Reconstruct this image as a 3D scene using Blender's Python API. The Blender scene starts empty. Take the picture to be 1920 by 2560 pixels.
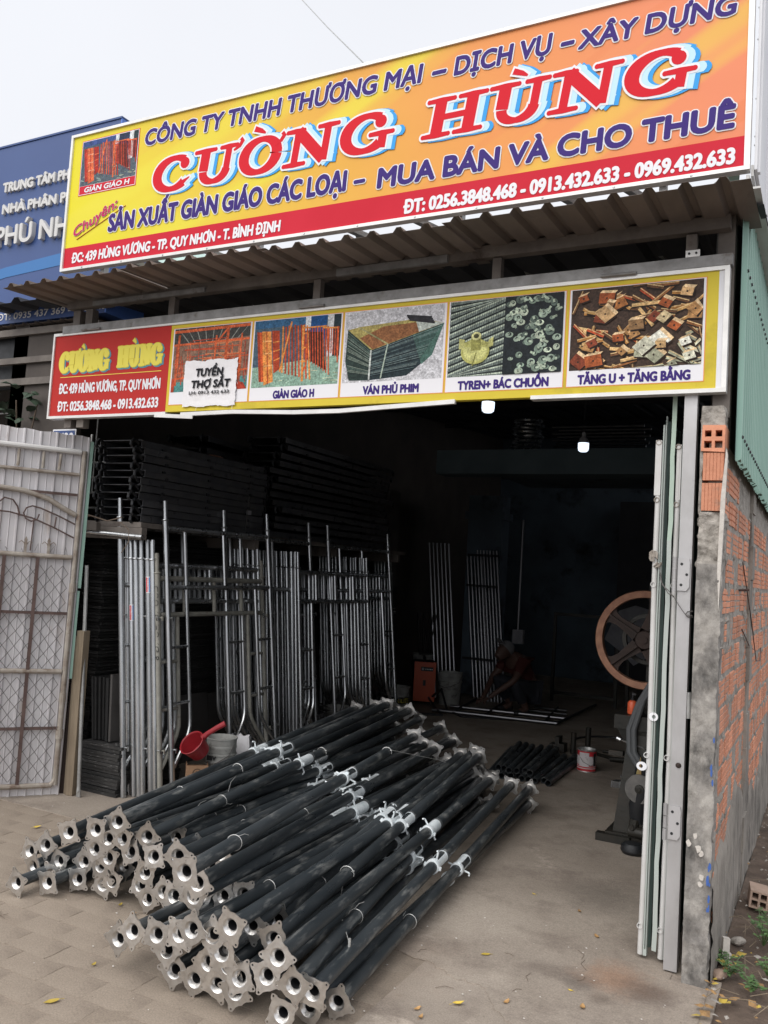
import bpy, bmesh, math, random
from mathutils import Vector, Matrix, Euler
from mathutils.geometry import tessellate_polygon, interpolate_bezier
random.seed(7)
SC = bpy.context.scene
COL = SC.collection
R = math.radians
# ------------------------------------------------------------------ camera
cd = bpy.data.cameras.new('camera'); cam = bpy.data.objects.new('camera', cd); COL.objects.link(cam)
yaw, pitch, roll, FPX = 0.48203, 0.06982, 0.06219, 2148.48
fw = Vector((-math.sin(yaw)*math.cos(pitch), math.cos(yaw)*math.cos(pitch), math.sin(pitch)))
r0 = Vector((math.cos(yaw), math.sin(yaw), 0)); u0 = r0.cross(fw)
r2 = math.cos(roll)*r0 + math.sin(roll)*u0; u2 = -math.sin(roll)*r0 + math.cos(roll)*u0
m = Matrix(((r2.x, u2.x, -fw.x, 0), (r2.y, u2.y, -fw.y, 0), (r2.z, u2.z, -fw.z, 1.6), (0, 0, 0, 1)))
cam.matrix_world = m
cd.sensor_fit = 'VERTICAL'; cd.sensor_height = 24; cd.sensor_width = 18
cd.lens = FPX/2560*24
cd.clip_start = 0.05; cd.clip_end = 500
SC.camera = cam
# ------------------------------------------------------------------ world, sun, exposure
W = bpy.data.worlds.new('World'); SC.world = W; W.use_nodes = True
nt = W.node_tree; nt.nodes.clear()
out = nt.nodes.new('ShaderNodeOutputWorld'); bg = nt.nodes.new('ShaderNodeBackground')
sky = nt.nodes.new('ShaderNodeTexSky'); sky.sky_type = 'NISHITA'; sky.sun_disc = False
SUN_EL, SUN_AZ = R(48), R(192)
sky.sun_elevation = SUN_EL; sky.sun_rotation = SUN_AZ
sky.air_density = 1.0; sky.dust_density = 4.0; sky.ozone_density = 1.0
hs = nt.nodes.new('ShaderNodeHueSaturation'); hs.inputs['Saturation'].default_value = 0.12
mx = nt.nodes.new('ShaderNodeMix'); mx.data_type = 'RGBA'; mx.inputs[0].default_value = 0.6
mx.inputs[7].default_value = (9.6, 9.8, 10.4, 1)     # even cloud layer
nt.links.new(sky.outputs[0], hs.inputs['Color']); nt.links.new(hs.outputs[0], mx.inputs[6])
cn = nt.nodes.new('ShaderNodeTexNoise'); cn.inputs['Scale'].default_value = 2.2; cn.inputs['Detail'].default_value = 4
cm = nt.nodes.new('ShaderNodeMapRange'); cm.inputs[3].default_value = .93; cm.inputs[4].default_value = 1.06; nt.links.new(cn.outputs[0], cm.inputs[0])
tcw = nt.nodes.new('ShaderNodeTexCoord'); nt.links.new(tcw.outputs['Generated'], cn.inputs['Vector'])
vm = nt.nodes.new('ShaderNodeVectorMath'); vm.operation = 'SCALE'; nt.links.new(mx.outputs[2], vm.inputs[0]); nt.links.new(cm.outputs[0], vm.inputs['Scale'])
nt.links.new(vm.outputs[0], bg.inputs['Color']); bg.inputs['Strength'].default_value = 0.097
nt.links.new(bg.outputs[0], out.inputs['Surface'])
sl = bpy.data.lights.new('sun', 'SUN'); so = bpy.data.objects.new('sun', sl); COL.objects.link(so)
sl.energy = 1.45; sl.angle = R(70); sl.color = (1, 0.97, 0.92)
sd = Vector((math.sin(SUN_AZ)*math.cos(SUN_EL), math.cos(SUN_AZ)*math.cos(SUN_EL), math.sin(SUN_EL)))
so.rotation_euler = sd.to_track_quat('Z', 'Y').to_euler()
SC.view_settings.view_transform = 'Standard'; SC.view_settings.look = 'None'
SC.view_settings.gamma = 1; SC.view_settings.exposure = 0.45; SC.view_settings.use_curve_mapping = False
SC.cycles.max_bounces = 6; SC.cycles.diffuse_bounces = 3; SC.cycles.glossy_bounces = 3
# ------------------------------------------------------------------ materials
def matt(*names):
    for k in names:
        b = M[k].node_tree.nodes['Principled BSDF']; b.inputs['Specular IOR Level'].default_value = .12; b.inputs['Roughness'].default_value = .6
def srgb(c):
    c = [int(c[i:i+2], 16)/255 for i in (0, 2, 4)]
    return tuple((x/12.92 if x < .04045 else ((x+.055)/1.055)**2.4) for x in c)
def mat(name, col, rough=.6, metal=0, col2=None, scale=6, bump=0, bscale=40, spots=None, spscale=3, spth=(.55, .7), emis=None, stretch=None, spec=None, rough2=None, det=6, objvar=0):
    m = bpy.data.materials.new(name); m.use_nodes = True
    n = m.node_tree.nodes; l = m.node_tree.links; b = n['Principled BSDF']
    if isinstance(col, str): col = srgb(col)
    if isinstance(col2, str): col2 = srgb(col2)
    if isinstance(spots, str): spots = srgb(spots)
    b.inputs['Base Color'].default_value = (*col, 1)
    b.inputs['Roughness'].default_value = rough; b.inputs['Metallic'].default_value = metal
    if spec is not None: b.inputs['Specular IOR Level'].default_value = spec
    tc = n.new('ShaderNodeTexCoord'); src = tc.outputs['Object']
    oi = None
    if objvar or col2 or spots or bump:
        oi = n.new('ShaderNodeObjectInfo')
        va = n.new('ShaderNodeVectorMath'); va.operation = 'ADD'
        sc_ = n.new('ShaderNodeVectorMath'); sc_.operation = 'SCALE'; sc_.inputs['Scale'].default_value = 37.0
        cmb = n.new('ShaderNodeCombineXYZ'); l.new(oi.outputs['Random'], cmb.inputs[0]); l.new(oi.outputs['Random'], cmb.inputs[1])
        l.new(cmb.outputs[0], sc_.inputs[0]); l.new(src, va.inputs[0]); l.new(sc_.outputs[0], va.inputs[1]); src = va.outputs[0]
    if stretch:
        mp = n.new('ShaderNodeMapping'); mp.inputs['Scale'].default_value = stretch; l.new(src, mp.inputs[0]); src = mp.outputs[0]
    cur = None
    def noise(s, d=det, r=.6):
        t = n.new('ShaderNodeTexNoise'); t.inputs['Scale'].default_value = s; t.inputs['Detail'].default_value = d; t.inputs['Roughness'].default_value = r
        l.new(src, t.inputs['Vector']); return t
    if col2:
        t = noise(scale); rp = n.new('ShaderNodeValToRGB'); rp.color_ramp.elements[0].position = .36; rp.color_ramp.elements[1].position = .66
        rp.color_ramp.elements[0].color = (*col, 1); rp.color_ramp.elements[1].color = (*col2, 1)
        l.new(t.outputs[0], rp.inputs[0]); cur = rp.outputs[0]
    if spots:
        t = noise(spscale, 8, .65); rp = n.new('ShaderNodeValToRGB'); rp.color_ramp.elements[0].position = spth[0]; rp.color_ramp.elements[1].position = spth[1]
        l.new(t.outputs[0], rp.inputs[0]); mxx = n.new('ShaderNodeMix'); mxx.data_type = 'RGBA'
        l.new(rp.outputs[0], mxx.inputs[0]); mxx.inputs[6].default_value = (*col, 1); mxx.inputs[7].default_value = (*spots, 1)
        if cur: l.new(cur, mxx.inputs[6])
        cur = mxx.outputs[2]
    if objvar:
        h = n.new('ShaderNodeHueSaturation'); mr = n.new('ShaderNodeMapRange'); l.new(oi.outputs['Random'], mr.inputs[0])
        mr.inputs[3].default_value = 1-objvar; mr.inputs[4].default_value = 1+objvar; l.new(mr.outputs[0], h.inputs['Value'])
        if cur: l.new(cur, h.inputs['Color'])
        else: h.inputs['Color'].default_value = (*col, 1)
        cur = h.outputs[0]
    if cur: l.new(cur, b.inputs['Base Color'])
    if rough2 is not None:
        t = noise(scale*2.3); mr = n.new('ShaderNodeMapRange'); mr.inputs[1].default_value = .35; mr.inputs[2].default_value = .65
        mr.inputs[3].default_value = rough; mr.inputs[4].default_value = rough2; l.new(t.outputs[0], mr.inputs[0]); l.new(mr.outputs[0], b.inputs['Roughness'])
    if bump:
        t = noise(bscale, 5); bp = n.new('ShaderNodeBump'); bp.inputs['Strength'].default_value = bump; bp.inputs['Distance'].default_value = .01
        l.new(t.outputs[0], bp.inputs['Height']); l.new(bp.outputs[0], b.inputs['Normal'])
    if emis:
        b.inputs['Emission Color'].default_value = (*emis[0], 1); b.inputs['Emission Strength'].default_value = emis[1]
    return m
M = {}
def defm(k, *a, **kw): M[k] = mat(k, *a, **kw)
defm('galv', (.55, .56, .57), .22, .92, col2=(.34, .35, .36), scale=9, rough2=.36, stretch=(1, 1, .15), bump=.05, bscale=60, objvar=.12)
defm('galv_dull', (.50, .50, .49), .5, .75, col2=(.36, .36, .35), scale=12, bump=.1, objvar=.08)
defm('old_tube', (.33, .32, .28), .6, .25, col2=(.22, .21, .185), scale=10, spots=(.12, .085, .06), spscale=8, spth=(.6, .72), bump=.15)
defm('plate', (.70, .685, .665), .28, .95, col2=(.54, .525, .505), scale=28, rough2=.42, bump=.12, bscale=35, spots=(.22, .2, .19), spscale=30, spth=(.62, .74), objvar=.12)
defm('sleeve', (.84, .88, .90), .4, 0, col2=(.66, .73, .76), scale=50, objvar=.08)
defm('prop_paint', (.027, .033, .038), .27, 0, col2=(.048, .055, .060), scale=7, spots=(.17, .175, .17), spscale=22, spth=(.53, .68), rough2=.58, stretch=(1, 1, .35), bump=.08, bscale=50, spec=.6, objvar=.22)
defm('black_metal', (.012, .014, .017), .42, .1, col2=(.022, .022, .024), scale=7, rough2=.6, objvar=.2)
defm('deck_metal', (.065, .066, .074), .27, .3, col2=(.10, .098, .10), scale=5, rough2=.6, objvar=.3)
defm('ply', (.012, .0115, .0115), .6, 0, col2=(.026, .025, .024), scale=14, stretch=(1, 1, 8), spots=(.24, .235, .23), spscale=26, spth=(.60, .70), objvar=.6)
defm('ply_face', (.05, .046, .044), .5, 0, col2=(.07, .065, .062), scale=5, objvar=.15)
defm('paint_white', (.62, .61, .60), .45, 0, col2=(.54, .53, .51), scale=5, spots=(.25, .2, .16), spscale=5, spth=(.68, .8))
defm('frame_alu', (.78, .77, .75), .4, .2, col2=(.66, .65, .63), scale=8)
defm('white_sheet', (.80, .80, .82), .5, 0, col2=(.72, .72, .75), scale=4)
defm('post_steel', (.50, .49, .495), .42, .35, col2=(.36, .35, .345), scale=3.5, spots=(.15, .11, .08), spscale=5, spth=(.66, .78), stretch=(1, 1, .5), bump=.1)
defm('grey_rail', (.30, .295, .29), .55, .4, col2=(.2, .195, .19), scale=14, spots=(.12, .09, .07), spscale=10, spth=(.6, .75), bump=.15)
defm('beam_dirty', (.19, .165, .145), .7, .1, col2=(.12, .102, .09), scale=6, spots=(.05, .032, .024), spscale=4, spth=(.6, .72), bump=.2)
defm('awning_sheet', (.20, .165, .145), .72, 0, col2=(.14, .115, .10), scale=5, stretch=(1, .35, 1), spots=(.08, .06, .052), spscale=7, spth=(.62, .76), bump=.1, objvar=.1)
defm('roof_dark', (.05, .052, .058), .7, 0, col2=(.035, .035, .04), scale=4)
defm('green_sheet', (.30, .47, .40), .45, 0, col2=(.26, .42, .355), scale=3, spots=(.2, .3, .26), spscale=6, spth=(.62, .8), stretch=(1, 1, .3))
defm('ply_dark', (.008, .008, .008), .7, 0, col2=(.014, .013, .013), scale=9, objvar=.3)
defm('strip_green', (.40, .50, .42), .55); defm('strip_grey', (.42, .46, .43), .5)
defm('metal_dim', (.20, .20, .21), .3, .95, objvar=.2)
defm('green_dark', (.055, .085, .075), .5, 0, col2=(.04, .06, .055), scale=4, stretch=(1, 1, .25))
defm('mint', (.62, .80, .74), .6, 0, col2=(.55, .73, .68), scale=3)
defm('gate_sheet', (.62, .605, .62), .5, 0, col2=(.51, .49, .50), scale=5, spots=(.36, .29, .24), spscale=7, spth=(.58, .74), stretch=(1, 1, .25), objvar=.05)
defm('gate_tube', (.40, .365, .32), .6, .2, col2=(.24, .195, .16), scale=12, spots=(.12, .07, .045), spscale=9, spth=(.56, .7), bump=.2)
defm('rust_bar', (.13, .085, .075), .7, .2, col2=(.08, .05, .045), scale=15)
defm('wire', (.13, .12, .115), .55, .5)
defm('wire_bright', (.62, .62, .60), .4, .4)
defm('wood', (.27, .215, .15), .8, 0, col2=(.17, .13, .09), scale=8, stretch=(3, 3, .4), bump=.2, spots=(.06, .05, .04), spscale=5, spth=(.66, .8))
defm('concrete_pillar', (.37, .345, .315), .9, 0, col2=(.22, .205, .19), scale=16, bump=1.0, bscale=34, spots=(.10, .094, .088), spscale=9, spth=(.48, .68), stretch=(1, 1, .6))
defm('mortar', (.42, .385, .345), .95, 0, col2=(.235, .215, .19), scale=22, bump=1.0, bscale=45, spots=(.11, .10, .09), spscale=9, spth=(.6, .75))
defm('brick', (.66, .29, .175), .85, 0, col2=(.55, .235, .14), scale=12, bump=.35, bscale=60, spots=(.25, .20, .165), spscale=11, spth=(.56, .72), objvar=.2)
defm('render_coat', (.33, .30, .265), .95, 0, col2=(.17, .155, .138), scale=6, bump=.9, bscale=30, spots=(.05, .045, .04), spscale=4, spth=(.55, .7), stretch=(1, 1, .45))
defm('plaster_white', (.62, .58, .53), .9, 0, col2=(.5, .46, .42), scale=20, bump=.5)
defm('blue_paint', (.05, .12, .38), .7)
defm('dirt', (.145, .105, .08), .98, 0, col2=(.085, .06, .045), scale=9, bump=1.0, bscale=50, spots=(.26, .21, .17), spscale=28, spth=(.66, .74))
defm('stone_m', (.46, .33, .26), .9, 0, col2=(.36, .26, .2), scale=12, bump=.5)
defm('leaf_y', (.62, .44, .07), .6, 0, col2=(.45, .33, .06), scale=40, objvar=.25)
defm('leaf_b', (.48, .28, .11), .7, 0, col2=(.3, .17, .07), scale=30, objvar=.3)
defm('leaf_g', (.10, .19, .06), .55, 0, col2=(.065, .13, .04), scale=30, objvar=.25)
defm('leaf_d', (.028, .05, .03), .5, 0, col2=(.06, .09, .06), scale=12)
defm('twig', (.16, .12, .09), .9)
defm('red_plastic', (.30, .018, .026), .35, 0, col2=(.25, .016, .022), scale=8, rough2=.5)
defm('cardboard', (.30, .175, .10), .85, 0, col2=(.24, .14, .08), scale=10)
defm('pail', (.42, .42, .40), .6, 0, col2=(.25, .25, .235), scale=8, spots=(.1, .09, .08), spscale=9, spth=(.55, .7))
defm('pail_dark', (.10, .10, .105), .6, 0, col2=(.055, .055, .06), scale=8, spots=(.2, .2, .19), spscale=7, spth=(.64, .76))
defm('paper', (.84, .82, .84), .7, 0, col2=(.78, .76, .77), scale=14, bump=.25, bscale=20)
defm('orange_box', (.62, .10, .035), .45, 0)
defm('black_pl', (.02, .02, .022), .5)
defm('rust_rim', (.36, .185, .115), .6, .3, col2=(.26, .125, .08), scale=20, bump=.2)
defm('rust_dark', (.05, .031, .025), .6, .4, col2=(.03, .021, .018), scale=8, bump=.3)
defm('machine', (.022, .022, .019), .5, .3, col2=(.038, .033, .027), scale=6, spots=(.05, .035, .026), spscale=6, spth=(.6, .72), bump=.2)
defm('hose', (.10, .105, .11), .5)
defm('orange_bottle', (.75, .13, .05), .4)
defm('tin_red', (.50, .03, .04), .4)
defm('tin_white', (.6, .57, .58), .45, 0, spots=(.35, .3, .3), spscale=20, spth=(.55, .65))
defm('disc', (.13, .125, .12), .6, .5, col2=(.2, .19, .18), scale=20)
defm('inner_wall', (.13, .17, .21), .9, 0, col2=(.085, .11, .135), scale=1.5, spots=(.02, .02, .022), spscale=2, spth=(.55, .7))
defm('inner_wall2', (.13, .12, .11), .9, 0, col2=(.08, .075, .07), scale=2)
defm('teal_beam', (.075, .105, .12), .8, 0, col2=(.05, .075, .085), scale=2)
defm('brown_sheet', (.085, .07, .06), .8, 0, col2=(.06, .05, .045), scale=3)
defm('blue_sign', (.035, .072, .215), .45, 0, col2=(.04, .082, .235), scale=1)
defm('blue_sign_side', (.09, .20, .62), .5)
defm('blue_arc', (.03, .16, .42), .45)
defm('letter_white', (.62, .61, .60), .5)
defm('letter_side', (.36, .36, .38), .5)
defm('ink_navy', (.055, .032, .19), .6); defm('ink_white', (.82, .81, .84), .6); defm('ink_red', (.64, .018, .032), .6)
defm('ink_yellow', (.80, .70, .12), .6); defm('ink_blue', (.06, .36, .78), .6); defm('ink_lightblue', (.55, .78, .92), .6); defm('ink_black', (.02, .02, .025), .7)
defm('ink_magenta', (.55, .03, .14), .6); defm('ink_orange', (.80, .33, .1), .6); defm('ink_paleyellow', (.75, .7, .35), .6); defm('ink_teal', (.10, .28, .36), .6)
defm('sign_red', (.56, .022, .040), .45, 0, col2=(.61, .028, .05), scale=1.2)
defm('sign_yellow_low', (.70, .56, .065), .45, 0, col2=(.65, .51, .055), scale=3, spots=(.5, .4, .05), spscale=3)
defm('sign_red_low', (.50, .04, .035), .45, 0, col2=(.46, .035, .03), scale=2)
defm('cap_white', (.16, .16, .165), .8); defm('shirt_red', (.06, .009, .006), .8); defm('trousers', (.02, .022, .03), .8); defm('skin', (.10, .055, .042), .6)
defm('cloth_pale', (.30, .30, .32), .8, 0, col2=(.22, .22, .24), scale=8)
defm('bulb', (.9, .95, 1), .3, emis=((.74, .86, 1.0), 1.25))
defm('bulb_body', (.25, .25, .26), .5)
defm('sack', (.30, .27, .09), .7, 0, col2=(.25, .12, .05), scale=14)
defm('road', (.075, .07, .066), .95, 0, col2=(.10, .095, .09), scale=2)
matt(*[k for k in M if k.startswith('ink_')], 'sign_red', 'sign_red_low', 'sign_yellow_low')
# upper sign background: yellow to orange with diagonal print streaks
def sign_bg():
    m = bpy.data.materials.new('sign_print'); m.use_nodes = True; n = m.node_tree.nodes; l = m.node_tree.links; b = n['Principled BSDF']
    b.inputs['Roughness'].default_value = .5; b.inputs['Specular IOR Level'].default_value = .2
    wn = n.new('ShaderNodeTexNoise'); wn.inputs['Scale'].default_value = 2.2; wn.inputs['Detail'].default_value = 2; wb = n.new('ShaderNodeBump'); wb.inputs['Strength'].default_value = .25; wb.inputs['Distance'].default_value = .03; l.new(wn.outputs[0], wb.inputs['Height']); l.new(wb.outputs[0], b.inputs['Normal'])
    tc = n.new('ShaderNodeTexCoord'); sp = n.new('ShaderNodeSeparateXYZ'); l.new(tc.outputs['Object'], sp.inputs[0])
    def math_(op, a, bb):
        q = n.new('ShaderNodeMath'); q.operation = op
        for i, v in enumerate((a, bb)):
            if isinstance(v, (int, float)): q.inputs[i].default_value = v
            else: l.new(v, q.inputs[i])
        return q.outputs[0]
    u = math_('DIVIDE', sp.outputs[0], 4.18)
    base = n.new('ShaderNodeValToRGB'); e = base.color_ramp.elements
    e[0].position = 0; e[0].color = (*srgb('f2e62e'), 1); e[1].position = 1; e[1].color = (*srgb('f5946c'), 1)
    for p, c in ((.12, 'f0e23a'), (.3, 'efd046'), (.55, 'f0b44e'), (.8, 'f49e5c')):
        x = e.new(p); x.color = (*srgb(c), 1)
    l.new(math_('SUBTRACT', u, math_('MULTIPLY', sp.outputs[2], -.10)), base.inputs[0])
    # streaks: coordinate across a steep-ish diagonal
    d = math_('SUBTRACT', math_('MULTIPLY', sp.outputs[0], .42), sp.outputs[2])
    wv = n.new('ShaderNodeTexNoise'); wv.noise_dimensions = '1D'; wv.inputs['Scale'].default_value = 2.6; wv.inputs['Detail'].default_value = 1.5
    bend = n.new('ShaderNodeTexNoise'); bend.inputs['Scale'].default_value = .35; bend.inputs['Detail'].default_value = 0; l.new(tc.outputs['Object'], bend.inputs['Vector'])
    l.new(math_('ADD', d, math_('MULTIPLY', bend.outputs[0], .9)), wv.inputs['W'])
    rp = n.new('ShaderNodeValToRGB'); rp.color_ramp.elements[0].position = .53; rp.color_ramp.elements[1].position = .66
    l.new(wv.outputs[0], rp.inputs[0])
    msk = math_('MULTIPLY', rp.outputs[0], .75)
    mxx = n.new('ShaderNodeMix'); mxx.data_type = 'RGBA'; l.new(msk, mxx.inputs[0]); l.new(base.outputs[0], mxx.inputs[6]); mxx.inputs[7].default_value = (*srgb('f3e64a'), 1)
    rp2 = n.new('ShaderNodeValToRGB'); rp2.color_ramp.elements[0].position = .34; rp2.color_ramp.elements[0].color = (1, 1, 1, 1); rp2.color_ramp.elements[1].position = .36; rp2.color_ramp.elements[1].color = (0, 0, 0, 1)
    l.new(wv.outputs[0], rp2.inputs[0])
    m2 = n.new('ShaderNodeMix'); m2.data_type = 'RGBA'; l.new(math_('MULTIPLY', math_('MULTIPLY', rp2.outputs[0], u), .5), m2.inputs[0]); l.new(mxx.outputs[2], m2.inputs[6]); m2.inputs[7].default_value = (*srgb('ee8a58'), 1)
    dk = n.new('ShaderNodeHueSaturation'); dk.inputs['Value'].default_value = .86; l.new(m2.outputs[2], dk.inputs['Color']); l.new(dk.outputs[0], b.inputs['Base Color']); return m
M['sign_print'] = sign_bg()
def attr_mat():
    m = bpy.data.materials.new('photo_print'); m.use_nodes = True; n = m.node_tree.nodes; b = n['Principled BSDF']; b.inputs['Roughness'].default_value = .45
    a = n.new('ShaderNodeAttribute'); a.attribute_name = 'Col'; 
    L_ = m.node_tree.links; b.inputs['Specular IOR Level'].default_value = .15; cur = a.outputs['Color']; tc = n.new('ShaderNodeTexCoord')
    for sc_, f_, lo, hi in ((26, .9, .55, 1.35), (95, .8, .45, 1.5)):       # photographic grain of the print
        t = n.new('ShaderNodeTexNoise'); t.inputs['Scale'].default_value = sc_; t.inputs['Detail'].default_value = 6; t.inputs['Roughness'].default_value = .7; L_.new(tc.outputs['Object'], t.inputs['Vector'])
        mr = n.new('ShaderNodeMapRange'); mr.inputs[1].default_value = .3; mr.inputs[2].default_value = .7; mr.inputs[3].default_value = lo; mr.inputs[4].default_value = hi; L_.new(t.outputs[0], mr.inputs[0])
        v = n.new('ShaderNodeVectorMath'); v.operation = 'SCALE'; L_.new(cur, v.inputs[0]); L_.new(mr.outputs[0], v.inputs['Scale']); cur = v.outputs[0]
    L_.new(cur, b.inputs['Base Color']); return m
M['photo_print'] = attr_mat()
def ground_mat(name, ca, cb, cc, stain, light, marks=()):
    m = bpy.data.materials.new(name); m.use_nodes = True; n = m.node_tree.nodes; l = m.node_tree.links; b = n['Principled BSDF']; b.inputs['Roughness'].default_value = .9
    tc = n.new('ShaderNodeTexCoord')
    def ns(s, d=6, r=.6, o=(0, 0, 0)):
        mp = n.new('ShaderNodeMapping'); mp.inputs['Location'].default_value = o; l.new(tc.outputs['Object'], mp.inputs[0])
        t = n.new('ShaderNodeTexNoise'); t.inputs['Scale'].default_value = s; t.inputs['Detail'].default_value = d; t.inputs['Roughness'].default_value = r; l.new(mp.outputs[0], t.inputs['Vector']); return t.outputs[0]
    def ramp(v, p0, p1):
        r = n.new('ShaderNodeMapRange'); r.inputs[1].default_value = p0; r.inputs[2].default_value = p1; l.new(v, r.inputs[0]); return r.outputs[0]
    def mixc(f, a, bb):
        q = n.new('ShaderNodeMix'); q.data_type = 'RGBA'; l.new(f, q.inputs[0])
        for i, v in ((6, a), (7, bb)):
            if isinstance(v, tuple): q.inputs[i].default_value = (*v, 1)
            else: l.new(v, q.inputs[i])
        return q.outputs[2]
    c = mixc(ramp(ns(.9, 8, .65), .38, .62), ca, cb)
    c = mixc(ramp(ns(3.2, 10, .7, (3, 1, 0)), .48, .66), c, cc)
    c = mixc(ramp(ns(1.5, 10, .7, (9, 4, 0)), .62, .70), c, light)
    c = mixc(ramp(ns(2.1, 8, .65, (5, 7, 0)), .66, .76), c, stain)
    for (sx, sy, sr, sc, am) in marks:      # oil and rust stains on the concrete
        vd = n.new('ShaderNodeVectorMath'); vd.operation = 'DISTANCE'; l.new(tc.outputs['Object'], vd.inputs[0]); vd.inputs[1].default_value = (sx, sy, 0)
        ad = n.new('ShaderNodeMath'); ad.operation = 'MULTIPLY_ADD'; l.new(ns(9, 6, .7, (sx, sy, 3)), ad.inputs[0]); ad.inputs[1].default_value = -1.3*sr; l.new(vd.outputs['Value'], ad.inputs[2])
        rm = n.new('ShaderNodeMapRange'); rm.interpolation_type = 'SMOOTHSTEP'; rm.inputs[1].default_value = sr*.45; rm.inputs[2].default_value = -sr*.55; rm.inputs[4].default_value = am; l.new(ad.outputs[0], rm.inputs[0])
        c = mixc(rm.outputs[0], c, sc)
    g = ns(160, 3, .6)
    c2 = n.new('ShaderNodeMix'); c2.data_type = 'RGBA'; c2.blend_type = 'OVERLAY'; c2.inputs[0].default_value = .5; l.new(c, c2.inputs[6]); l.new(g, c2.inputs[7])
    l.new(c2.outputs[2], b.inputs['Base Color'])
    bp = n.new('ShaderNodeBump'); bp.inputs['Strength'].default_value = .5; bp.inputs['Distance'].default_value = .006; l.new(ns(35, 8, .7), bp.inputs['Height']); l.new(bp.outputs[0], b.inputs['Normal'])
    return m
M['slab'] = ground_mat('slab', (.268, .224, .184), (.35, .298, .248), (.215, .176, .146), (.15, .105, .075), (.48, .41, .345), [(-.86, 3.60, .10, (.10, .08, .068), .6), (-.99, 3.63, .11, (.14, .11, .09), .5), (-.75, 3.50, .07, (.12, .09, .07), .5), (-.74, 3.72, .20, (.30, .155, .085), .55), (-.60, 3.66, .16, (.10, .07, .055), .7), (-1.45, 3.95, .35, (.44, .38, .32), .6), (-1.25, 3.35, .22, (.43, .37, .31), .6), (-1.7, 3.3, .5, (.36, .28, .22), .4), (-1.0, 4.6, .3, (.14, .12, .10), .5)])
M['inner_slab'] = ground_mat('inner_slab', (.235, .20, .165), (.28, .235, .195), (.19, .16, .135), (.10, .08, .06), (.34, .295, .25))
M['paver'] = ground_mat('paver', (.265, .216, .170), (.318, .262, .208), (.22, .177, .14), (.18, .14, .11), (.42, .35, .28))
M['joint_sand'] = ground_mat('joint_sand', (.245, .198, .154), (.29, .236, .186), (.205, .164, .13), (.16, .122, .096), (.38, .315, .25))
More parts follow.
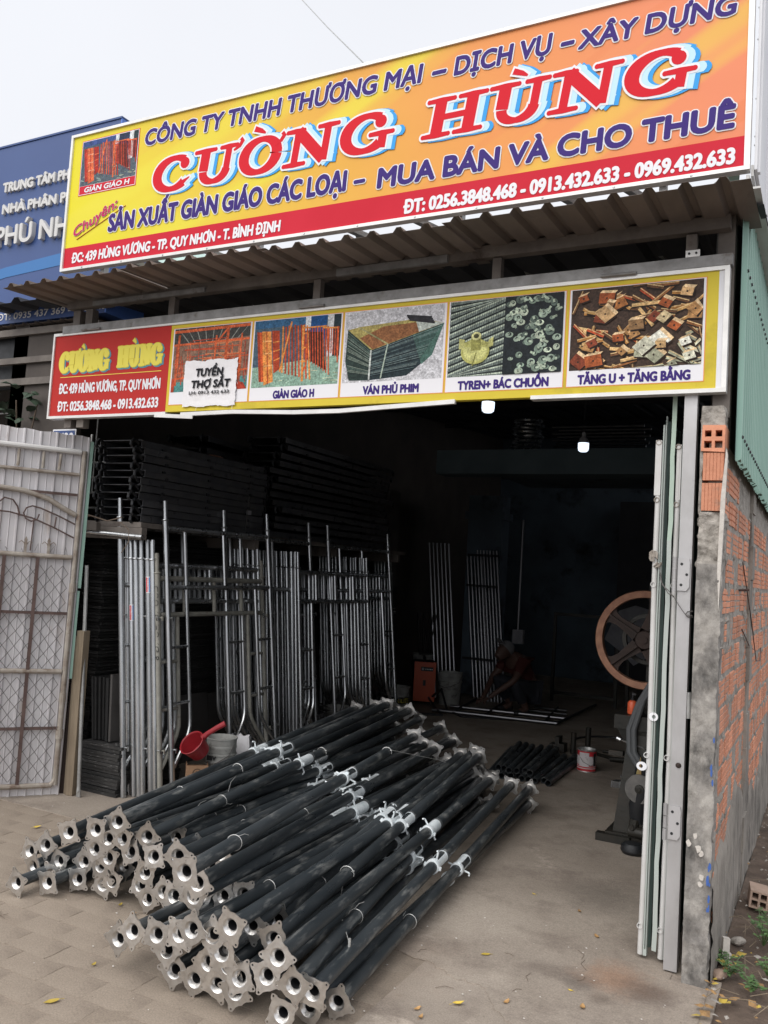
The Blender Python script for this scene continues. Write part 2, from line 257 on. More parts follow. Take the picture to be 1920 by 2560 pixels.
# ------------------------------------------------------------------ geometry helpers
class MB:
    def __init__(s): s.v = []; s.f = []; s.mi = []
    def add(s, vs, fs, mi=0):
        o = len(s.v); s.v += [tuple(v) for v in vs]; s.f += [tuple(i+o for i in f) for f in fs]; s.mi += [mi]*len(fs)
    def box(s, c, d, rot=None, mi=0):
        x, y, z = d[0]/2, d[1]/2, d[2]/2
        P = [Vector(p) for p in ((-x,-y,-z),(x,-y,-z),(x,y,-z),(-x,y,-z),(-x,-y,z),(x,-y,z),(x,y,z),(-x,y,z))]
        if rot is not None: P = [rot @ p for p in P]
        c = Vector(c); s.add([p+c for p in P], [(0,3,2,1),(4,5,6,7),(0,1,5,4),(1,2,6,5),(2,3,7,6),(3,0,4,7)], mi)
    def span(s, a, b, mi=0):
        s.box([(a[i]+b[i])/2 for i in range(3)], [abs(a[i]-b[i]) for i in range(3)], None, mi)
    def bar(s, a, b, w, h, up=(0,0,1), mi=0):
        a, b = Vector(a), Vector(b); d = b-a; z = d.normalized(); x = Vector(up).cross(z)
        if x.length < 1e-4: x = Vector((1,0,0)).cross(z)
        x.normalize(); y = z.cross(x); rot = Matrix((x, y, z)).transposed()
        s.box((a+b)/2, (w, h, d.length), rot, mi)
    def tube(s, pts, r, n=10, cap=True, mi=0, closed=False):
        pts = [Vector(p) for p in pts]; rr = r if isinstance(r, (list, tuple)) else [r]*len(pts)
        vs = []; fs = []; prev = None; N = len(pts)
        for i, p in enumerate(pts):
            if closed: t = (pts[(i+1) % N]-pts[i-1]).normalized()
            else: t = (pts[min(i+1, N-1)]-pts[max(i-1, 0)]).normalized()
            if prev is None:
                x = t.orthogonal().normalized()
            else:
                x = (prev - t*prev.dot(t)).normalized()
            prev = x; y = t.cross(x)
            for k in range(n):
                a = 2*math.pi*k/n; vs.append(p+(x*math.cos(a)+y*math.sin(a))*rr[i])
        for i in range(N if closed else N-1):
            j = (i+1) % N
            for k in range(n): fs.append((i*n+k, i*n+(k+1) % n, j*n+(k+1) % n, j*n+k))
        if cap and not closed: fs.append(tuple(range(n))[::-1]); fs.append(tuple((N-1)*n+k for k in range(n)))
        s.add(vs, fs, mi)
    def lathe(s, prof, n=24, mat4=None, mi=0, a0=0, a1=2*math.pi):
        full = abs(a1-a0-2*math.pi) < 1e-6; nn = n if full else n+1; vs = []; fs = []
        for r, z in prof:
            for k in range(nn):
                a = a0+(a1-a0)*k/n; vs.append(Vector((r*math.cos(a), r*math.sin(a), z)))
        for i in range(len(prof)-1):
            for k in range(n):
                k2 = (k+1) % nn; fs.append((i*nn+k, i*nn+k2, (i+1)*nn+k2, (i+1)*nn+k))
        if mat4: vs = [mat4 @ v for v in vs]
        s.add(vs, fs, mi)
    def poly(s, pts, th, holes=(), M4=None, mi=0):
        """2D outline (x,y) with holes, extruded from z=0 to z=th"""
        loops = [list(pts)]+[list(h) for h in holes]
        V3 = [[Vector((p[0], p[1], 0)) for p in L] for L in loops]
        tri = tessellate_polygon(V3); flat = [p for L in V3 for p in L]; N = len(flat)
        vs = [Vector(p) for p in flat]
        if th: vs += [Vector((p.x, p.y, th)) for p in flat]
        fs = []
        for t in tri:
            a, b, c = (flat[i] for i in t)
            ccw = (b-a).cross(c-a).z > 0; t = tuple(t) if ccw else tuple(t)[::-1]
            if th: fs.append(t[::-1]); fs.append(tuple(i+N for i in t))
            else: fs.append(t)
        if th:
            o = 0
            for L in loops:
                k = len(L)
                for i in range(k): fs.append((o+i, o+(i+1) % k, o+(i+1) % k+N, o+i+N))
                o += k
        if M4: vs = [M4 @ v for v in vs]
        s.add(vs, fs, mi)
    def mesh(s, name, mats, smooth=True, ang=35):
        me = bpy.data.meshes.new(name); me.from_pydata(s.v, [], s.f)
        for m_ in (mats if isinstance(mats, (list, tuple)) else [mats]): me.materials.append(M[m_] if isinstance(m_, str) else m_)
        if any(s.mi): me.polygons.foreach_set('material_index', s.mi)
        if smooth:
            me.polygons.foreach_set('use_smooth', [True]*len(me.polygons)); me.set_sharp_from_angle(angle=R(ang))
        me.update(); return me
    def build(s, name, mats, parent=None, smooth=True, **kw):
        return link(name, s.mesh(name, mats, smooth), parent, **kw)
def link(name, me, parent=None, loc=None, rot=None, scale=None):
    o = bpy.data.objects.new(name, me); COL.objects.link(o)
    if parent is not None: o.parent = parent
    if loc is not None: o.location = loc
    if rot is not None: o.rotation_euler = rot
    if scale is not None: o.scale = scale
    return o
def tag(o, label=None, cat=None, group=None, kind=None):
    for k, v in (('label', label), ('category', cat), ('group', group), ('kind', kind)):
        if v: o[k] = v
    return o
def thing(name, label, cat, loc=(0,0,0), rot=(0,0,0), group=None):
    return tag(link(name, None, None, loc, rot), label, cat, group)
def struct(o): o['kind'] = 'structure'; return o
KIDS = {}
def copy_tree(o, parent=None):
    c = o.copy(); COL.objects.link(c)
    if parent is not None: c.parent = parent
    for ch in list(o.children): copy_tree(ch, c)
    return c
def align(a, b, roll_=0):
    z = (Vector(b)-Vector(a)).normalized(); return (z.to_track_quat('Z', 'Y') @ Euler((0, 0, roll_)).to_quaternion()).to_euler()
# ------------------------------------------------------------------ flat lettering
def glyph_loops(body, shear=0):
    c = bpy.data.curves.new('lettering', 'FONT'); c.body = body; c.resolution_u = 3; c.shear = shear
    o = bpy.data.objects.new('lettering', c); COL.objects.link(o)
    dg = bpy.context.evaluated_depsgraph_get(); cu = o.to_curve(dg, apply_modifiers=False)
    loops = []
    for s in cu.splines:
        P = []
        if s.type == 'BEZIER':
            k = len(s.bezier_points)
            for i in range(k):
                a, b = s.bezier_points[i], s.bezier_points[(i+1) % k]
                straight = a.handle_right_type == 'VECTOR' and b.handle_left_type == 'VECTOR'
                pts = [a.co, b.co] if straight else interpolate_bezier(a.co, a.handle_right, b.handle_left, b.co, 5)
                P += [(p.x, p.y) for p in pts[:-1]]
        else: P = [(p.co.x, p.co.y) for p in s.points]
        if len(P) > 2: loops.append(P)
    o.to_curve_clear(); bpy.data.objects.remove(o); bpy.data.curves.remove(c)
    return loops
def area(P): return sum(P[i-1][0]*P[i][1]-P[i][0]*P[i-1][1] for i in range(len(P)))/2
def inside(p, P):
    r = False
    for i in range(len(P)):
        a, b = P[i-1], P[i]
        if (a[1] > p[1]) != (b[1] > p[1]) and p[0] < (b[0]-a[0])*(p[1]-a[1])/(b[1]-a[1])+a[0]: r = not r
    return r
def islands(loops):
    """outer contours with their holes; a hole winds against the contour it lies in (fonts differ in direction)"""
    info = []
    for i, L in enumerate(loops):
        cont = [K for K in loops if K is not L and abs(area(K)) > abs(area(L)) and inside(L[0], K) and inside(L[len(L)//2], K)]
        par = min(cont, key=lambda K: abs(area(K))) if cont else None
        info.append((L, par, par is not None and (area(par) > 0) != (area(L) > 0)))
    res = [(L, []) for L, par, hole in info if not hole]
    for L, par, hole in info:
        if hole:
            for t in res:
                if t[0] is par: t[1].append(L)
    return res
def fit(loops, x0, x1, z0, z1, capref=None):
    """scale so that the text spans x0..x1 and the capital height spans z0..z1"""
    xs = [p[0] for L in loops for p in L]; a, b = min(xs), max(xs)
    cap = capref or .683
    return [[(x0+(p[0]-a)/(b-a)*(x1-x0), z0+p[1]/cap*(z1-z0)) for p in L] for L in loops]
STEP = 6e-5
def lay(mb, isl, y, weight=0, ring=8, dx=0, dz=0, mi=0, thick=0):
    """flat print in the XZ plane facing -Y; bold weight by stacking shifted films a hair apart"""
    k = 0
    shifts = [(0, 0)]+([(math.cos(2*math.pi*i/ring)*weight, math.sin(2*math.pi*i/ring)*weight) for i in range(ring)] if weight else [])
    for sx, sz in shifts:
        for j, (P, H) in enumerate(isl):
            yy = y-(k+(j % 3))*STEP
            M4 = Matrix(((1, 0, 0, sx+dx), (0, 0, -1, yy), (0, 1, 0, sz+dz), (0, 0, 0, 1)))
            mb.poly(P, thick, H, M4, mi)
        k += 3
    return y-k*STEP
def text(name, body, parent, box, m_, y=0, weight=0, shear=0, outline=None, thick=0, M_extra=None):
    """box: x0,x1,z0,z1 ; outline: (material, width)"""
    isl = islands(fit(glyph_loops(body, shear), *box))
    mb = MB(); mats = []; yy = y
    if outline:
        mats.append(outline[0]); yy = lay(mb, isl, yy, weight+outline[1], 12, 0, 0, 0)-1e-4
    mats.append(m_); lay(mb, isl, yy, weight, 8, 0, 0, len(mats)-1, thick)
    if M_extra: mb.v = [tuple(M_extra(Vector(v))) for v in mb.v]
    return mb.build(name, mats, parent, smooth=False)
class Print:
    """flat printed picture: small flat shapes a hair apart, colours in a colour attribute; unit square u,v"""
    def __init__(s, w, h): s.w, s.h = w, h; s.P = []
    def poly(s, pts, c): s.P.append(([(min(max(x, 0), 1)*s.w, min(max(y, 0), 1)*s.h) for x, y in pts], srgb(c) if isinstance(c, str) else c))
    def line(s, a, b, wd, c):
        ax, ay, bx, by = a[0]*s.w, a[1]*s.h, b[0]*s.w, b[1]*s.h; d = math.hypot(bx-ax, by-ay) or 1; nx, ny = -(by-ay)/d*wd*s.w/2, (bx-ax)/d*wd*s.w/2
        s.poly([((ax+nx)/s.w, (ay+ny)/s.h), ((bx+nx)/s.w, (by+ny)/s.h), ((bx-nx)/s.w, (by-ny)/s.h), ((ax-nx)/s.w, (ay-ny)/s.h)], c)
    def disc(s, x, y, r, c, sq=1, n=14): s.poly([(x+r*math.cos(2*math.pi*i/n), y+r*sq*s.w/s.h*math.sin(2*math.pi*i/n)) for i in range(n)], c)
    def build(s, parent, x0, z0, y):
        V, F, C = [], [], []
        for i, (pts, c) in enumerate(s.P):
            o = len(V); V += [(x0+px, y-i*1.3e-5, z0+pz) for px, pz in pts]; F.append(tuple(range(o, o+len(pts)))); C += [(*c, 1)]*len(pts)
        me = bpy.data.meshes.new('photo_print'); me.from_pydata(V, [], F); me.materials.append(M['photo_print'])
        at = me.color_attributes.new('Col', 'FLOAT_COLOR', 'POINT'); at.data.foreach_set('color', [v for c in C for v in c])
        return link('photo_print', me, parent)
def jit(c, d, rnd=random):
    c = srgb(c) if isinstance(c, str) else c; k = 1+rnd.uniform(-d, d); return tuple(min(1, max(0, v*k)) for v in c)
# ================================================================== SETTING
FY = 3.876       # plane of the shop front
mb = MB(); mb.box((0, 5, -.09), (160, 160, .1)); struct(mb.build('ground', 'road', smooth=False))
mb = MB(); mb.span((-7.5, -3.0, -.03), (-1.46, 4.22, -.0016)); struct(mb.build('pavement', 'joint_sand', smooth=False))
# concrete apron with a broken front skin
mb = MB(); mb.span((-1.46, -3.0, -.03), (-.36, 3.95, 0)); struct(mb.build('concrete_apron', 'slab', smooth=False))
ap = MB()
rr = random.Random(4)
eb = [(-1.9, 3.50), (-1.44, 3.40), (-1.3, 3.34), (-1.16, 3.33), (-1.08, 3.20), (-.98, 3.12), (-.90, 3.02), (-.80, 2.97), (-.70, 3.05), (-.60, 3.22)]; edge = []
for i in range(len(eb)-1):
    for k in range(7): t = k/7; edge.append((eb[i][0]+(eb[i+1][0]-eb[i][0])*t+rr.uniform(-.010, .010), eb[i][1]+(eb[i+1][1]-eb[i][1])*t+rr.uniform(-.014, .014)))
mb = MB(); mb.poly([(-2.6, 3.9), (-2.6, 3.52)]+edge+[(-.46, 3.36), (-.40, 3.40), (-.40, 3.84), (-.55, 3.84), (-.55, 4.95)]+[(-.55-.21*k, 4.95+rr.uniform(-.05, .05)) for k in range(1, 10)]+[(-2.6, 4.9)], .003, (), Matrix.Translation((0, 0, .0005))); struct(mb.build('raised_concrete_patch', 'slab', smooth=False))
mb = MB(); mb.span((-6.2, 3.9, -.03), (-.42, 15.2, .0025)); struct(mb.build('workshop_floor', 'slab', smooth=False))
# worn transition of the floor
# pavers: wavy edged interlocking blocks
def paver_mesh(seed):
    rn = random.Random(seed); L, Wd = .225, .137; P = []
    for (a, b, n) in (((-1,-1),(1,-1),6), ((1,-1),(1,1),4), ((1,1),(-1,1),6), ((-1,1),(-1,-1),4)):
        for i in range(n):
            t = i/n; x = (a[0]+(b[0]-a[0])*t)*L/2; y = (a[1]+(b[1]-a[1])*t)*Wd/2
            w = .003*math.sin(t*2*math.pi)
            if a[1] == b[1]: y += w
            else: x += w
            P.append((x+rn.uniform(-.002, .002), y+rn.uniform(-.002, .002)))
    m_ = MB(); m_.poly(P, .012); return m_.mesh('paver', 'paver', smooth=False)
pavement = bpy.data.objects['pavement']
PM = [paver_mesh(i) for i in range(4)]
rp_ = random.Random(11); pos = []
for r in range(-10, 34):
    for c in range(-30, 3):
        x = -1.46-.115-(-c)*.228+(.114 if r % 2 else 0); y = 4.15-r*.14
        if x > -1.575 or x < -7.2: continue
        d = fw.dot(Vector((x, y, -1.6))); sx = r2.dot(Vector((x, y, -1.6)))/d*FPX+960; sy = 1280-u2.dot(Vector((x, y, -1.6)))/d*FPX
        vis = d > .5 and -60 < sx < 1980 and sy < 2620 and y <= 4.15
        pos.append((not vis, math.hypot(x, y), x, y))
pos.sort()
far = MB()
for i, (nv, dd, x, y) in enumerate(pos):
    tl = (rp_.uniform(-.004, .004), rp_.uniform(-.003, .003), rp_.uniform(-.012, .012)); z = -.0130+rp_.uniform(-.0006, .0010)
    if y > 4.2: continue
    if i < 298: link('paver', PM[i % 4], pavement, (x, y, z), tl)
    elif y > -2: far.box((x, y, z+.006), (.222, .134, .012))
if far.v: far.build('outlying_paver', 'paver', pavement, smooth=False)['kind'] = 'stuff'
# dirt on the right
g = MB(); nx, ny = 60, 120; rd = random.Random(2)
def hgt(x, y):
    import mathutils
    return mathutils.noise.noise(Vector((x*3, y*3, 0)))*.03+mathutils.noise.noise(Vector((x*11, y*11, 3)))*.014+mathutils.noise.noise(Vector((x*30, y*30, 7)))*.006
vs = [(-.395+3.6*(i/nx)**1.6, -.5+11.5*(j/ny)**1.2, -.012+hgt(-.395+3.6*(i/nx)**1.6, -.5+11.5*(j/ny)**1.2)*min(1, .25+i/12)) for j in range(ny+1) for i in range(nx+1)]
g.add(vs, [(j*(nx+1)+i, j*(nx+1)+i+1, (j+1)*(nx+1)+i+1, (j+1)*(nx+1)+i) for j in range(ny) for i in range(nx)])
struct(g.build('dirt_verge', 'dirt'))
# ================================================================== SHOP BUILDING
def wallbox(name, a, b, m_, label=None, cat='wall'):
    q = MB(); q.span(a, b); o = q.build(name, m_, smooth=False)
    return struct(o)
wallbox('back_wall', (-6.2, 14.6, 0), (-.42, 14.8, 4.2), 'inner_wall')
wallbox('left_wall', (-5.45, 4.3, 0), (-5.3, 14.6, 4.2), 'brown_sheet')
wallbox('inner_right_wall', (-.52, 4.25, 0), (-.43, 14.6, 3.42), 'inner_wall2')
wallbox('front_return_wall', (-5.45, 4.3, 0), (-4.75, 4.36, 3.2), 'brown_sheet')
# corrugated sheets
def corrugated(name, m_, parent, x0, x1, y0, y1, zf, pitch=.144, h=.028, th=.0012, seg=1):
    """trapezoid corrugation running along Y, z given by zf(y)"""
    q = MB(); pr = []
    x = x0
    while x < x1-1e-6:
        for dx, dz in ((0, 0), (.30, 0), (.42, h), (.58, h), (.70, 0)):
            xx = x+dx*pitch
            if xx <= x1: pr.append((xx, dz))
        x += pitch
    pr.append((x1, 0)); n = len(pr); vs = []; fs = []
    for side in (0, th):
        for k in range(seg+1):
            y = y0+(y1-y0)*k/seg
            for px, pz in pr: vs.append((px, y, zf(y)+pz-side))
    T = (seg+1)*n
    for k in range(seg):
        for i in range(n-1):
            a = k*n+i; fs.append((a, a+1, a+n+1, a+n)); fs.append((T+a, T+a+n, T+a+n+1, T+a+1))
    for i in range(n-1): fs.append((i, T+i, T+i+1, i+1)); e = seg*n; fs.append((e+i, e+i+1, T+e+i+1, T+e+i))
    q.add(vs, fs); return q.build(name, m_, parent, smooth=False)
roof = thing('workshop_roof', 'dark corrugated ceiling over the dim workshop behind the signs', 'roof', (0, 0, 0))
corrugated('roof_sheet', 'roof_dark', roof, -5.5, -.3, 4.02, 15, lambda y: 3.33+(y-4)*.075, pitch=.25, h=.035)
for y in (5.2, 6.8, 8.4, 10, 12): q = MB(); q.bar((-5.4, y, 3.30+(y-4)*.075), (-.45, y, 3.30+(y-4)*.075), .05, .06); q.build('purlin', 'roof_dark', roof, smooth=False)
# awning
aw = thing('front_awning', 'rusty brown corrugated awning jutting out between the two big signs', 'awning', (-2.4, 3.9, 3.2)); OX, OY, OZ = -2.4, 3.9, 3.2
def lx(p): return (p[0]-OX, p[1]-OY, p[2]-OZ)
ra = random.Random(5); xs = [-4.56, -3.60, -2.62, -1.62, -.33]
for i in range(4):
    x0, x1 = xs[i], xs[i+1]+.02; dz = .0035*(i % 2); dy = ra.uniform(-.02, .02)
    corrugated('corrugated_sheet', 'awning_sheet', aw, x0-OX, x1-OX, 3.47+dy-OY, 4.08-OY, lambda y, dz=dz: (3.205+dz)+.06*(y+.38)-OZ+.006*math.sin(x0*3), pitch=.142, h=.024)
q = MB(); q.bar(lx((-4.44, 3.90, 3.205)), lx((-.42, 3.90, 3.215)), .05, .062, (0, 0, 1)); q.build('front_beam', 'beam_dirty', aw, smooth=False)
q = MB(); q.bar(lx((-2.4, 3.868, 3.192)), lx((-1.75, 3.868, 3.196)), .018, .04); q.build('splice_strip', 'grey_rail', aw, smooth=False); q = MB(); q.bar(lx((-4.2, 3.868, 3.186)), lx((-3.3, 3.868, 3.190)), .016, .03); q.build('splice_strip', 'grey_rail', aw, smooth=False)
for x in (-3.56, -2.53, -1.49, -.58):
    q = MB(); q.bar(lx((x, 3.90, 3.175)), lx((x, 3.90, 3.05)), .045, .04, (0, 1, 0)); q.build('hanger_post', 'beam_dirty', aw, smooth=False)
for x in (-4.38, -4.27): q = MB(); q.bar(lx((x, 3.93, 3.17)), lx((x, 3.93, 2.4)), .06, .05, (0, 1, 0)); q.build('corner_post', 'beam_dirty', aw, smooth=False)
q = MB(); q.bar(lx((-.44, 3.96, 3.3)), lx((-.44, 3.96, 2.36)), .07, .05, (0, 1, 0)); q.build('corner_post', 'beam_dirty', aw, smooth=False)
q = MB(); q.bar(lx((-4.46, 3.52, 3.215)), lx((-4.46, 4.05, 3.235)), .02, .02); q.build('edge_batten', 'beam_dirty', aw, smooth=False)
# ---------------------------------------------------------------- upper sign
US = thing('company_signboard', 'huge yellow and orange company signboard with a red title above the awning', 'signboard', (-4.53, FY, 3.43))
UW, UH = 4.18, .925
q = MB(); q.span((.012, .0, .014), (UW-.012, .03, UH-.014)); q.build('panel', 'sign_print', US, smooth=False)
q = MB(); q.span((.014, -.0012, .014), (UW-.016, .004, .158)); q.build('red_band', 'sign_red', US, smooth=False)
for a, b in (((0, -.012, 0), (UW, .035, .018)), ((0, -.012, UH-.018), (UW, .035, UH)), ((0, -.0125, .018), (.018, .0345, UH-.018)), ((UW-.024, -.0125, .018), (UW, .0345, UH-.018))):
    q = MB(); q.span(a, b); q.build('frame_bar', 'frame_alu', US, smooth=False)
q = MB()
for i in range(12): q.lathe([(.0, .003), (.004, .003), (.006, 0)], 8, Matrix.Translation((.2+i*.34, -.0122, .009)) @ Matrix.Rotation(R(90), 4, 'X'))
q.build('rivet', 'galv', US)
WH = ('ink_white', .0058)
text('lettering', 'CÔNG TY TNHH THƯƠNG MẠI', US, (.655, 2.57, .745, .840), 'ink_navy', -.002, .0048, .12, WH)
text('lettering', '-', US, (2.63, 2.705, .745, .838), 'ink_navy', -.002, .005, .1, WH)
text('lettering', 'DỊCH VỤ', US, (2.755, 3.265, .740, .832), 'ink_navy', -.002, .0048, .12, WH)
text('lettering', '-', US, (3.315, 3.375, .740, .830), 'ink_navy', -.002, .005, .1, WH)
text('lettering', 'XÂY DỰNG', US, (3.40, 4.105, .728, .815), 'ink_navy', -.002, .0048, .12, WH)
text('lettering', 'SẢN XUẤT GIÀN GIÁO CÁC LOẠI', US, (.40, 2.145, .224, .330), 'ink_navy', -.002, .0068, .05, WH)
text('lettering', '-', US, (2.20, 2.26, .235, .31), 'ink_navy', -.002, .006, 0, WH)
text('lettering', 'MUA BÁN VÀ CHO THUÊ', US, (2.345, 4.11, .206, .306), 'ink_navy', -.002, .0068, .05, WH)
text('lettering', 'ĐC: 439 HÙNG VƯƠNG - TP. QUY NHƠN - T. BÌNH ĐỊNH', US, (.095, 1.73, .052, .112), 'ink_white', -.0025, .0035, .08)
text('lettering', 'ĐT: 0256.3848.468 - 0913.432.633 - 0969.432.633', US, (2.51, 4.115, .042, .108), 'ink_white', -.0025, .0045, .04)
def rot2(ax, ay, ang): 
    def f(v):
        x, z = v.x-ax, v.z-ay; return Vector((ax+x*math.cos(ang)-z*math.sin(ang), v.y, ay+x*math.sin(ang)+z*math.cos(ang)))
    return f
text('lettering', 'Chuyên:', US, (.10, .50, .225, .285), 'ink_magenta', -.002, .0022, .3, ('ink_paleyellow', .003), M_extra=rot2(.10, .225, .40))
q = MB(); q.bar((.12, -.003, .205), (.53, -.003, .375), .001, .005, (0, 1, 0)); q.build('underline', 'ink_magenta', US, smooth=False)
# title letters: slab strokes
def strip(pts, ws):
    L, Rr = [], []
    for i, p in enumerate(pts):
        a = pts[max(i-1, 0)]; b = pts[min(i+1, len(pts)-1)]; d = math.hypot(b[0]-a[0], b[1]-a[1]) or 1
        nx_, ny_ = -(b[1]-a[1])/d, (b[0]-a[0])/d; w = ws[i]/2
        L.append((p[0]+nx_*w, p[1]+ny_*w)); Rr.append((p[0]-nx_*w, p[1]-ny_*w))
    return L+Rr[::-1]
def disc2(x, y, r, n=16): return [(x+r*math.cos(2*math.pi*i/n), y+r*math.sin(2*math.pi*i/n)) for i in range(n)]
def arc(cx, cy, rx, ry, a0, a1, w0, w1, n=26, wf=None):
    P, Ws = [], []
    for i in range(n+1):
        t = i/n; a = R(a0+(a1-a0)*t); P.append((cx+rx*math.cos(a), cy+ry*math.sin(a))); Ws.append(wf(math.degrees(a)) if wf else w0+(w1-w0)*t)
    return P, Ws
def slab_letter(ch):
    S = []; D = []          # strokes (pts, widths), dots (x,y,r)
    T, t = .30, .14
    def st(a, b, w=T, w2=None): S.append(([a, b], [w, w2 or w]))
    def slab(x0, x1, y): S.append(([(x0, y), ((x0+x1)/2, y), (x1, y)], [t*.75, t, t*.75])); D.append((x0, y, t*.40)); D.append((x1, y, t*.40))
    vw = lambda a: .15+.17*abs(math.cos(R(a)))**1.4
    w = 1
    if ch in 'CG':
        S.append(arc(.52, .5, .39, .43, 52, 318, 0, 0, 30, vw)); D.append((.78, .74, .15)); S.append(([(.70, .9), (.80, .76)], [.16, .2]))
        if ch == 'G': st((.86, .08), (.86, .42), .22); slab(.62, 1.04, .44); w = 1.06
        else: S.append(([(.80, .2), (.95, .32)], [.13, .03])); w = .98
    elif ch == 'O': S.append(arc(.5, .5, .36, .43, 0, 360, 0, 0, 40, vw)); w = 1.0
    elif ch == 'U': st((.26, .95), (.26, .38)); S.append(arc(.53, .36, .27, .30, 180, 360, 0, 0, 20, lambda a: .14+.12*abs(math.cos(R(a))))); st((.80, .95), (.80, .34), .2); slab(.02, .48, .935); slab(.62, .98, .935); w = 1.02
    elif ch == 'N': st((.25, .95), (.25, .06), .2); st((.24, .93), (.86, .09), .3); st((.86, .95), (.86, .06), .2); slab(.02, .36, .935); slab(.04, .46, .065); slab(.68, 1.06, .935); w = 1.1
    elif ch == 'H': st((.26, .95), (.26, .05)); st((.83, .95), (.83, .05)); st((.26, .5), (.83, .5), .15); [slab(a, b, y) for a, b in ((.03, .49), (.60, 1.06)) for y in (.935, .065)]; w = 1.1
    return S, D, w
def title(parent, word, x0, x1, z0, z1, mat_main, layers, accents, y=-.002, shear=.12):
    """layers: list of (material, grow, dx, dz) drawn from back to front, the letters last"""
    shapes = []; cx = 0
    for ch in word:
        S, D, w = slab_letter(ch); shapes += [([(p[0]+cx, p[1]) for p in P], Ws) for P, Ws in S]; shapes += [((cx+d[0], d[1]), d[2]) for d in D]; cx += w+.03
    for P, Ws in accents: shapes.append((P, Ws))
    sx = (x1-x0)/(cx-.03); sz = z1-z0; mb = MB(); mats = []; yy = y
    for li, (mt, gr, dx, dz) in enumerate(layers+[(mat_main, 0, 0, 0)]):
        if mt not in mats: mats.append(mt)
        for k, (P, Ws) in enumerate(shapes):
            if isinstance(Ws, (list, tuple)): pl = None; P2, W2 = P, Ws
            def tr(p): return (x0+(p[0])*sx+shear*(p[1])*sz*.5+dx, z0+p[1]*sz+dz)
            if isinstance(Ws, (list, tuple)):
                Pm = [tr(p) for p in P]; Wm = [w*sz*1.02+2*gr for w in Ws]
                if gr and math.hypot(P[0][0]-P[-1][0], P[0][1]-P[-1][1]) > 1e-3:      # lengthen the ends
                    for e, f in ((0, 1), (-1, -2)):
                        d = math.hypot(Pm[e][0]-Pm[f][0], Pm[e][1]-Pm[f][1]) or 1; Pm[e] = (Pm[e][0]+(Pm[e][0]-Pm[f][0])/d*gr, Pm[e][1]+(Pm[e][1]-Pm[f][1])/d*gr)
                n = len(Pm); L = strip(Pm, Wm); a, b = L[:n], L[n:][::-1]
                vs = [(p[0], yy, p[1]) for p in a]+[(p[0], yy, p[1]) for p in b]
                mb.add(vs, [(i, n+i, n+i+1, i+1)[::-1] if False else (i, n+i, n+i+1, i+1) for i in range(n-1)], mats.index(mt))
            else:
                c = tr(P); mb.add([(x, yy, z) for x, z in disc2(c[0], c[1], Ws*sz*1.05+gr, 14)], [tuple(range(14))], mats.index(mt))
            yy -= 2.2e-5
        yy -= 1e-4
    return mb.build('lettering', mats, parent, smooth=False)
LAY = [('ink_blue', .015, .045, -.004), ('ink_lightblue', .013, .026, 0), ('ink_white', .0105, 0, 0)]
horn = lambda x, y: ([(x, y-.16), (x+.12, y-.06), (x+.17, y+.06), (x+.12, y+.14)], [.06, .11, .13, .10])
grave = lambda x, y: ([(x-.16, y+.13), (x, y+.04), (x+.1, y-.04)], [.15, .12, .05])
title(US, 'CUONG', .725, 2.41, .408, .632, 'ink_red', LAY, [horn(1.93, .95), horn(2.86, .86), grave(2.5, 1.12)], y=-.004, shear=.25)
title(US, 'HUNG', 2.585, 3.93, .418, .630, 'ink_red', LAY, [grave(1.63, 1.13)], y=-.004, shear=.3)
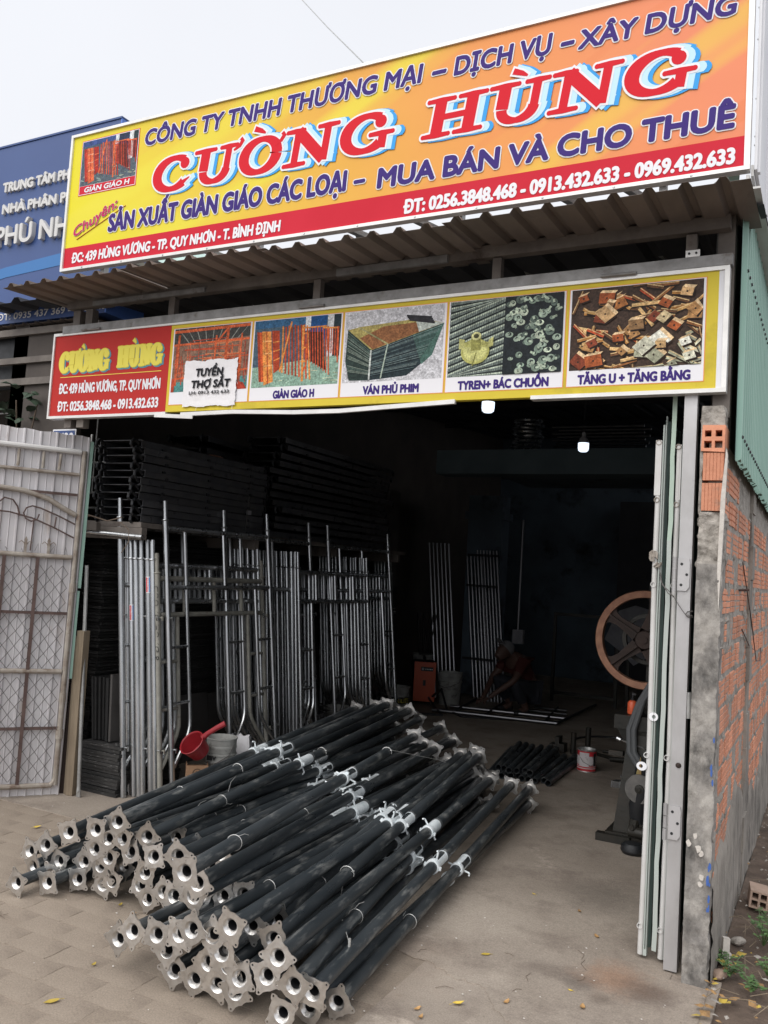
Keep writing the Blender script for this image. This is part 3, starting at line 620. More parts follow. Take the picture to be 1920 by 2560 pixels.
# photograph printed on the signs: orange frames leaning in a yard
def frames_print(w, h, parent, x0, z0, y, red=False, seed=1, caption=None):
    P = Print(w, h); rn = random.Random(seed)
    o1, o2, o3 = ('c04028', 'a82a1e', 'd86a40') if red else ('cf5a2c', 'b04426', 'e09048')
    P.poly([(0,0),(1,0),(1,1),(0,1)], '8fae9c' if not red else '55606a'); P.poly([(0,.30),(1,.42),(1,1),(0,1)], '4b5f6e'); P.poly([(0,.88),(1,.90),(1,1),(0,1)], '3a668c' if not red else '3a4f86'); P.poly([(.6,.8),(.66,.8),(.66,1),(.6,1)], 'd9dde2'); P.poly([(.66,.62),(.84,.65),(.84,1),(.66,1)], '1d4f86' if not red else '27304a'); P.poly([(.85,.4),(.92,.4),(.92,1),(.85,1)], 'd5d7d8'); P.poly([(.92,.4),(1,.4),(1,1),(.92,1)], '27363c')
    for i in range(40): a = rn.random(); b = rn.uniform(0, .32); P.line((a, b), (a+rn.uniform(.02, .09), b+rn.uniform(-.03, .03)), .006, rn.choice(['6f8f80', 'b9d0bd', 'd6d8b8', '7a8a70']))
    # leaning ladder panels on the left
    for k, (bx, c) in enumerate(((.03, o2), (.06, o1), (.09, o2))): P.poly([(bx, .84-k*.01), (bx+.08, .82), (bx+.12, .10), (bx+.06, .08)], jit(c, .15, rn))
    P.poly([(.09, .84), (.20, .83), (.26, .08), (.15, .03)], o3); P.line((.145, .83), (.2, .05), .012, o2)
    for t in (.2, .45, .7): P.line((.10+.05*t, .84-.75*t), (.205+.05*t, .83-.72*t), .012, 'f0b070' if not red else 'e8a080')
    P.poly([(.21, .84), (.30, .83), (.33, .26), (.26, .2)], o2)
    for t in (.25, .5, .75): P.line((.215+.05*t, .8-.55*t), (.31+.02*t, .8-.5*t), .01, o3)
    for i in range(9):
        x = .34+i*.035; P.line((x, .9-rn.random()*.03), (x+.02+i*.006, .2-.015*i), .018, jit(rn.choice([o1, o2, o3]), .18, rn))
    P.line((.44, .95), (.33, .22), .018, o3)
    P.poly([(.64, .78), (.80, .76), (.86, .2), (.68, .35)], '38201a')
    for i in range(9): x = .62+i*.030; P.line((x, .84), (x+.035, .36-.028*i), .012, jit(rn.choice([o1, o2]), .2, rn))
    for yy in (.84, .76, .55, .35): P.line((.57, yy), (.64 if yy < .8 else .84, yy), .014, o3)
    P.line((.575, .88), (.60, .06), .024, o3); P.line((.625, .84), (.635, .3), .016, o1); P.line((.635, .3), (.60, .2), .016, o1)
    for i in range(7): x = .83+i*.022; P.line((x, .82), (x+.012, .5-.02*i), .010, jit(rn.choice([o1, o2]), .2, rn))
    P.line((.80, .82), (.985, .80), .016, o3); P.line((.975, .82), (.985, .3), .014, o1)
    return P.build(parent, x0, z0, y)
q = MB(); q.span((.098, -.0022, .498), (.598, .0, .870)); q.build('picture_border', 'ink_red', US, smooth=False)
q = MB(); q.span((.102, -.0026, .502), (.594, -.0005, .866)); q.build('picture_mount', 'ink_white', US, smooth=False)
q = MB(); q.span((.106, -.003, .506), (.590, -.0008, .560)); q.build('picture_caption', 'sign_red', US, smooth=False)
frames_print(.484-.0, .300, US, .106, .562, -.0032, red=True, seed=3)
text('lettering', 'GIÀN GIÁO H', US, (.155, .545, .516, .547), 'ink_white', -.0036, .002, .1)
# supports behind the upper sign
tr = thing('sign_support_frame', 'pale galvanised steel angles propping the upper signboard above the awning', 'support frame', (-2.4, 4.1, 3.3))
def trb(a, b, w=.04): q = MB(); q.bar([a[0]+2.4, a[1]-4.1, a[2]-3.3], [b[0]+2.4, b[1]-4.1, b[2]-3.3], w, w*.8); q.build('brace', 'green_sheet' if w > .045 else 'galv_dull', tr, smooth=False)
for x in (-4.2, -2.98, -1.72, -.72): trb((x, 3.935, 4.3), (x, 3.935, 3.36), .04)
for x in (-4.0, -3.4, -2.4, -2.0, -1.2, -.9): trb((x, 3.94, 3.47), (x+.45, 5.0, 3.42), .035)
for x in (-3.9, -2.7, -1.3): trb((x, 3.95, 4.2), (x-.1, 5.2, 3.45), .035)
trb((-.42, 3.95, 3.44), (-1.55, 5.6, 3.62), .05); trb((-4.4, 3.93, 3.62), (-.4, 3.93, 3.62), .04); trb((-4.3, 5.1, 3.46), (-.6, 5.1, 3.46), .04)
# ---------------------------------------------------------------- lower sign
LS = thing('product_signboard', 'long yellow signboard with product pictures and a red left end over the doorway', 'signboard', (-4.53, FY, 2.458)); LW, LH = 4.115, .556
q = MB(); q.span((.01, 0, .012), (LW-.01, .04, LH-.01)); q.build('panel', 'sign_yellow_low', LS, smooth=False)
q = MB(); q.span((.012, -.001, .014), (.99, .004, LH-.014)); q.build('red_panel', 'sign_red_low', LS, smooth=False)
q = MB(); q.span((4.072, -.001, .014), (LW-.014, .004, LH-.014)); q.build('grey_edge', 'white_sheet', LS, smooth=False)
for a, b in (((0, -.01, LH-.018), (LW, .045, LH)), ((0, -.0105, .0), (.014, .0445, LH-.018)), ((LW-.02, -.0105, .018), (LW, .0445, LH-.018)), ((.0, -.01, -.004), (1.0, .045, .012)), ((2.95+.3, -.01, .0), (LW, .045, .018))):
    q = MB(); q.span(a, b); q.build('frame_bar', 'frame_alu', LS, smooth=False)
q = MB(); pts = [(1.12, -.008), (1.5, -.004), (1.9, -.020), (2.2, -.022), (2.5, -.010), (2.86, .004)]
for i in range(len(pts)-1): q.bar((pts[i][0], -.004, pts[i][1]), (pts[i+1][0]+.004, -.004-.0015*(i % 2), pts[i+1][1]), .020, .022, (0, 0, 1))
q.build('torn_frame_strip', 'frame_alu', LS, smooth=False)
q = MB(); q.bar((.92, -.012, -.008), (1.22, -.02, -.028), .006, .022, (0, 0, 1)); q.build('bent_frame_strip', 'frame_alu', LS, smooth=False)
rl = MB(); rl.bar((-4.45, 3.885, 3.032), (-.405, 3.885, 3.04), .045, .05, (0, 0, 1)); tag(rl.build('sign_rail', 'grey_rail', smooth=False), 'grey weathered steel rail along the top of the product signboard', 'rail')
for x in (-4.2, -2.55, -.9):
    q = MB(); q.tube([(x-.07, 3.855, 3.018), (x+.09, 3.855, 3.018)], .008, 8); tag(q.build('rail_hinge', 'grey_rail'), {-4.2: 'small barrel hinge on the sign rail above the red left end', -2.55: 'small barrel hinge on the sign rail above the plywood picture', -.9: 'small barrel hinge on the sign rail above the rusty fittings picture'}[x], 'hinge')
q = MB(); q.span((-.60, 3.86, 3.065), (-.54, 3.866, 3.095)); q.tube([(-.585, 3.862, 3.08), (-.585, 3.855, 3.08)], .005, 8, mi=1); q.tube([(-.555, 3.862, 3.08), (-.555, 3.855, 3.08)], .005, 8, mi=1); tag(q.build('bolt_plate', ['frame_alu', 'black_metal'], smooth=False), 'small pale bolt plate with two bolts on the right end of the sign rail', 'bracket')
panels = [(1.015, 1.585), (1.603, 2.18), (2.198, 2.787), (2.805, 3.396), (3.42, 4.018)]
caps = [None, ('GIÀN GIÁO H', 1.765, 2.03), ('VÁN PHỦ PHIM', 2.335, 2.655), ('TYREN+ BÁC CHUỒN', 2.873, 3.33), ('TĂNG U + TĂNG BẰNG', 3.472, 3.965)]
for i, (a, b) in enumerate(panels):
    q = MB(); q.span((a-.006, -.0012, .050), (b+.006, .0, .517)); q.build('picture_border', 'ink_orange', LS, smooth=False)
    q = MB(); q.span((a-.002, -.0018, .054), (b+.002, 0, .513)); q.build('picture_mount', 'ink_white', LS, smooth=False)
    if caps[i]: text('lettering', caps[i][0], LS, (caps[i][1], caps[i][2], .064, .104), 'ink_navy', -.0022, .003, .0)
PZ, PH = .128, .382
# print 1: orange scaffold under a dark deck
P = Print(.555, PH); rn = random.Random(8)
P.poly([(0,0),(1,0),(1,1),(0,1)], '8a6a58'); P.poly([(0,0),(1,0),(1,.2),(0,.15)], '4f8a86'); P.poly([(0,.74),(1,.8),(1,1),(0,1)], '43423f'); P.poly([(.25,.35),(.8,.4),(.75,.6),(.3,.58)], '6b675c')
for i in range(9): x = .05+i*.12; P.line((x, 1), (x+(.5-x)*.35, .76), .012, '8d8f88')
for i in range(46):
    x = rn.random(); t = rn.uniform(.35, .8); P.line((x, t), (x+rn.uniform(-.01, .01), rn.uniform(.05, .4)), rn.uniform(.006, .014), jit(rn.choice(['b5442c', 'c65a38', '9a3826', 'd07048']), .2, rn))
for i in range(26):
    y_ = rn.uniform(.2, .8); x = rn.random()*.7; P.line((x, y_), (x+rn.uniform(.15, .5), y_+rn.uniform(-.01, .02)), rn.uniform(.006, .013), jit(rn.choice(['b5442c', 'c65a38', 'c88058']), .2, rn))
for a, b, w_ in (((0, .95), (1, .97), .03), ((0, .74), (1, .76), .022), ((.07, .9), (.05, .1), .03), ((.72, .97), (.70, .3), .035), ((.57, .85), (.56, .4), .022), ((.9, .85), (.88, .15), .02), ((.0, .2), (1, .3), .02), ((.55, .7), (.72, .95), .02)): P.line(a, b, w_, jit('d0623a', .12, rn))
P.poly([(0, 0), (.04, 0), (.05, .22), (.0, .2)], 'b84a30'); P.poly([(.8, 0), (1, 0), (.95, .1), (.82, .13)], 'b0402c')
P.build(LS, 1.022, PZ-.0, -.0022)
frames_print(.565, PH, LS, 1.609, PZ, -.0022, seed=5)
# print 3: stack of film faced boards
P = Print(.575, PH); rn = random.Random(4); P.poly([(0,0),(1,0),(1,1),(0,1)], 'c9c8cc')
P.poly([(.03, .75), (.3, .44), (.28, .02), (.07, .03), (.02, .3)], '33443f'); P.poly([(.28, .44), (1.0, .74), (.88, .30), (.66, .06), (.27, .02)], '27353a')
P.poly([(.7, .6), (1.0, .74), (.9, .32), (.8, .2)], '48685f')
P.poly([(.03, .75), (.16, .78), (.75, .83), (1.0, .74), (.29, .44)], 'a89a5c'); P.poly([(.16, .62), (.4, .76), (.72, .78), (.8, .66), (.3, .45)], '8f5f3c'); P.poly([(.72, .82), (1, .74), (.76, .645)], 'b9c0b8')
for i in range(34):
    t = i/34; P.line((.03+.02*t, .74-.7*t), (.28, .43-.40*t), .004, rn.choice(['5a6b62', '1c2626', '8a9488', '24302e']))
    P.line((.29, .43-.40*t), (.99-.3*t, .73-.66*t), .004, rn.choice(['5d6f70', '18222a', '2e3c40', '7b8a88']))
P.line((.285, .44), (.28, .03), .016, 'cdd3ce'); P.line((.14, .78), (.455, .51), .014, '9a9468'); P.line((.455, .51), (.40, .04), .013, 'aebcae')
for i in range(4): P.line((.63+i*.01, .88-.02*i), (.88+i*.01, .83-.025*i), .018, '2c2b30')
P.build(LS, 2.203, PZ, -.0022)
# print 4: threaded rods and wing nuts
P = Print(.578, PH); rn = random.Random(6); P.poly([(0,0),(1,0),(1,1),(0,1)], '23292a')
for i in range(15):
    y0 = -.25+i*.088
    P.line((0, y0), (.5, y0+.26), .042, jit('75807a', .15, rn)); P.line((0, y0+.018), (.5, y0+.278), .012, jit('c0cbb8', .1, rn))
    for k in range(24): t = k/24; P.line((.5*t, y0+.26*t-.03), (.5*t+.006, y0+.26*t+.03), .004, '39423f')
P.poly([(.5, 0), (1, 0), (1, 1), (.5, 1)], '20262a')
for i in range(70):
    x, y_, r_ = rn.uniform(.52, .97), rn.uniform(.03, .97), rn.uniform(.022, .04); c = jit(rn.choice(['9fb0a0', '7d8e80', 'c2cdb8', '5c6a62']), .15, rn)
    P.disc(x, y_, r_, c, rn.uniform(.6, 1)); P.disc(x+.004, y_+.008, r_*.45, '38423e'); P.line((x, y_), (x+rn.uniform(-.05, .05), y_+rn.uniform(-.04, .06)), .018, jit('aab8a4', .2, rn))
P.disc(.25, .32, .13, 'b7b56a', .85, 20); P.disc(.25, .33, .11, 'c9c883', .85, 20); P.line((.11, .42), (.39, .40), .045, 'a9a763'); P.poly([(.10, .36), (.15, .36), (.15, .48), (.10, .5)], 'bdbb78'); P.poly([(.36, .36), (.41, .38), (.41, .5), (.37, .46)], 'bdbb78')
P.poly([(.21, .33), (.30, .33), (.30, .52), (.21, .52)], '8c8a4c'); P.disc(.255, .52, .045, 'd4d294', .8); P.disc(.255, .52, .025, '4a4a30', .8); P.line((.26, .3), (.23, .13), .012, '8c8a4c')
P.build(LS, 2.811, PZ, -.0022)
# print 5: rusty U heads and pins
P = Print(.583, PH); rn = random.Random(9); P.poly([(0,0),(1,0),(1,1),(0,1)], '43332a')
pal = ['a8743c', 'b5854c', '8a5a34', 'c69a5e', 'b5502e', '9a3e28', '6d4a30', 'd8b078']
for i in range(90):
    x, y_ = rn.random(), rn.random(); a = rn.uniform(-.5, .9) if rn.random() < .7 else rn.uniform(1, 2.4); L = rn.uniform(.08, .3); c = jit(rn.choice(pal[:5]+pal[6:]), .2, rn)
    if x > .62 and y_ < .42: c = jit(rn.choice(['cfcdb4', 'e0dfcf', 'a9a98f', '8f8f7c']), .15, rn)
    b = (x+L*math.cos(a), y_-L*math.sin(a)); P.line((x, y_-.012), (b[0], b[1]-.012), .034, '2b1f18'); P.line((x, y_), b, .026, c); P.line((x, y_+.012), (b[0], b[1]+.012), .006, jit('e0c08c', .1, rn))
for i in range(34):
    x, y_ = rn.uniform(.05, .95), rn.uniform(.02, .9); s_ = rn.uniform(.03, .07); a = rn.uniform(-.9, .9)
    c = jit(rn.choice(['a4562f', 'a86c3c', '84402a', 'b98a58', 'cfa878', '8a6a48', 'c8b48c']) if not (x > .5 and y_ < .4) else rn.choice(['d6d4be', 'eceadb', 'a4a48c', 'c4a070']), .15, rn)
    ca_, sa_ = math.cos(a), math.sin(a); Q = [(-s_, -s_*.8), (s_, -s_*.8), (s_, s_*.8), (-s_, s_*.8)]; Q = [(x+u*ca_-v*sa_, y_+(u*sa_+v*ca_)*1.3) for u, v in Q]
    P.poly([(u+.012, v-.02) for u, v in Q], '2a1c15'); P.poly(Q, c); P.poly([Q[3], Q[2], (Q[2][0]+.02, Q[2][1]+.03), (Q[3][0]+.02, Q[3][1]+.03)], jit('e6c69a', .1, rn)); P.disc(x, y_, .008, '3a2a20')
P.build(LS, 3.427, PZ, -.0022)
# low sign title: narrow slab letters
L2 = [('ink_teal', .006, .010, -.006), ('sign_yellow_low', .0035, 0, 0)]
title(LS, 'CUONG', .075, .50, .292, .432, 'ink_yellow', L2, [horn(1.93, .95), horn(2.86, .88), grave(2.5, 1.12)], y=-.002, shear=0)
title(LS, 'HUNG', .575, .935, .302, .438, 'ink_yellow', L2, [grave(1.63, 1.13)], y=-.002, shear=0)
q = MB(); q.span((.083, -.002, .263), (.935, -.0005, .267)); q.build('rule_line', 'ink_yellow', LS, smooth=False)
text('lettering', 'ĐC: 439 HÙNG VƯƠNG, TP. QUY NHƠN', LS, (.085, .935, .159, .219), 'ink_white', -.002, .003, 0)
text('lettering', 'ĐT: 0256.3848.468 - 0913.432.633', LS, (.085, .930, .045, .102), 'ink_white', -.002, .003, 0)
# job notice taped on the sign
NT = thing('paper_notice', 'white plastic job notice TUYỂN THỢ SẮT taped over the scaffold picture', 'notice', (-3.405, FY-.006, 2.492)); rn = random.Random(3)
g = MB(); n = 26
vs = [(.385*i/n+rn.uniform(-.001, .001)+(rn.uniform(-.003, .003) if i in (0, n) else 0), -.003-abs(.0035*math.sin(i*.9+j*.5))*(1 if (i < 3 or j < 3 or i > n-3 or j > n-4) else .12), .272*j/n+(rn.uniform(-.003, .003) if j in (0, n) else 0)+.004*math.sin(i*.5)) for j in range(n+1) for i in range(n+1)]
g.add(vs, [(j*(n+1)+i, j*(n+1)+i+1, (j+1)*(n+1)+i+1, (j+1)*(n+1)+i) for j in range(n) for i in range(n)]); g.build('sheet', 'paper', NT)
q = MB()
for i in range(26):
    s_ = rn.choice('tblr'); x = rn.uniform(0, .385) if s_ in 'tb' else (0 if s_ == 'l' else .385); z = rn.uniform(0, .27) if s_ in 'lr' else (0 if s_ == 'b' else .272); a = rn.uniform(0, 6.28); L = rn.uniform(.012, .035)
    q.add([(x, -.004, z), (x+.003, -.004, z+.001), (x+L*math.cos(a), -.004, z+L*math.sin(a))], [(0, 1, 2)])
q.build('frayed_edge', 'paper', NT, smooth=False)
text('lettering', 'TUYỂN', NT, (.092, .288, .179, .222), 'ink_black', -.0095, .0028, .1)
text('lettering', 'THỢ SẮT', NT, (.065, .345, .110, .152), 'ink_black', -.0095, .0028, .1)
text('lettering', 'LH: 0913 432 633', NT, (.05, .34, .072, .090), 'ink_black', -.0095, .0008, 0)
# ---------------------------------------------------------------- white return + flashing on the right of the sign
rt = thing('white_side_cladding', 'white metal cladding running back from the right end of the big signboard', 'cladding', (-.335, 3.9, 3.44))
q = MB(); q.span((-.0, .0, .0), (.012, 2.6, 1.3)); q.build('sheet', 'white_sheet', rt, smooth=False)
for y in (.03, .5, 1.0, 1.5): q = MB(); q.span((.012, y, 0), (.022, y+.03, 1.3)); q.build('rib', 'white_sheet', rt, smooth=False)
q = MB()
for z in (.12, .16, .33, .6, .75, .95): q.lathe([(0, .004), (.004, .003), (.005, 0)], 8, Matrix.Translation((-.001, .018+.004*math.sin(z*9), z)) @ Matrix.Rotation(R(90), 4, 'X'))
q.build('screw', 'galv_dull', rt)
q = MB(); q.span((-.012, -.004, -.03), (-.001, 2.6, .02)); q.span((-.03, -.02, -.085), (-.016, 2.6, -.028)); q.span((-.0305, -.02, -.095), (.03, 2.6, -.0855)); q.build('flashing', 'paint_white', rt, smooth=False)
# green corrugated side wall above the brick wall
gs = thing('green_side_sheeting', 'pale green corrugated sheet wall above the brick wall on the right', 'sheet wall', (-.375, 3.93, 2.18))
q = MB(); pr = []; y = 0
while y < 5.2:
    for dy, dx in ((0, 0), (.35, 0), (.47, .02), (.60, .02), (.72, 0)): pr.append((dx, y+dy*.1))
    y += .1
n = len(pr); zt = lambda y: 1.16+.03*y; rn = random.Random(7)
jag = [0 if False else rn.uniform(-.012, .012) for _ in pr]
vs = [(p[0], p[1], 0+.0*p[1]+(-.012*p[1])+jag[i]) for i, p in enumerate(pr)]+[(p[0], p[1], zt(p[1])) for p in pr]+[(p[0]-.002, p[1], -.012*p[1]+jag[i]) for i, p in enumerate(pr)]+[(p[0]-.002, p[1], zt(p[1])) for p in pr]
q.add(vs, [(i, i+1, n+i+1, n+i) for i in range(n-1)]+[(2*n+i, 3*n+i, 3*n+i+1, 2*n+i+1) for i in range(n-1)]+[(i, 2*n+i, 2*n+i+1, i+1) for i in range(n-1)]); q.build('corrugated_sheet', 'green_sheet', gs, smooth=False)
q = MB()
for i in range(26): q.lathe([(0, .007), (.006, .006), (.009, 0)], 6, Matrix.Translation((.021, .053+i*.1, .10-.01*i*.1)) @ Matrix.Rotation(R(90), 4, 'Y'))
for i in range(22): q.lathe([(0, .007), (.006, .006), (.009, 0)], 6, Matrix.Translation((.021, .053+i*.1, .84+.02*i*.1)) @ Matrix.Rotation(R(90), 4, 'Y'))
q.build('screw', 'black_metal', gs)
# ---------------------------------------------------------------- brick side wall
BW = thing('brick_side_wall', 'long orange hollow brick wall with rough mortar receding on the right', 'wall', (-.405, 3.88, 0))
q = MB(); q.span((-.07, .0, -.1), (-.0045, 6.6, 2.24)); q.build('mortar_bed', 'mortar', BW, smooth=False)
def brick_mesh(L, H):
    q = MB(); pr = [(-.03, 0)]; nb = 4; bh = H/nb
    for i in range(nb): pr += [(.0, i*bh+.004), (.0, (i+1)*bh-.004), (-.005, (i+1)*bh-.001 if i < nb-1 else H)]
    pr.append((-.03, H)); n = len(pr)
    q.add([(x, 0, z) for x, z in pr]+[(x, L, z) for x, z in pr], [(i, n+i, n+i+1, i+1)[::-1] for i in range(n-1)]+[tuple(range(n)), tuple(range(n, 2*n))[::-1]]); return q.mesh('brick', 'brick', smooth=False)
BM = [brick_mesh(.172, .112), brick_mesh(.165, .112), brick_mesh(.084, .112)]
rb = random.Random(12); cnt = 0; row = 0; z = .07; farb = MB()
while z < 2.14:
    y = .02+rb.uniform(-.06, .02)-(.09 if row % 2 else 0)
    while y < 6.4:
        k = 2 if rb.random() < .3 else rb.randint(0, 1); L = (.172, .165, .084)[k]
        if y >= .012:
            nm = y < 3.35
            lowcov = z < .42+.10*math.sin(y*2)+.05*y-.25*max(0, 1-y*1.6)
            if nm and cnt < 298 and not (lowcov and z < .2) and rb.random() > .03:
                link('brick', BM[k], BW, (rb.uniform(-.005, .001), y, z+rb.uniform(-.003, .003)), (0, rb.uniform(-.015, .015), rb.uniform(-.008, .008))); cnt += 1
            elif not nm: farb.box((-.015, y+L/2, z+.056), (.03, L, .112))
        y += L+.012
    z += .131; row += 1
farb.build('distant_bricks', 'brick', BW, smooth=False)['kind'] = 'stuff'
# mortar squeezed out of the joints and smears
q = MB(); rb = random.Random(33)
def blob(q, c, sx, sy, sz, n=7, rn=rb):
    vs = [(c[0]+sx, c[1], c[2])]; P = []
    for k in range(n): a = 2*math.pi*k/n; r_ = rn.uniform(.6, 1.15); P.append((c[0]-.004, c[1]+sy*r_*math.cos(a), c[2]+sz*r_*math.sin(a)))
    q.add(vs+P, [(0, 1+k, 1+(k+1) % n) for k in range(n)])
for i in range(250):
    y = rb.random()**1.3*4.2+.02; row = rb.randint(0, 16); blob(q, (.001, y, .07+row*.131-.01+rb.uniform(-.02, .02)), rb.uniform(.003, .008), rb.uniform(.03, .09), rb.uniform(.012, .045), rb.randint(7, 10))
q.build('mortar_smears', 'mortar', BW)['kind'] = 'stuff'
# rendered base coat and a concrete upright in the wall
q = MB(); ny_ = 90; nz_ = 14
top = lambda y: .46+.16*math.sin(y*1.9+.3)*min(1, y)+.05*math.sin(y*9)+.03*math.sin(y*23)+.11*y if y < 1.7 else .60+.14*math.sin(y*2.2)+.06*math.sin(y*17)
import mathutils
vs = [(.004+.010*mathutils.noise.noise(Vector((j*.5, i*.8, 0)))+(.004 if i < nz_-1 else -.012), 6.5*j/ny_, -.1+(top(6.5*j/ny_)+.1)*i/nz_) for j in range(ny_+1) for i in range(nz_+1)]
q.add(vs, [(j*(nz_+1)+i, j*(nz_+1)+i+1, (j+1)*(nz_+1)+i+1, (j+1)*(nz_+1)+i)[::-1] for j in range(ny_) for i in range(nz_)]); q.build('render_base', 'render_coat', BW)
q = MB()
for i in range(12): z0 = .02+i*.185; q.span((-.02, 1.30-.01*math.sin(i), z0), (.014+.006*math.sin(i*2.3), 1.47+.012*math.cos(i*1.7), z0+.186))
q.build('concrete_upright', 'render_coat', BW, smooth=False)
q = MB(); q.tube([(0, .75, 1.62), (.05, .74, 1.625)], .006, 8); q.build('steel_stub', 'rust_bar', BW)
q = MB()
for a, b in (((0, 1.0, 1.42), (.01, 1.7, 1.28)), ((0, .9, 1.78), (.012, 1.9, 1.2)), ((.01, 1.9, 1.2), (.01, 2.3, 1.26))): q.tube([a, ((a[0]+b[0])/2+.01, (a[1]+b[1])/2, (a[2]+b[2])/2-.04), b], .003, 5)
q.build('tie_wire', 'rust_bar', BW)
# front pillar
PL = thing('concrete_pillar', 'grimy grey concrete pillar with hollow bricks on top at the wall end', 'pillar', (-.53, 3.846, 0))
def rough_block(x0, x1, y0, y1, z0, z1, amp, nx_=8, nz_=40, seed=0):
    q = MB(); loop = []
    for i in range(nx_): loop.append((x0+(x1-x0)*i/nx_, y0, 0, -1))
    for i in range(3): loop.append((x1, y0+(y1-y0)*i/3, 1, 0))
    for i in range(nx_): loop.append((x1-(x1-x0)*i/nx_, y1, 0, 1))
    for i in range(3): loop.append((x0, y1-(y1-y0)*i/3, -1, 0))
    n = len(loop); vs = []
    for j in range(nz_+1):
        z = z0+(z1-z0)*j/nz_
        for (x, y, ax, ay) in loop:
            d = amp*(mathutils.noise.noise(Vector((x*22, y*22+seed, z*16)))+.6*mathutils.noise.noise(Vector((x*60, y*60+seed, z*50))))
            vs.append((x+ax*d, y+ay*d, z))
    q.add(vs, [(j*n+i, j*n+(i+1) % n, (j+1)*n+(i+1) % n, (j+1)*n+i) for j in range(nz_) for i in range(n)]+[tuple(nz_*n+i for i in range(n))]); return q
rough_block(.024, .124, 0, .13, -.05, 1.72, .008, 10, 150).build('shaft', 'concrete_pillar', PL)
rough_block(.026, .120, .012, .12, 1.70, 1.94, .020, 10, 36, 5).build('mortar_lump', 'mortar', PL)
rough_block(.022, .036, .010, .12, 1.93, 2.39, .010, 3, 26, 9).build('mortar_smear', 'mortar', PL)
rough_block(.026, .118, .004, .12, 2.30, 2.395, .012, 8, 10, 2).build('mortar_cap', 'mortar', PL)
for z0, x0, x1 in ((1.945, .034, .118), (2.075, .036, .120)):
    q = MB(); n = 6
    pr = []
    for i in range(n): a = x0+(x1-x0)*i/n; w = (x1-x0)/n; pr += [(a, .002), (a+w*.85, .0025), (a+w*.92, .005)]
    pr += [(x1, .003), (x1, .1), (x0, .1)]
    q.poly([(x, y) for x, y in pr], .118, (), Matrix.Translation((0, 0, z0))); q.build('brick', 'brick', PL, smooth=False)
q = MB(); sq = lambda cx, cz, s_: [(cx-s_, cz-s_), (cx+s_, cz-s_), (cx+s_, cz+s_), (cx-s_, cz+s_)]
q.poly([(.026, 2.20), (.120, 2.195), (.122, 2.31), (.03, 2.312)], .16, [sq(.053, 2.228, .0155), sq(.096, 2.228, .0155), sq(.053, 2.275, .0135), sq(.096, 2.275, .0135)], Matrix(((1,0,0,0),(0,0,1,-.003),(0,1,0,0),(0,0,0,1)))); q.v = q.v; q.build('hollow_brick', 'brick', PL, smooth=False)
q = MB(); q.poly([(.118, 1.52), (.128, 1.9), (.134, 2.18), (.128, 2.21), (.112, 2.0), (.108, 1.7)], .02, (), Matrix(((1,0,0,0),(0,0,1,-.006),(0,1,0,0),(0,0,0,1)))); q.build('plaster_sliver', 'plaster_white', PL, smooth=False)
q = MB(); rb = random.Random(3)
for i in range(14): 
    x = rb.uniform(.112, .122); z = rb.choice([rb.uniform(.30, .52), rb.uniform(.78, 1.0)]); s_ = rb.uniform(.004, .013); q.poly([(x+s_*.6*rb.uniform(.6, 1.2)*math.cos(a), z+s_*1.7*rb.uniform(.6, 1.2)*math.sin(a)) for a in (0, 1, 2.1, 3.2, 4.2, 5.2)], .001, (), Matrix(((1,0,0,0),(0,0,1,-.0125-i*.0002),(0,1,0,0),(0,0,0,1))))
q.build('blue_paint_marks', 'blue_paint', PL, smooth=False)
q = MB()
for x, z, s_ in ((.035, .565, .012), (.075, .55, .014), (.086, .53, .011), (.09, .44, .011), (.085, .41, .010), (.06, .60, .010)): q.poly([(x+s_*rb.uniform(.6, 1.2)*math.cos(a), z+s_*1.3*rb.uniform(.6, 1.2)*math.sin(a)) for a in (0, .8, 1.6, 2.6, 3.5, 4.4, 5.3)], .001, (), Matrix(((1,0,0,0),(0,0,1,-.0125),(0,1,0,0),(0,0,0,1))))
q.build('plaster_spots', 'plaster_white', PL, smooth=False)
# ---------------------------------------------------------------- steel post and folded doors
PO = thing('door_post', 'pale steel box post with hinge plates beside the folded doors', 'post', (-.560, 3.93, 0))
q = MB(); q.span((-.027, -.027, .012), (.027, .027, 3.0)); q.build('box_section', 'post_steel', PO, smooth=False)
for z in (.62, 1.67):
    q = MB(); q.poly([(-.028, z-.07), (.010, z-.07), (.022, z-.052), (.022, z+.05), (.018, z+.07), (-.028, z+.07)], .005, (), Matrix(((1,0,0,0),(0,0,1,-.0355),(0,1,0,0),(0,0,0,1)))); h = q.build('hinge_plate', 'post_steel', PO, smooth=False)
    q = MB(); q.tube([(-.040, -.038, z-.075), (-.040, -.038, z-.028)], .0095, 10); q.tube([(-.040, -.038, z-.024), (-.040, -.038, z+.024)], .0085, 10); q.tube([(-.040, -.038, z+.028), (-.040, -.038, z+.075)], .0095, 10); q.build('hinge_barrel', 'post_steel', h)
    q = MB(); [q.lathe([(.0, 0), (.006, 0), (.0065, .002)], 10, Matrix.Translation((x, -.0365, zz)) @ Matrix.Rotation(R(-90), 4, 'X')) for x, zz in ((-.012, z+.045), (.010, z), (-.012, z-.045))]; q.build('bolt_hole', 'black_metal', h)
q = MB(); q.tube([(.036, -.012, 1.06), (.034, -.012, 1.17)], .0145, 12, cap=False); q.lathe([(.0145, 0), (.0105, 0)], 12, Matrix.Translation((.034, -.012, 1.17))); q.tube([(.034, -.012, 1.168), (.034, -.012, 1.10)], .0105, 12, cap=False); q.build('latch_sleeve', 'galv_dull', PO)
q = MB(); q.lathe([(0, .006), (.008, .005), (.012, 0)], 9, Matrix.Translation((.004, -.030, .86)) @ Matrix.Rotation(R(90), 4, 'X')); q.build('rusty_bolt', 'rust_dark', PO)
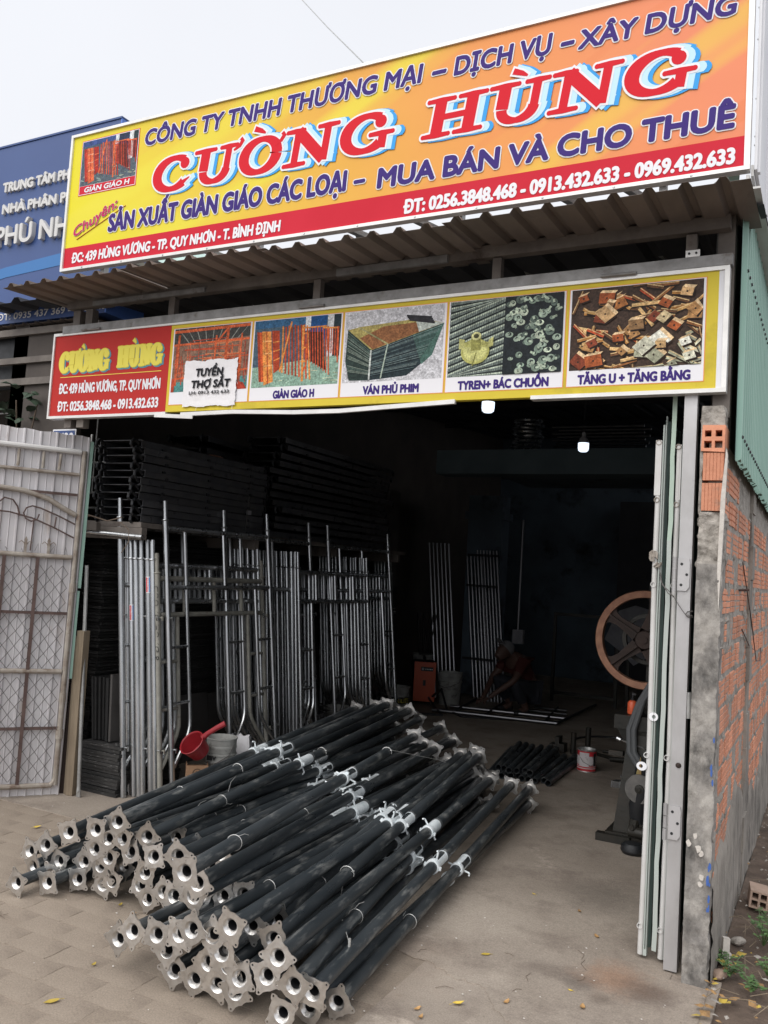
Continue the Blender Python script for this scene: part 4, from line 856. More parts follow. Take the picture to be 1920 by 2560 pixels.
def leaf(name, x, label, yd, ztop, mg, sq_top):
    T = thing(name, label, 'door', (x, 3.985, .02), (0, 0, yd))
    H = ztop-.02
    q = MB(); q.tube([(0, 0, .0), (.006, 0, H*.35), (-.002, 0, H*.7), (0, 0, H-.1)], .0125, 12); q.build('front_tube', 'paint_white', T)
    q = MB(); q.span((-.017, -.014, H-.34), (.010, .014, H-.09)) if sq_top else q.span((-.01, -.011, H-.34), (.010, .011, H-.09)); q.build('square_stub', 'paint_white', T, smooth=False)
    q = MB(); q.tube([(0, .9, .0), (0, .9, H-.1)], .0125, 10); q.build('rear_tube', 'paint_white', T)
    for z in (.12, .85, 1.6, H-.36, H-.1):
        q = MB(); q.tube([(-.004, -.016, z), (-.004, .9, z)], .0125, 12, cap=False); q.tube([(-.004, -.0155, z), (-.004, .05, z)], .0095, 12, cap=False); q.lathe([(.0125, 0), (.0095, 0)], 12, Matrix.Translation((-.004, -.016, z)) @ Matrix.Rotation(R(-90), 4, 'X')); q.build('cross_tube', 'gate_tube' if z > 1.7 else 'paint_white', T)
    q = MB(); pr = []; y = -.02
    while y < .93:
        for dy, dx in ((0, 0), (.3, 0), (.42, .018), (.6, .018), (.72, 0)): pr.append((.022+dx, y+dy*.085))
        y += .085
    n = len(pr); q.add([(a, b, .03) for a, b in pr]+[(a, b, H) for a, b in pr]+[(a-.001, b, .03) for a, b in pr]+[(a-.001, b, H) for a, b in pr], [(i, i+1, n+i+1, n+i) for i in range(n-1)]+[(2*n+i, 3*n+i, 3*n+i+1, 2*n+i+1) for i in range(n-1)]); q.build('corrugated_sheet', mg, T, smooth=False)
    q = MB(); q.span((.0135, -.012, .0), (.026, -.008, H-.02)); q.span((.026, -.0125, .0), (.028, .02, H+.02)); q.build('edge_flange', 'strip_grey', T, smooth=False)
    return T
L1 = leaf('folding_door_leaf', -.697, 'left folded door leaf of grey tube and dark green corrugated sheet', R(-1.5), 2.36, 'green_dark', True)
L2_ = leaf('folding_door_leaf', -.612, 'right folded door leaf with a pale green bent edge next to the post', R(-1.0), 2.34, 'green_dark', False)
q = MB(); rb = random.Random(2); n = 26
vs = []
for i in range(n+1): z = .03+2.42*i/n; o_ = .0012*math.sin(i*1.3)+.0010*math.sin(i*2.9); vs += [(-.036+o_, -.016, z), (-.016+o_*1.3, -.020, z)]
q.add(vs, [(2*i, 2*i+1, 2*i+3, 2*i+2) for i in range(n)]); q.add([(v[0], v[1]+.002, v[2]) for v in vs], [(2*i, 2*i+2, 2*i+3, 2*i+1) for i in range(n)]); q.mi = [1 if (i % n) > n*.72 else 0 for i in range(2*n)]; q.build('bent_edge_strip', ['strip_grey', 'strip_green'], L2_, smooth=True)
for z, x in ((1.02, .020), (.80, -.022)):
    q = MB(); out_ = [(x+.019*math.cos(a)*(1.05 if x > 0 else 1.2), z+.019*math.sin(a)) for a in [2*math.pi*i/16 for i in range(16)]]; q.poly(out_, .005, [disc2(x+(.002 if x > 0 else -.003), z, .0085, 12)], Matrix(((1,0,0,0),(0,0,1,-.018),(0,1,0,0),(0,0,0,1)))); q.build('padlock_lug', 'white_sheet', L1, smooth=False)
q = MB()
for k in range(7): q.tube([(-.012+.004*k, -.016-.004*(k % 2), 1.70+.006*math.sin(k*2)), (.004+.003*k, -.024, 1.712+.008*math.cos(k)), (.014, -.014, 1.694+.004*k)], .0035, 5)
for k in range(5): q.tube([(-.014+.018*math.cos(a), -.020, 1.735+.012*math.sin(a)+.006*k) for a in (0, 1, 2, 3, 4, 5)], .0028, 5)
tag(q.build('wire_knot', 'gate_tube'), 'knot of rusty tie wire wound round the left door tube', 'wire'); bpy.data.objects['wire_knot'].location = (-.690, 3.985, 0)
q = MB(); q.tube([(-.675, 3.955, 1.70), (-.665, 3.94, 1.64), (-.625, 3.90, 1.585), (-.60, 3.885, 1.575)], .0022, 6); q.tube([(-.672, 3.955, 1.68), (-.655, 3.93, 1.62), (-.625, 3.905, 1.598), (-.60, 3.89, 1.57)], .0018, 6); q.tube([(-.60, 3.885, 1.575), (-.575, 3.885, 1.535), (-.548, 3.89, 1.498), (-.52, 3.89, 1.497)], .0018, 6); q.tube([(-.520, 3.90, 1.515), (-.54, 3.89, 1.512), (-.548, 3.888, 1.500), (-.54, 3.888, 1.490), (-.520, 3.90, 1.490)], .0026, 6)
tag(q.build('tie_wire', 'wire'), 'twisted grey wire tying the folded doors to the pillar', 'wire')
ORD = ['first', 'second', 'third', 'fourth', 'fifth', 'sixth', 'seventh', 'eighth', 'ninth', 'tenth', 'eleventh', 'twelfth', 'thirteenth']
# ================================================================== NEIGHBOUR ON THE LEFT
NB = thing('blue_signboard', 'dark blue neighbour signboard with raised white letters partly behind the yellow sign', 'signboard', (-8.0, 4.25, 3.15))
q = MB(); q.span((0, 0, .122), (3.50, .35, 1.515)); q.build('panel', 'blue_sign', NB, smooth=False)
q = MB(); q.span((3.501, -.003, .122), (3.512, .36, 1.52)); q.build('side_panel', 'blue_sign_side', NB, smooth=False)
q = MB(); q.span((-.01, -.008, 1.516), (3.512, .36, 1.53)); q.build('top_trim', 'blue_sign', NB, smooth=False)
q = MB(); A = [(0, .30), (1.0, .42), (1.9, .49), (2.45, .56), (3.0, .60), (3.5, .61)]; B = [(3.5, .53), (3.0, .51), (2.45, .48), (1.9, .40), (1.0, .30), (0, .16)]
q.poly(A[::-1]+B[::-1], .002, (), Matrix(((1,0,0,0),(0,0,-1,-.001),(0,1,0,0),(0,0,0,1)))); q.build('arc_stripe', 'blue_arc', NB, smooth=False)
def raised(body, box, depth):
    isl = islands(fit(glyph_loops(body), *box)); q = MB()
    for i, (P_, H_) in enumerate(isl):
        for k, (sx, sz) in enumerate(((0, 0), (.006, 0), (-.006, 0), (0, .005), (0, -.005))):
            q.poly([(x+sx, z+sz) for x, z in P_], depth+.0004*k+.00013*(i % 3), [[(x+sx, z+sz) for x, z in h] for h in H_], Matrix(((1,0,0,0),(0,0,-1,0),(0,1,0,0),(0,0,0,1))))
    return q.build('raised_lettering', 'letter_white', NB, smooth=False)
raised('TRUNG TÂM PHÂN PHỐI', (2.35, 2.35+1.08, 1.147, 1.215), .02)
raised('NHÀ PHÂN PHỐI', (2.365, 2.365+.86, .977, 1.045), .02)
raised('PHÚ NHƠN', (2.34, 2.34+1.08, .722, .862), .035)
text('lettering', 'ĐT: 0935 437 369 - 0963 432', NB, (2.40, 3.58-.02, .150, .198), 'letter_white', -.002, .0015)
q = MB(); q.span((-14, 5.2, 0), (-5.6, 5.3, 3.3)); struct(q.build('neighbour_wall', 'brown_sheet', smooth=False))
NA = thing('neighbour_awning', 'dark neighbour awning with layered beams under the blue signboard', 'awning', (-6.5, 4.2, 3.0))
corrugated('corrugated_sheet', 'awning_sheet', NA, -2.0, 1.90, .06, .98, lambda y: .262-.06*y, pitch=.13, h=.024)
for z, w in ((.20, .05), (-.015, .045), (-.175, .05)): q = MB(); q.bar((-2, .09+.0*z, z), (1.93, .09, z+.006), .04, w); q.build('beam', 'beam_dirty', NA, smooth=False)
q = MB(); q.span((-2, .15, -.20), (1.7, .18, .2)); q.build('fascia_board', 'black_metal', NA, smooth=False)
for i in range(8): q = MB(); q.tube([(-.2+i*.28, .3, -.2), (-.2+i*.28, .3, -.95)], .006, 6); q.build('grille_bar', 'galv_dull', NA)
for z in (-.35, -.62): q = MB(); q.tube([(-.6, .3, z), (1.85, .3, z)], .006, 6); q.build('grille_bar', 'galv_dull', NA)
pt = thing('potted_shrub', 'dark broad leaved shrub growing behind the top of the white gate', 'shrub', (-5.30, 4.32, 1.9)); rn = random.Random(4)
q = MB(); ql = MB()
for i in range(9): 
    a = rn.uniform(0, 6.28); e = Vector((.30*math.cos(a), .22*math.sin(a), rn.uniform(.35, .85))); q.tube([(0, 0, 0), e*.5+Vector((0, 0, .06)), e], .006, 5)
for i in range(80):
    a = rn.uniform(0, 6.28); c = Vector((rn.uniform(.05, .42)*math.cos(a), rn.uniform(.05, .3)*math.sin(a), rn.uniform(.25, .9))); d = Vector((math.cos(a+rn.uniform(-1, 1)), math.sin(a), rn.uniform(-.5, .6))).normalized(); s_ = d.cross(Vector((0, 0, 1))).normalized(); L = rn.uniform(.09, .17); w = L*.24; dn = Vector((0, 0, -.2*L))
    ql.add([c, c+d*L*.3+s_*w, c+d*L*.75+s_*w*.8+dn*.4, c+d*L+dn, c+d*L*.75-s_*w*.8+dn*.4, c+d*L*.3-s_*w, c+d*L*.5+Vector((0, 0, .01))], [(0, 1, 6), (1, 2, 6), (2, 3, 6), (3, 4, 6), (4, 5, 6), (5, 0, 6)])
q.build('stem', 'twig', pt); ql.build('leaves', 'leaf_d', pt, smooth=False)
npn = thing('house_number_plate', 'blue enamel house number plate with a white rim just above the gate', 'number plate', (-4.62, 4.10, 2.36))
q = MB(); q.span((-.11, 0, -.07), (.11, .004, .07)); q.build('rim', 'white_sheet', npn, smooth=False)
q = MB(); q.span((-.10, -.002, -.06), (.10, .0, .06)); q.build('plate', 'blue_sign', npn, smooth=False)
text('lettering', '439', npn, (-.04, .09, -.045, .04), 'ink_white', -.003, .004)
q = MB(); q.poly([(0, 0), (6, 0), (6, 1.6), (3, 3.4), (0, 3.4)], .1, (), Matrix(((1,0,0,-13.2),(0,0,-1,8.6),(0,1,0,3.9),(0,0,0,1)))); tag(q.build('mint_roof_house', 'mint', smooth=False), 'pale mint green house roof peeking above the blue signboard', 'house')
tr2 = thing('rear_green_roof', 'pale mint corrugated roof seen through the gap under the big signboard', 'roof', (-6.4, 5.6, 3.4)); corrugated('roof_sheet', 'mint', tr2, 0, 1.75, 0, 3.2, lambda y: .10+y*.28, pitch=.2)
q = MB(); q.span((-4.58, 5.35, 3.42), (-4.40, 5.45, 3.92)); tag(q.build('blue_wall_cladding', 'blue_sign_side', smooth=False), 'bright blue panel edge behind the left end of the awning', 'panel')
# ---------------------------------------------------------------- open gate on the left
gd = Vector((-.60, -.80, 0)).normalized(); gup = Vector((.045, .0, 1)).normalized(); gn = gd.cross(gup).normalized(); gup = gn.cross(gd)
GT = tag(link('sheet_gate', None), 'white corrugated gate with chain link mesh and rusty tubes standing open at the left', 'gate')
GT.matrix_world = Matrix(((gd.x, gn.x, gup.x, -4.505), (gd.y, gn.y, gup.y, 4.17), (gd.z, gn.z, gup.z, .02), (0, 0, 0, 1)))
# local: x along the gate away from the hinge, z up, -y or +y towards the camera
side = 1 if (GT.matrix_world.to_3x3() @ Vector((0, 1, 0))).dot(Vector((0, 0, 0))-Vector((-4.5, 4.17, 0))) > 0 else -1
GW = 1.5; GH = 2.36; Y0 = .028*side
topz = lambda x: GH+.02*x
pr = []; x = -.035
sheets = []
while x < GW:
    seg = []
    for dx, dy in ((0, 0), (.06, .012), (.14, .012), (.2, 0), (.5, 0), (.55, .004), (.6, 0), (1.0, 0)): seg.append((x+dx*.1, dy))
    sheets.append(seg); x += .1
for k in range(0, len(sheets), 5):
    S = [p for s_ in sheets[k:k+5] for p in s_]; n = len(S); q = MB(); vs = []
    for z in (-.01, None):
        for a, b in S: vs.append((a, side*b, topz(a)+.004*math.sin(a*40) if z is None else z))
    vs += [(v[0], v[1]-side*.0012, v[2]) for v in vs]
    q.add(vs, [(i, i+1, n+i+1, n+i) for i in range(n-1)]+[(2*n+i, 3*n+i, 3*n+i+1, 2*n+i+1) for i in range(n-1)]); q.build('corrugated_sheet', 'gate_sheet', GT, smooth=False)
q = MB(); q.span((-.055, -.006*side, 1.35), (-.035, .012*side, 2.33)); q.span((-.050, -.006*side, .75), (-.034, .010*side, 1.33)); q.build('green_edge', 'green_sheet', GT, smooth=False)
def gt(pts, r, m_='gate_tube', nm='tube'): q = MB(); q.tube([(a, Y0, b) for a, b in pts], r, 10); q.build(nm, m_, GT)
gt([(0, .06), (0, .66)], .017, nm='hinge_stile'); gt([(0, .66), (.0, 1.34)], .017, nm='hinge_stile'); gt([(0, 1.34), (.0, 2.26)], .016, nm='hinge_stile')
gt([(0, .60), (0, .66)], .021, nm='hinge_knuckle'); gt([(.0, 1.32), (0, 1.38)], .022, nm='hinge_knuckle'); gt([(.0, .36), (0, .42)], .024, nm='hinge_knuckle')
gt([(.03, .058), (.012, .075), (0, .10)], .017, nm='corner_bend')
for z, r_, m_ in ((.058, .017, 'gate_tube'), (.80, .016, 'gate_tube'), (1.55, .016, 'gate_tube'), (2.10, .012, 'gate_tube'), (2.25, .018, 'paint_white')): gt([(.02, z), (GW, z+.01)], r_, m_, 'cross_rail')
for z in (.43, 1.18, 1.965): q = MB(); q.span((.02, Y0-.006, z-.009), (GW, Y0+.006, z+.009)); q.build('flat_bar', 'rust_bar', GT, smooth=False)
for x in (.23, .43, .66, .9, 1.15): q = MB(); q.span((x-.011, Y0-.012-.0, .07), (x+.011, Y0-.003, 1.55)); q.build('mesh_bar', 'rust_bar', GT, smooth=False)
for x in (.10, .25, .40, .55): gt([(x, 2.12), (x, 2.23)] if x != .10 else [(x+.05, 2.12), (x+.045, 2.225)], .010, nm='short_post')
gt([(.02, 1.83), (.10, 1.87), (.20, 1.925), (.35, 1.965), (.5, 1.975), (.7, 1.97)], .017, nm='arched_tube')
gt([(.02, 1.77), (.12, 1.815), (.24, 1.86), (.29, 1.87), (.325, 1.855), (.34, 1.82), (.325, 1.785), (.29, 1.77), (.255, 1.785), (.245, 1.82)], .005, 'rust_bar', 'scroll_bar')
gt([(.36, 1.80), (.38, 1.86), (.41, 1.90), (.46, 1.91), (.5, 1.87)], .005, 'rust_bar', 'scroll_bar')
gt([(.02, 1.68), (.15, 1.74), (.28, 1.79), (.42, 1.82), (.6, 1.83)], .005, 'rust_bar', 'scroll_bar'); gt([(.14, 1.81), (.145, 1.735)], .005, 'rust_bar', 'scroll_bar'); gt([(.275, 1.79), (.28, 1.58)], .004, 'rust_bar', 'scroll_bar')
for x in (.17, .31, .50):
    q = MB(); q.span((x-.008, Y0-.006, 1.55), (x+.008, Y0+.006, 1.645)); q.add([(x-.012, Y0, 1.645), (x+.012, Y0, 1.645), (x, Y0, 1.672), (x, Y0+.005, 1.65)], [(0, 1, 2), (0, 2, 3), (1, 3, 2)])
    for s_ in (-1, 1): q.tube([(x, Y0, 1.60), (x+s_*.012, Y0, 1.63), (x+s_*.028, Y0, 1.642), (x+s_*.042, Y0, 1.628)], .0032, 5)
    q.build('finial', 'gate_tube', GT, smooth=False)
rn = random.Random(5); q = MB()
pitch = .072
for z0, z1 in ((.09, .79), (.82, 1.53)):
    for s_ in (-1, 1):
        k = -12
        while k < 26:
            xx = k*pitch; pts = []; z = z0; i = 0
            while z <= z1+.001:
                x = xx+s_*(z-z0)*.75
                if .02 < x < GW-.02: pts.append((x+rn.uniform(-.003, .003), Y0+side*(.004+.003*s_*(1 if i % 2 else -1)), z))
                elif pts: break
                z += pitch/1.5/1.0; i += 1
            if len(pts) > 1: q.tube(pts, .0023, 4, cap=False)
            k += 1
for i in range(9): x = .05+i*.09; q.tube([(x, Y0, 1.56), (x+rn.uniform(-.03, .03), Y0+side*.006, 1.59+rn.random()*.05), (x+rn.uniform(0, .05), Y0+side*.006, 1.58)], .0016, 4)
q.build('chain_link_mesh', 'wire', GT)
q = MB(); q.span((-.045, Y0*1.2, .0), (-.025, Y0*1.2+.004, .1)); 
# planks and pole beside the gate
q = MB(); q.span((-.028, -.012, 0), (.028, .05, 1.08)); q.span((-.055, .006, .0), (-.032, .03, 1.04)); tag(link('wooden_plank', q.mesh('wooden_plank', 'wood', False), None, (-4.425, 4.235, .005), (R(1.0), 0, R(8))), 'weathered square timber standing upright right of the gate', 'plank')
q = MB(); q.span((-.03, -.01, 0), (.03, .012, 1.0)); tag(link('dark_plank', q.mesh('dark_plank', 'rust_dark', False), None, (-4.50, 4.25, .005), (0, R(1.5), R(40))), 'narrow dark board standing between the gate and the pale timber', 'plank')
q = MB(); q.tube([(0, 0, .06), (.0, 0, 1.52)], .0125, 10); q.tube([(0, 0, .06), (0, -.002, .035)], [.0125, .013], 10); q.span((-.016, -.004, 0), (.016, .004, .05)); tag(link('flattened_pole', q.mesh('flattened_pole', 'galv_dull'), None, (-4.35, 4.24, .005), (0, R(-3.8), 0)), 'single thin steel brace with a flattened foot standing before the black boards', 'pole')
# ================================================================== BLACK BOARD STACKS
rn = random.Random(9)
def sheet_me(w, d, t, m_='ply'): q = MB(); q.box((0, 0, t/2), (w, d, t)); return q.mesh('formwork_board', m_, smooth=False)
SB = sheet_me(.9, 2.40, .0195); z = .0; i = 0
while z < 1.74:
    off = .052*math.sin(z*1.9)+.05*z/1.74
    tag(link('formwork_board', SB, None, (-4.655-.45-.02+off*.9+rn.uniform(-.010, .010), 5.76+rn.uniform(-.012, .012)+.01*math.sin(i*.5), .004+z), (0, 0, rn.uniform(-.006, .006))), 'black film faced formwork board in the tall stack left of the scaffold frames', 'board', 'boards of the tall black stack'); z += .0228; i += 1
SB2 = sheet_me(.36, .62, .0205)
for i in range(14): tag(link('formwork_board', SB2, None, (-4.335+rn.uniform(-.006, .006), 4.69+rn.uniform(-.012, .012), .004+i*.0235), (rn.uniform(-.003, .003), 0, rn.uniform(-.02, .02))), 'dusty black board in the low stack on the ground by the gate', 'board', 'boards of the low dusty stack')
q = MB(); q.box((0, 0, .21), (.018, .5, .42)); VB = q.mesh('upright_board', 'ply_dark', smooth=False); q = MB(); q.box((0, 0, .225), (.018, .5, .45)); VB2 = q.mesh('upright_board', 'ply_face', smooth=False)
for i in range(7): tag(link('upright_board', VB if i < 6 else VB2, None, (-4.47+i*.025, 4.70+rn.uniform(-.015, .015), .338), (0, R(-7+i*.6), rn.uniform(-.02, .02))), 'black offcut board standing on edge on the low stack' if i < 6 else 'grey faced offcut board, rightmost of those standing on the low stack', 'board', 'offcut boards standing on edge' if i < 6 else None)
for i, (y, h, x) in enumerate(((5.42, .52, -4.50), (6.15, .5, -4.52), (6.9, .6, -4.53))): q = MB(); q.box((0, 0, h/2), (.02, .7, h)); tag(link('leaning_board', q.mesh('leaning_board', 'ply_face', False), None, (x, y, .005), (0, R(-9), 0)), ['dark board leaning low behind the front scaffold frame', 'dark board leaning behind the nested scaffold frames', 'dark board leaning behind the second row of frames'][i], 'board')
SB3 = sheet_me(.8, 2.2, .022)
for i in range(60): tag(link('formwork_board', SB3, None, (-5.02+rn.uniform(-.014, .014), 8.2+rn.uniform(-.02, .02), .004+i*.024)), 'black formwork board in the rear stack deep behind the second row of frames', 'board', 'boards of the rear black stack')
# ================================================================== STORAGE SHELF + CATWALKS
SH = thing('storage_shelf', 'grimy timber and concrete ledge carrying the black scaffold platforms on the left', 'shelf', (-4.7, 4.4, 1.80))
q = MB(); q.span((-.6, .0, .0), (.55, 4.1, .035)); q.build('deck', 'beam_dirty', SH, smooth=False)
for y in (.0, 1.3, 2.6, 3.9): q = MB(); q.span((-.6, y, -.085), (.56, y+.05, -.002)); q.build('bearer', 'beam_dirty', SH, smooth=False)
q = MB(); q.bar((-.30, -.17, -.01), (.22, -.06, -.01), .05, .055); q.build('ledge_block', 'beam_dirty', SH, smooth=False)
q = MB(); q.bar((-.35, -.20, -.055), (.10, -.12, -.055), .04, .035); q.build('ledge_block', 'render_coat', SH, smooth=False)
for y in (.3, 3.6): q = MB(); q.span((-.58, y, -1.8), (-.53, y+.05, -.09)); q.build('post', 'beam_dirty', SH, smooth=False)
q = MB(); q.box((0, 0, 0), (.05, .07, .12)); tag(link('broken_clay_brick', q.mesh('broken_clay_brick', 'stone_m', False), None, (-4.66, 4.22, 1.80), (R(20), R(25), R(20))), 'broken pink clay brick on the ledge beside the gate edge', 'brick')
q = MB(); q.tube([(-4.62, 4.33, 1.755), (-4.13, 4.40, 1.735)], .017, 12, cap=False); q.tube([(-4.62, 4.33, 1.755), (-4.131, 4.3998, 1.735)], .014, 12, cap=False); tag(q.build('pipe_offcut', 'galv'), 'short galvanised pipe offcut lying along the ledge edge', 'pipe')
q = MB(); [q.tube([(-4.66+rn.random()*.05, 4.24, 1.83+.02*i), (-4.5, 4.28, 1.86+.01*rn.random()), (-4.36, 4.3, 1.83), (-4.25, 4.32, 1.86)], .004, 5) for i in range(4)]; q.tube([(-4.28, 4.33, 1.83), (-4.2, 4.34, 1.78), (-4.19, 4.34, 1.70), (-4.24, 4.33, 1.62)], .003, 5); tag(q.build('tangled_rods', 'twig'), 'tangle of thin rusty rods and wire on the ledge', 'wire')
def hook_me():
    q = MB(); P = [(-.01, 0, -.012), (.02, 0, .012), (.045, 0, .016), (.064, 0, .0), (.066, 0, -.022), (.052, 0, -.038)]
    q.tube([(a, b, c) for a, b, c in P], .0105, 7); return q.mesh('hook', 'black_metal')
HK = hook_me()
def catwalk(L, Wd=.38):
    T = link('scaffold_platform', None)
    q = MB(); q.box((0, 0, .022), (Wd, L, .004)); q.build('deck_plate', 'deck_metal', T, smooth=False)
    for s_ in (-1, 1):
        q = MB(); q.box((s_*Wd/2, 0, 0), (.004, L, .044)); q.box((s_*(Wd/2-.008), 0, -.0215), (.016, L, .003)); q.box((s_*(Wd/2+.0035), 0, .019), (.006, L, .006)); q.build('side_channel', 'deck_metal', T, smooth=False)
    for sx in (-1, 1):
        for sy in (-1, 1): link('hook', HK, T, (sx*(Wd/2-.03), sy*L/2, .006), (0, 0, R(90*sy)))
    for y in (-.35, .0, .35): link('brace_lug', LUG, T, (Wd/2+.006, y*L, -.02))
    return T
q = MB(); q.box((0, 0, 0), (.01, .03, .02)); LUG = q.mesh('brace_lug', 'black_metal', False)
c1 = catwalk(1.42); c2 = catwalk(2.1); rn = random.Random(14); f1 = f2 = True
for i in range(11):
    o = c1 if f1 else copy_tree(c1); f1 = False; o.location = (-4.38+rn.uniform(-.015, .015)+.004*i, 5.15+rn.uniform(-.02, .02)-.012*i*(1 if i < 5 else .6), 1.865+i*.0505); o.rotation_euler = (rn.uniform(-.004, .004), R(180) if rn.random() < .0 else 0, rn.uniform(-.008, .008))
    tag(o, 'dusty black steel scaffold platform in the neat front pile, %s from the bottom' % ORD[i], 'scaffold platform', 'platforms of the neat front pile')
for i in range(13):
    o = c2 if f2 else copy_tree(c2); f2 = False; o.location = (-4.40+rn.uniform(-.06, .05), 7.12+rn.uniform(-.09, .09), 1.87+i*.068); o.rotation_euler = (rn.uniform(-.006, .006), rn.uniform(-.02, .02), rn.uniform(-.03, .03))
    tag(o, 'glossy black steel scaffold platform in the untidy rear pile, %s from the bottom' % ORD[i], 'scaffold platform', 'platforms of the untidy rear pile')
c3 = catwalk(1.42)
for i in range(4):
    o = c3 if i == 0 else copy_tree(c3); o.location = (-4.78, 6.2, 2.30+i*.1); o.rotation_euler = (0, 0, R(4)); tag(o, 'black scaffold platform behind the two big piles, %s from the bottom' % ORD[i], 'scaffold platform', 'platforms behind the two piles')
q = MB(); q.lathe([(.0, .07), (.05, .06), (.10, .03), (.12, 0)], 12, Matrix.Translation((-4.42, 5.45, 2.40)) @ Matrix.Diagonal((.8, 1.5, .8, 1))); tag(q.build('brown_rag', 'rust_rim'), 'crumpled orange brown rag on top of the neat platform pile', 'rag')
q = MB(); q.tube([(-4.15, 5.60, 2.38), (-4.17, 5.60, 1.86)], .003, 5); tag(q.build('strap_wire', 'wire'), 'dark wire strap round the neat platform pile', 'wire')
q = MB(); q.box((-4.165, 5.62, 2.01), (.003, .06, .035)); tag(q.build('paper_label', 'cloth_pale', smooth=False), 'small pale paper label on the side of the neat platform pile', 'label')
for i, (x, y) in enumerate(((-4.85, 4.42), (-4.70, 4.42))):
    q = MB(); q.tube([(x, y, 1.84), (x, y, 2.45)], .018 if i == 0 else .010, 8); tag(q.build('standing_pipe', 'galv_dull'), ['thicker dim pipe standing on the ledge left of the platforms', 'thinner dim pipe standing on the ledge beside the platforms'][i], 'pipe')
for i in range(5): q = MB(); q.tube([(-5.1, 4.5, 1.93+i*.11), (-4.62, 4.5, 1.93+i*.11)], .008, 6); tag(q.build('thin_rod', 'galv_dull'), 'thin dim rod lying in the rack behind the gate top', 'rod', 'thin rods behind the gate top')
# ================================================================== SCAFFOLD FRAMES
# local frame: x = along the frame (0..1.22), z up
def tube_me(nm, pts, r, m_, n=10): q = MB(); q.tube(pts, r, n); return q.mesh(nm, m_)
def frame_meshes(Hh, tall, m_):
    W_ = 1.22; d = {}
    q = MB(); q.tube([(0, 0, 0), (0, 0, Hh-.13)], .020, 12); q.tube([(0, 0, Hh-.13), (0, 0, Hh)], .0155, 12); q.lathe([(.0155, Hh-.128), (.026, Hh-.130), (.027, Hh-.136), (.0205, Hh-.142)], 12); q.lathe([(.0155, Hh-.0), (.0125, Hh+.001), (.0125, Hh-.03)], 12)
    d['leg'] = q.mesh('leg', m_)
    zt, zh = (Hh-.19, Hh-.60) if tall else (Hh-.17, Hh-.42)
    d['top_bar'] = tube_me('top_bar', [(.018, 0, zt), (W_-.018, 0, zt)], .019, m_)
    d['header_bar'] = tube_me('header_bar', [(.018, 0, zh), (W_-.018, 0, zh)], .017, m_)
    d['strut'] = tube_me('strut', [(0, 0, zh+.015), (0, 0, zt-.017)], .0155, m_)
    inner = [(.20, 0, zh-.014), (.20, 0, .62), (.20, 0, .50), (.195, 0, .45), (.175, 0, .40), (.13, 0, .335), (.016, 0, .20)]
    d['inner_tube'] = tube_me('inner_tube', inner, .0145, m_)
    d['rung'] = tube_me('rung', [(.018, 0, 0), (.188, 0, 0)], .011, m_)
    q = MB(); q.tube([(0, -.02, 0), (0, -.05, 0)], .006, 6); q.box((0, -.046, -.006), (.016, .004, .03)); d['brace_pin'] = q.mesh('brace_pin', m_)
    return d, zt, zh
def make_frame(Hh, tall, m_, label, group):
    d, zt, zh = frame_meshes(Hh, tall, m_); T = tag(link('walk_through_scaffold', None), label, 'scaffold frame', group)
    for s_ in (0, 1):
        rz = (0, 0, 0) if s_ == 0 else (0, 0, math.pi)
        link('leg', d['leg'], T, (1.22*s_, 0, 0)); link('inner_tube', d['inner_tube'], T, (1.22*s_, 0, 0), rz)
        for z in ((.62, 1.0) if tall else (.58, .90)): link('rung', d['rung'], T, (1.22*s_, 0, z), rz)
        for z in (.32, 1.2): link('brace_pin', d['brace_pin'], T, (1.22*s_, 0, z))
    link('top_bar', d['top_bar'], T); link('header_bar', d['header_bar'], T)
    for x in ((.20, .64) if tall else (.28, .61, .94)): link('strut', d['strut'], T, (x, 0, 0))
    return T
def put(T, x0, y0, lean=0, tiltx=0, xb=None):
    """stand the frame in the YZ plane; lean = radians of top towards -X; y0 is the near leg"""
    T.rotation_euler = Euler((0, 0, 0)); a = Matrix.Rotation(R(90), 4, 'Z') @ Matrix.Rotation(tiltx, 4, 'Y')
    T.matrix_world = Matrix.Translation((x0, y0, .004)) @ Matrix.Rotation(-lean, 4, 'Y') @ a
_O = ['first', 'second', 'third', 'fourth', 'fifth', 'sixth', 'seventh', 'eighth', 'ninth', 'tenth', 'eleventh', 'twelfth', 'thirteenth']
LEAN = .125
def top_at(T, X, Y, Hh, lean=LEAN, tilt=0): put(T, X+math.sin(lean)*Hh, Y, lean, tilt)
tall = make_frame(2.01, True, 'galv', 'tall galvanised scaffold frame standing in front of the near nested row and the stencilled leg', None)
top_at(tall, -4.115, 4.60, 2.01, .125, -.012)
tall0 = copy_tree(tall); tall0['label'] = 'tall galvanised scaffold frame with the leftmost leg of all, next to the black boards'; top_at(tall0, -4.38, 4.42, 2.01)
tall2 = copy_tree(tall); tall2['label'] = 'tall galvanised scaffold frame rising between the near and far rows of nested frames'; top_at(tall2, -4.17, 5.30, 2.01)
tall3 = copy_tree(tall); tall3['label'] = 'tall galvanised scaffold frame rising above the far row of nested frames'; top_at(tall3, -4.14, 6.80, 2.01)
sh = make_frame(1.73, False, 'galv', '', 'nested scaffold frames of the near row'); rn = random.Random(21); first = True; near = []
for i in range(6):
    o = sh if first else copy_tree(sh); first = False; near.append(o); o['label'] = 'galvanised scaffold frame, %s from the front in the near nested row above the red scoop' % ORD[i]
    top_at(o, -4.13-.047*i+rn.uniform(-.006, .006), 4.50+rn.uniform(-.012, .012), 1.73, .12+rn.uniform(-.006, .006), rn.uniform(-.006, .006))
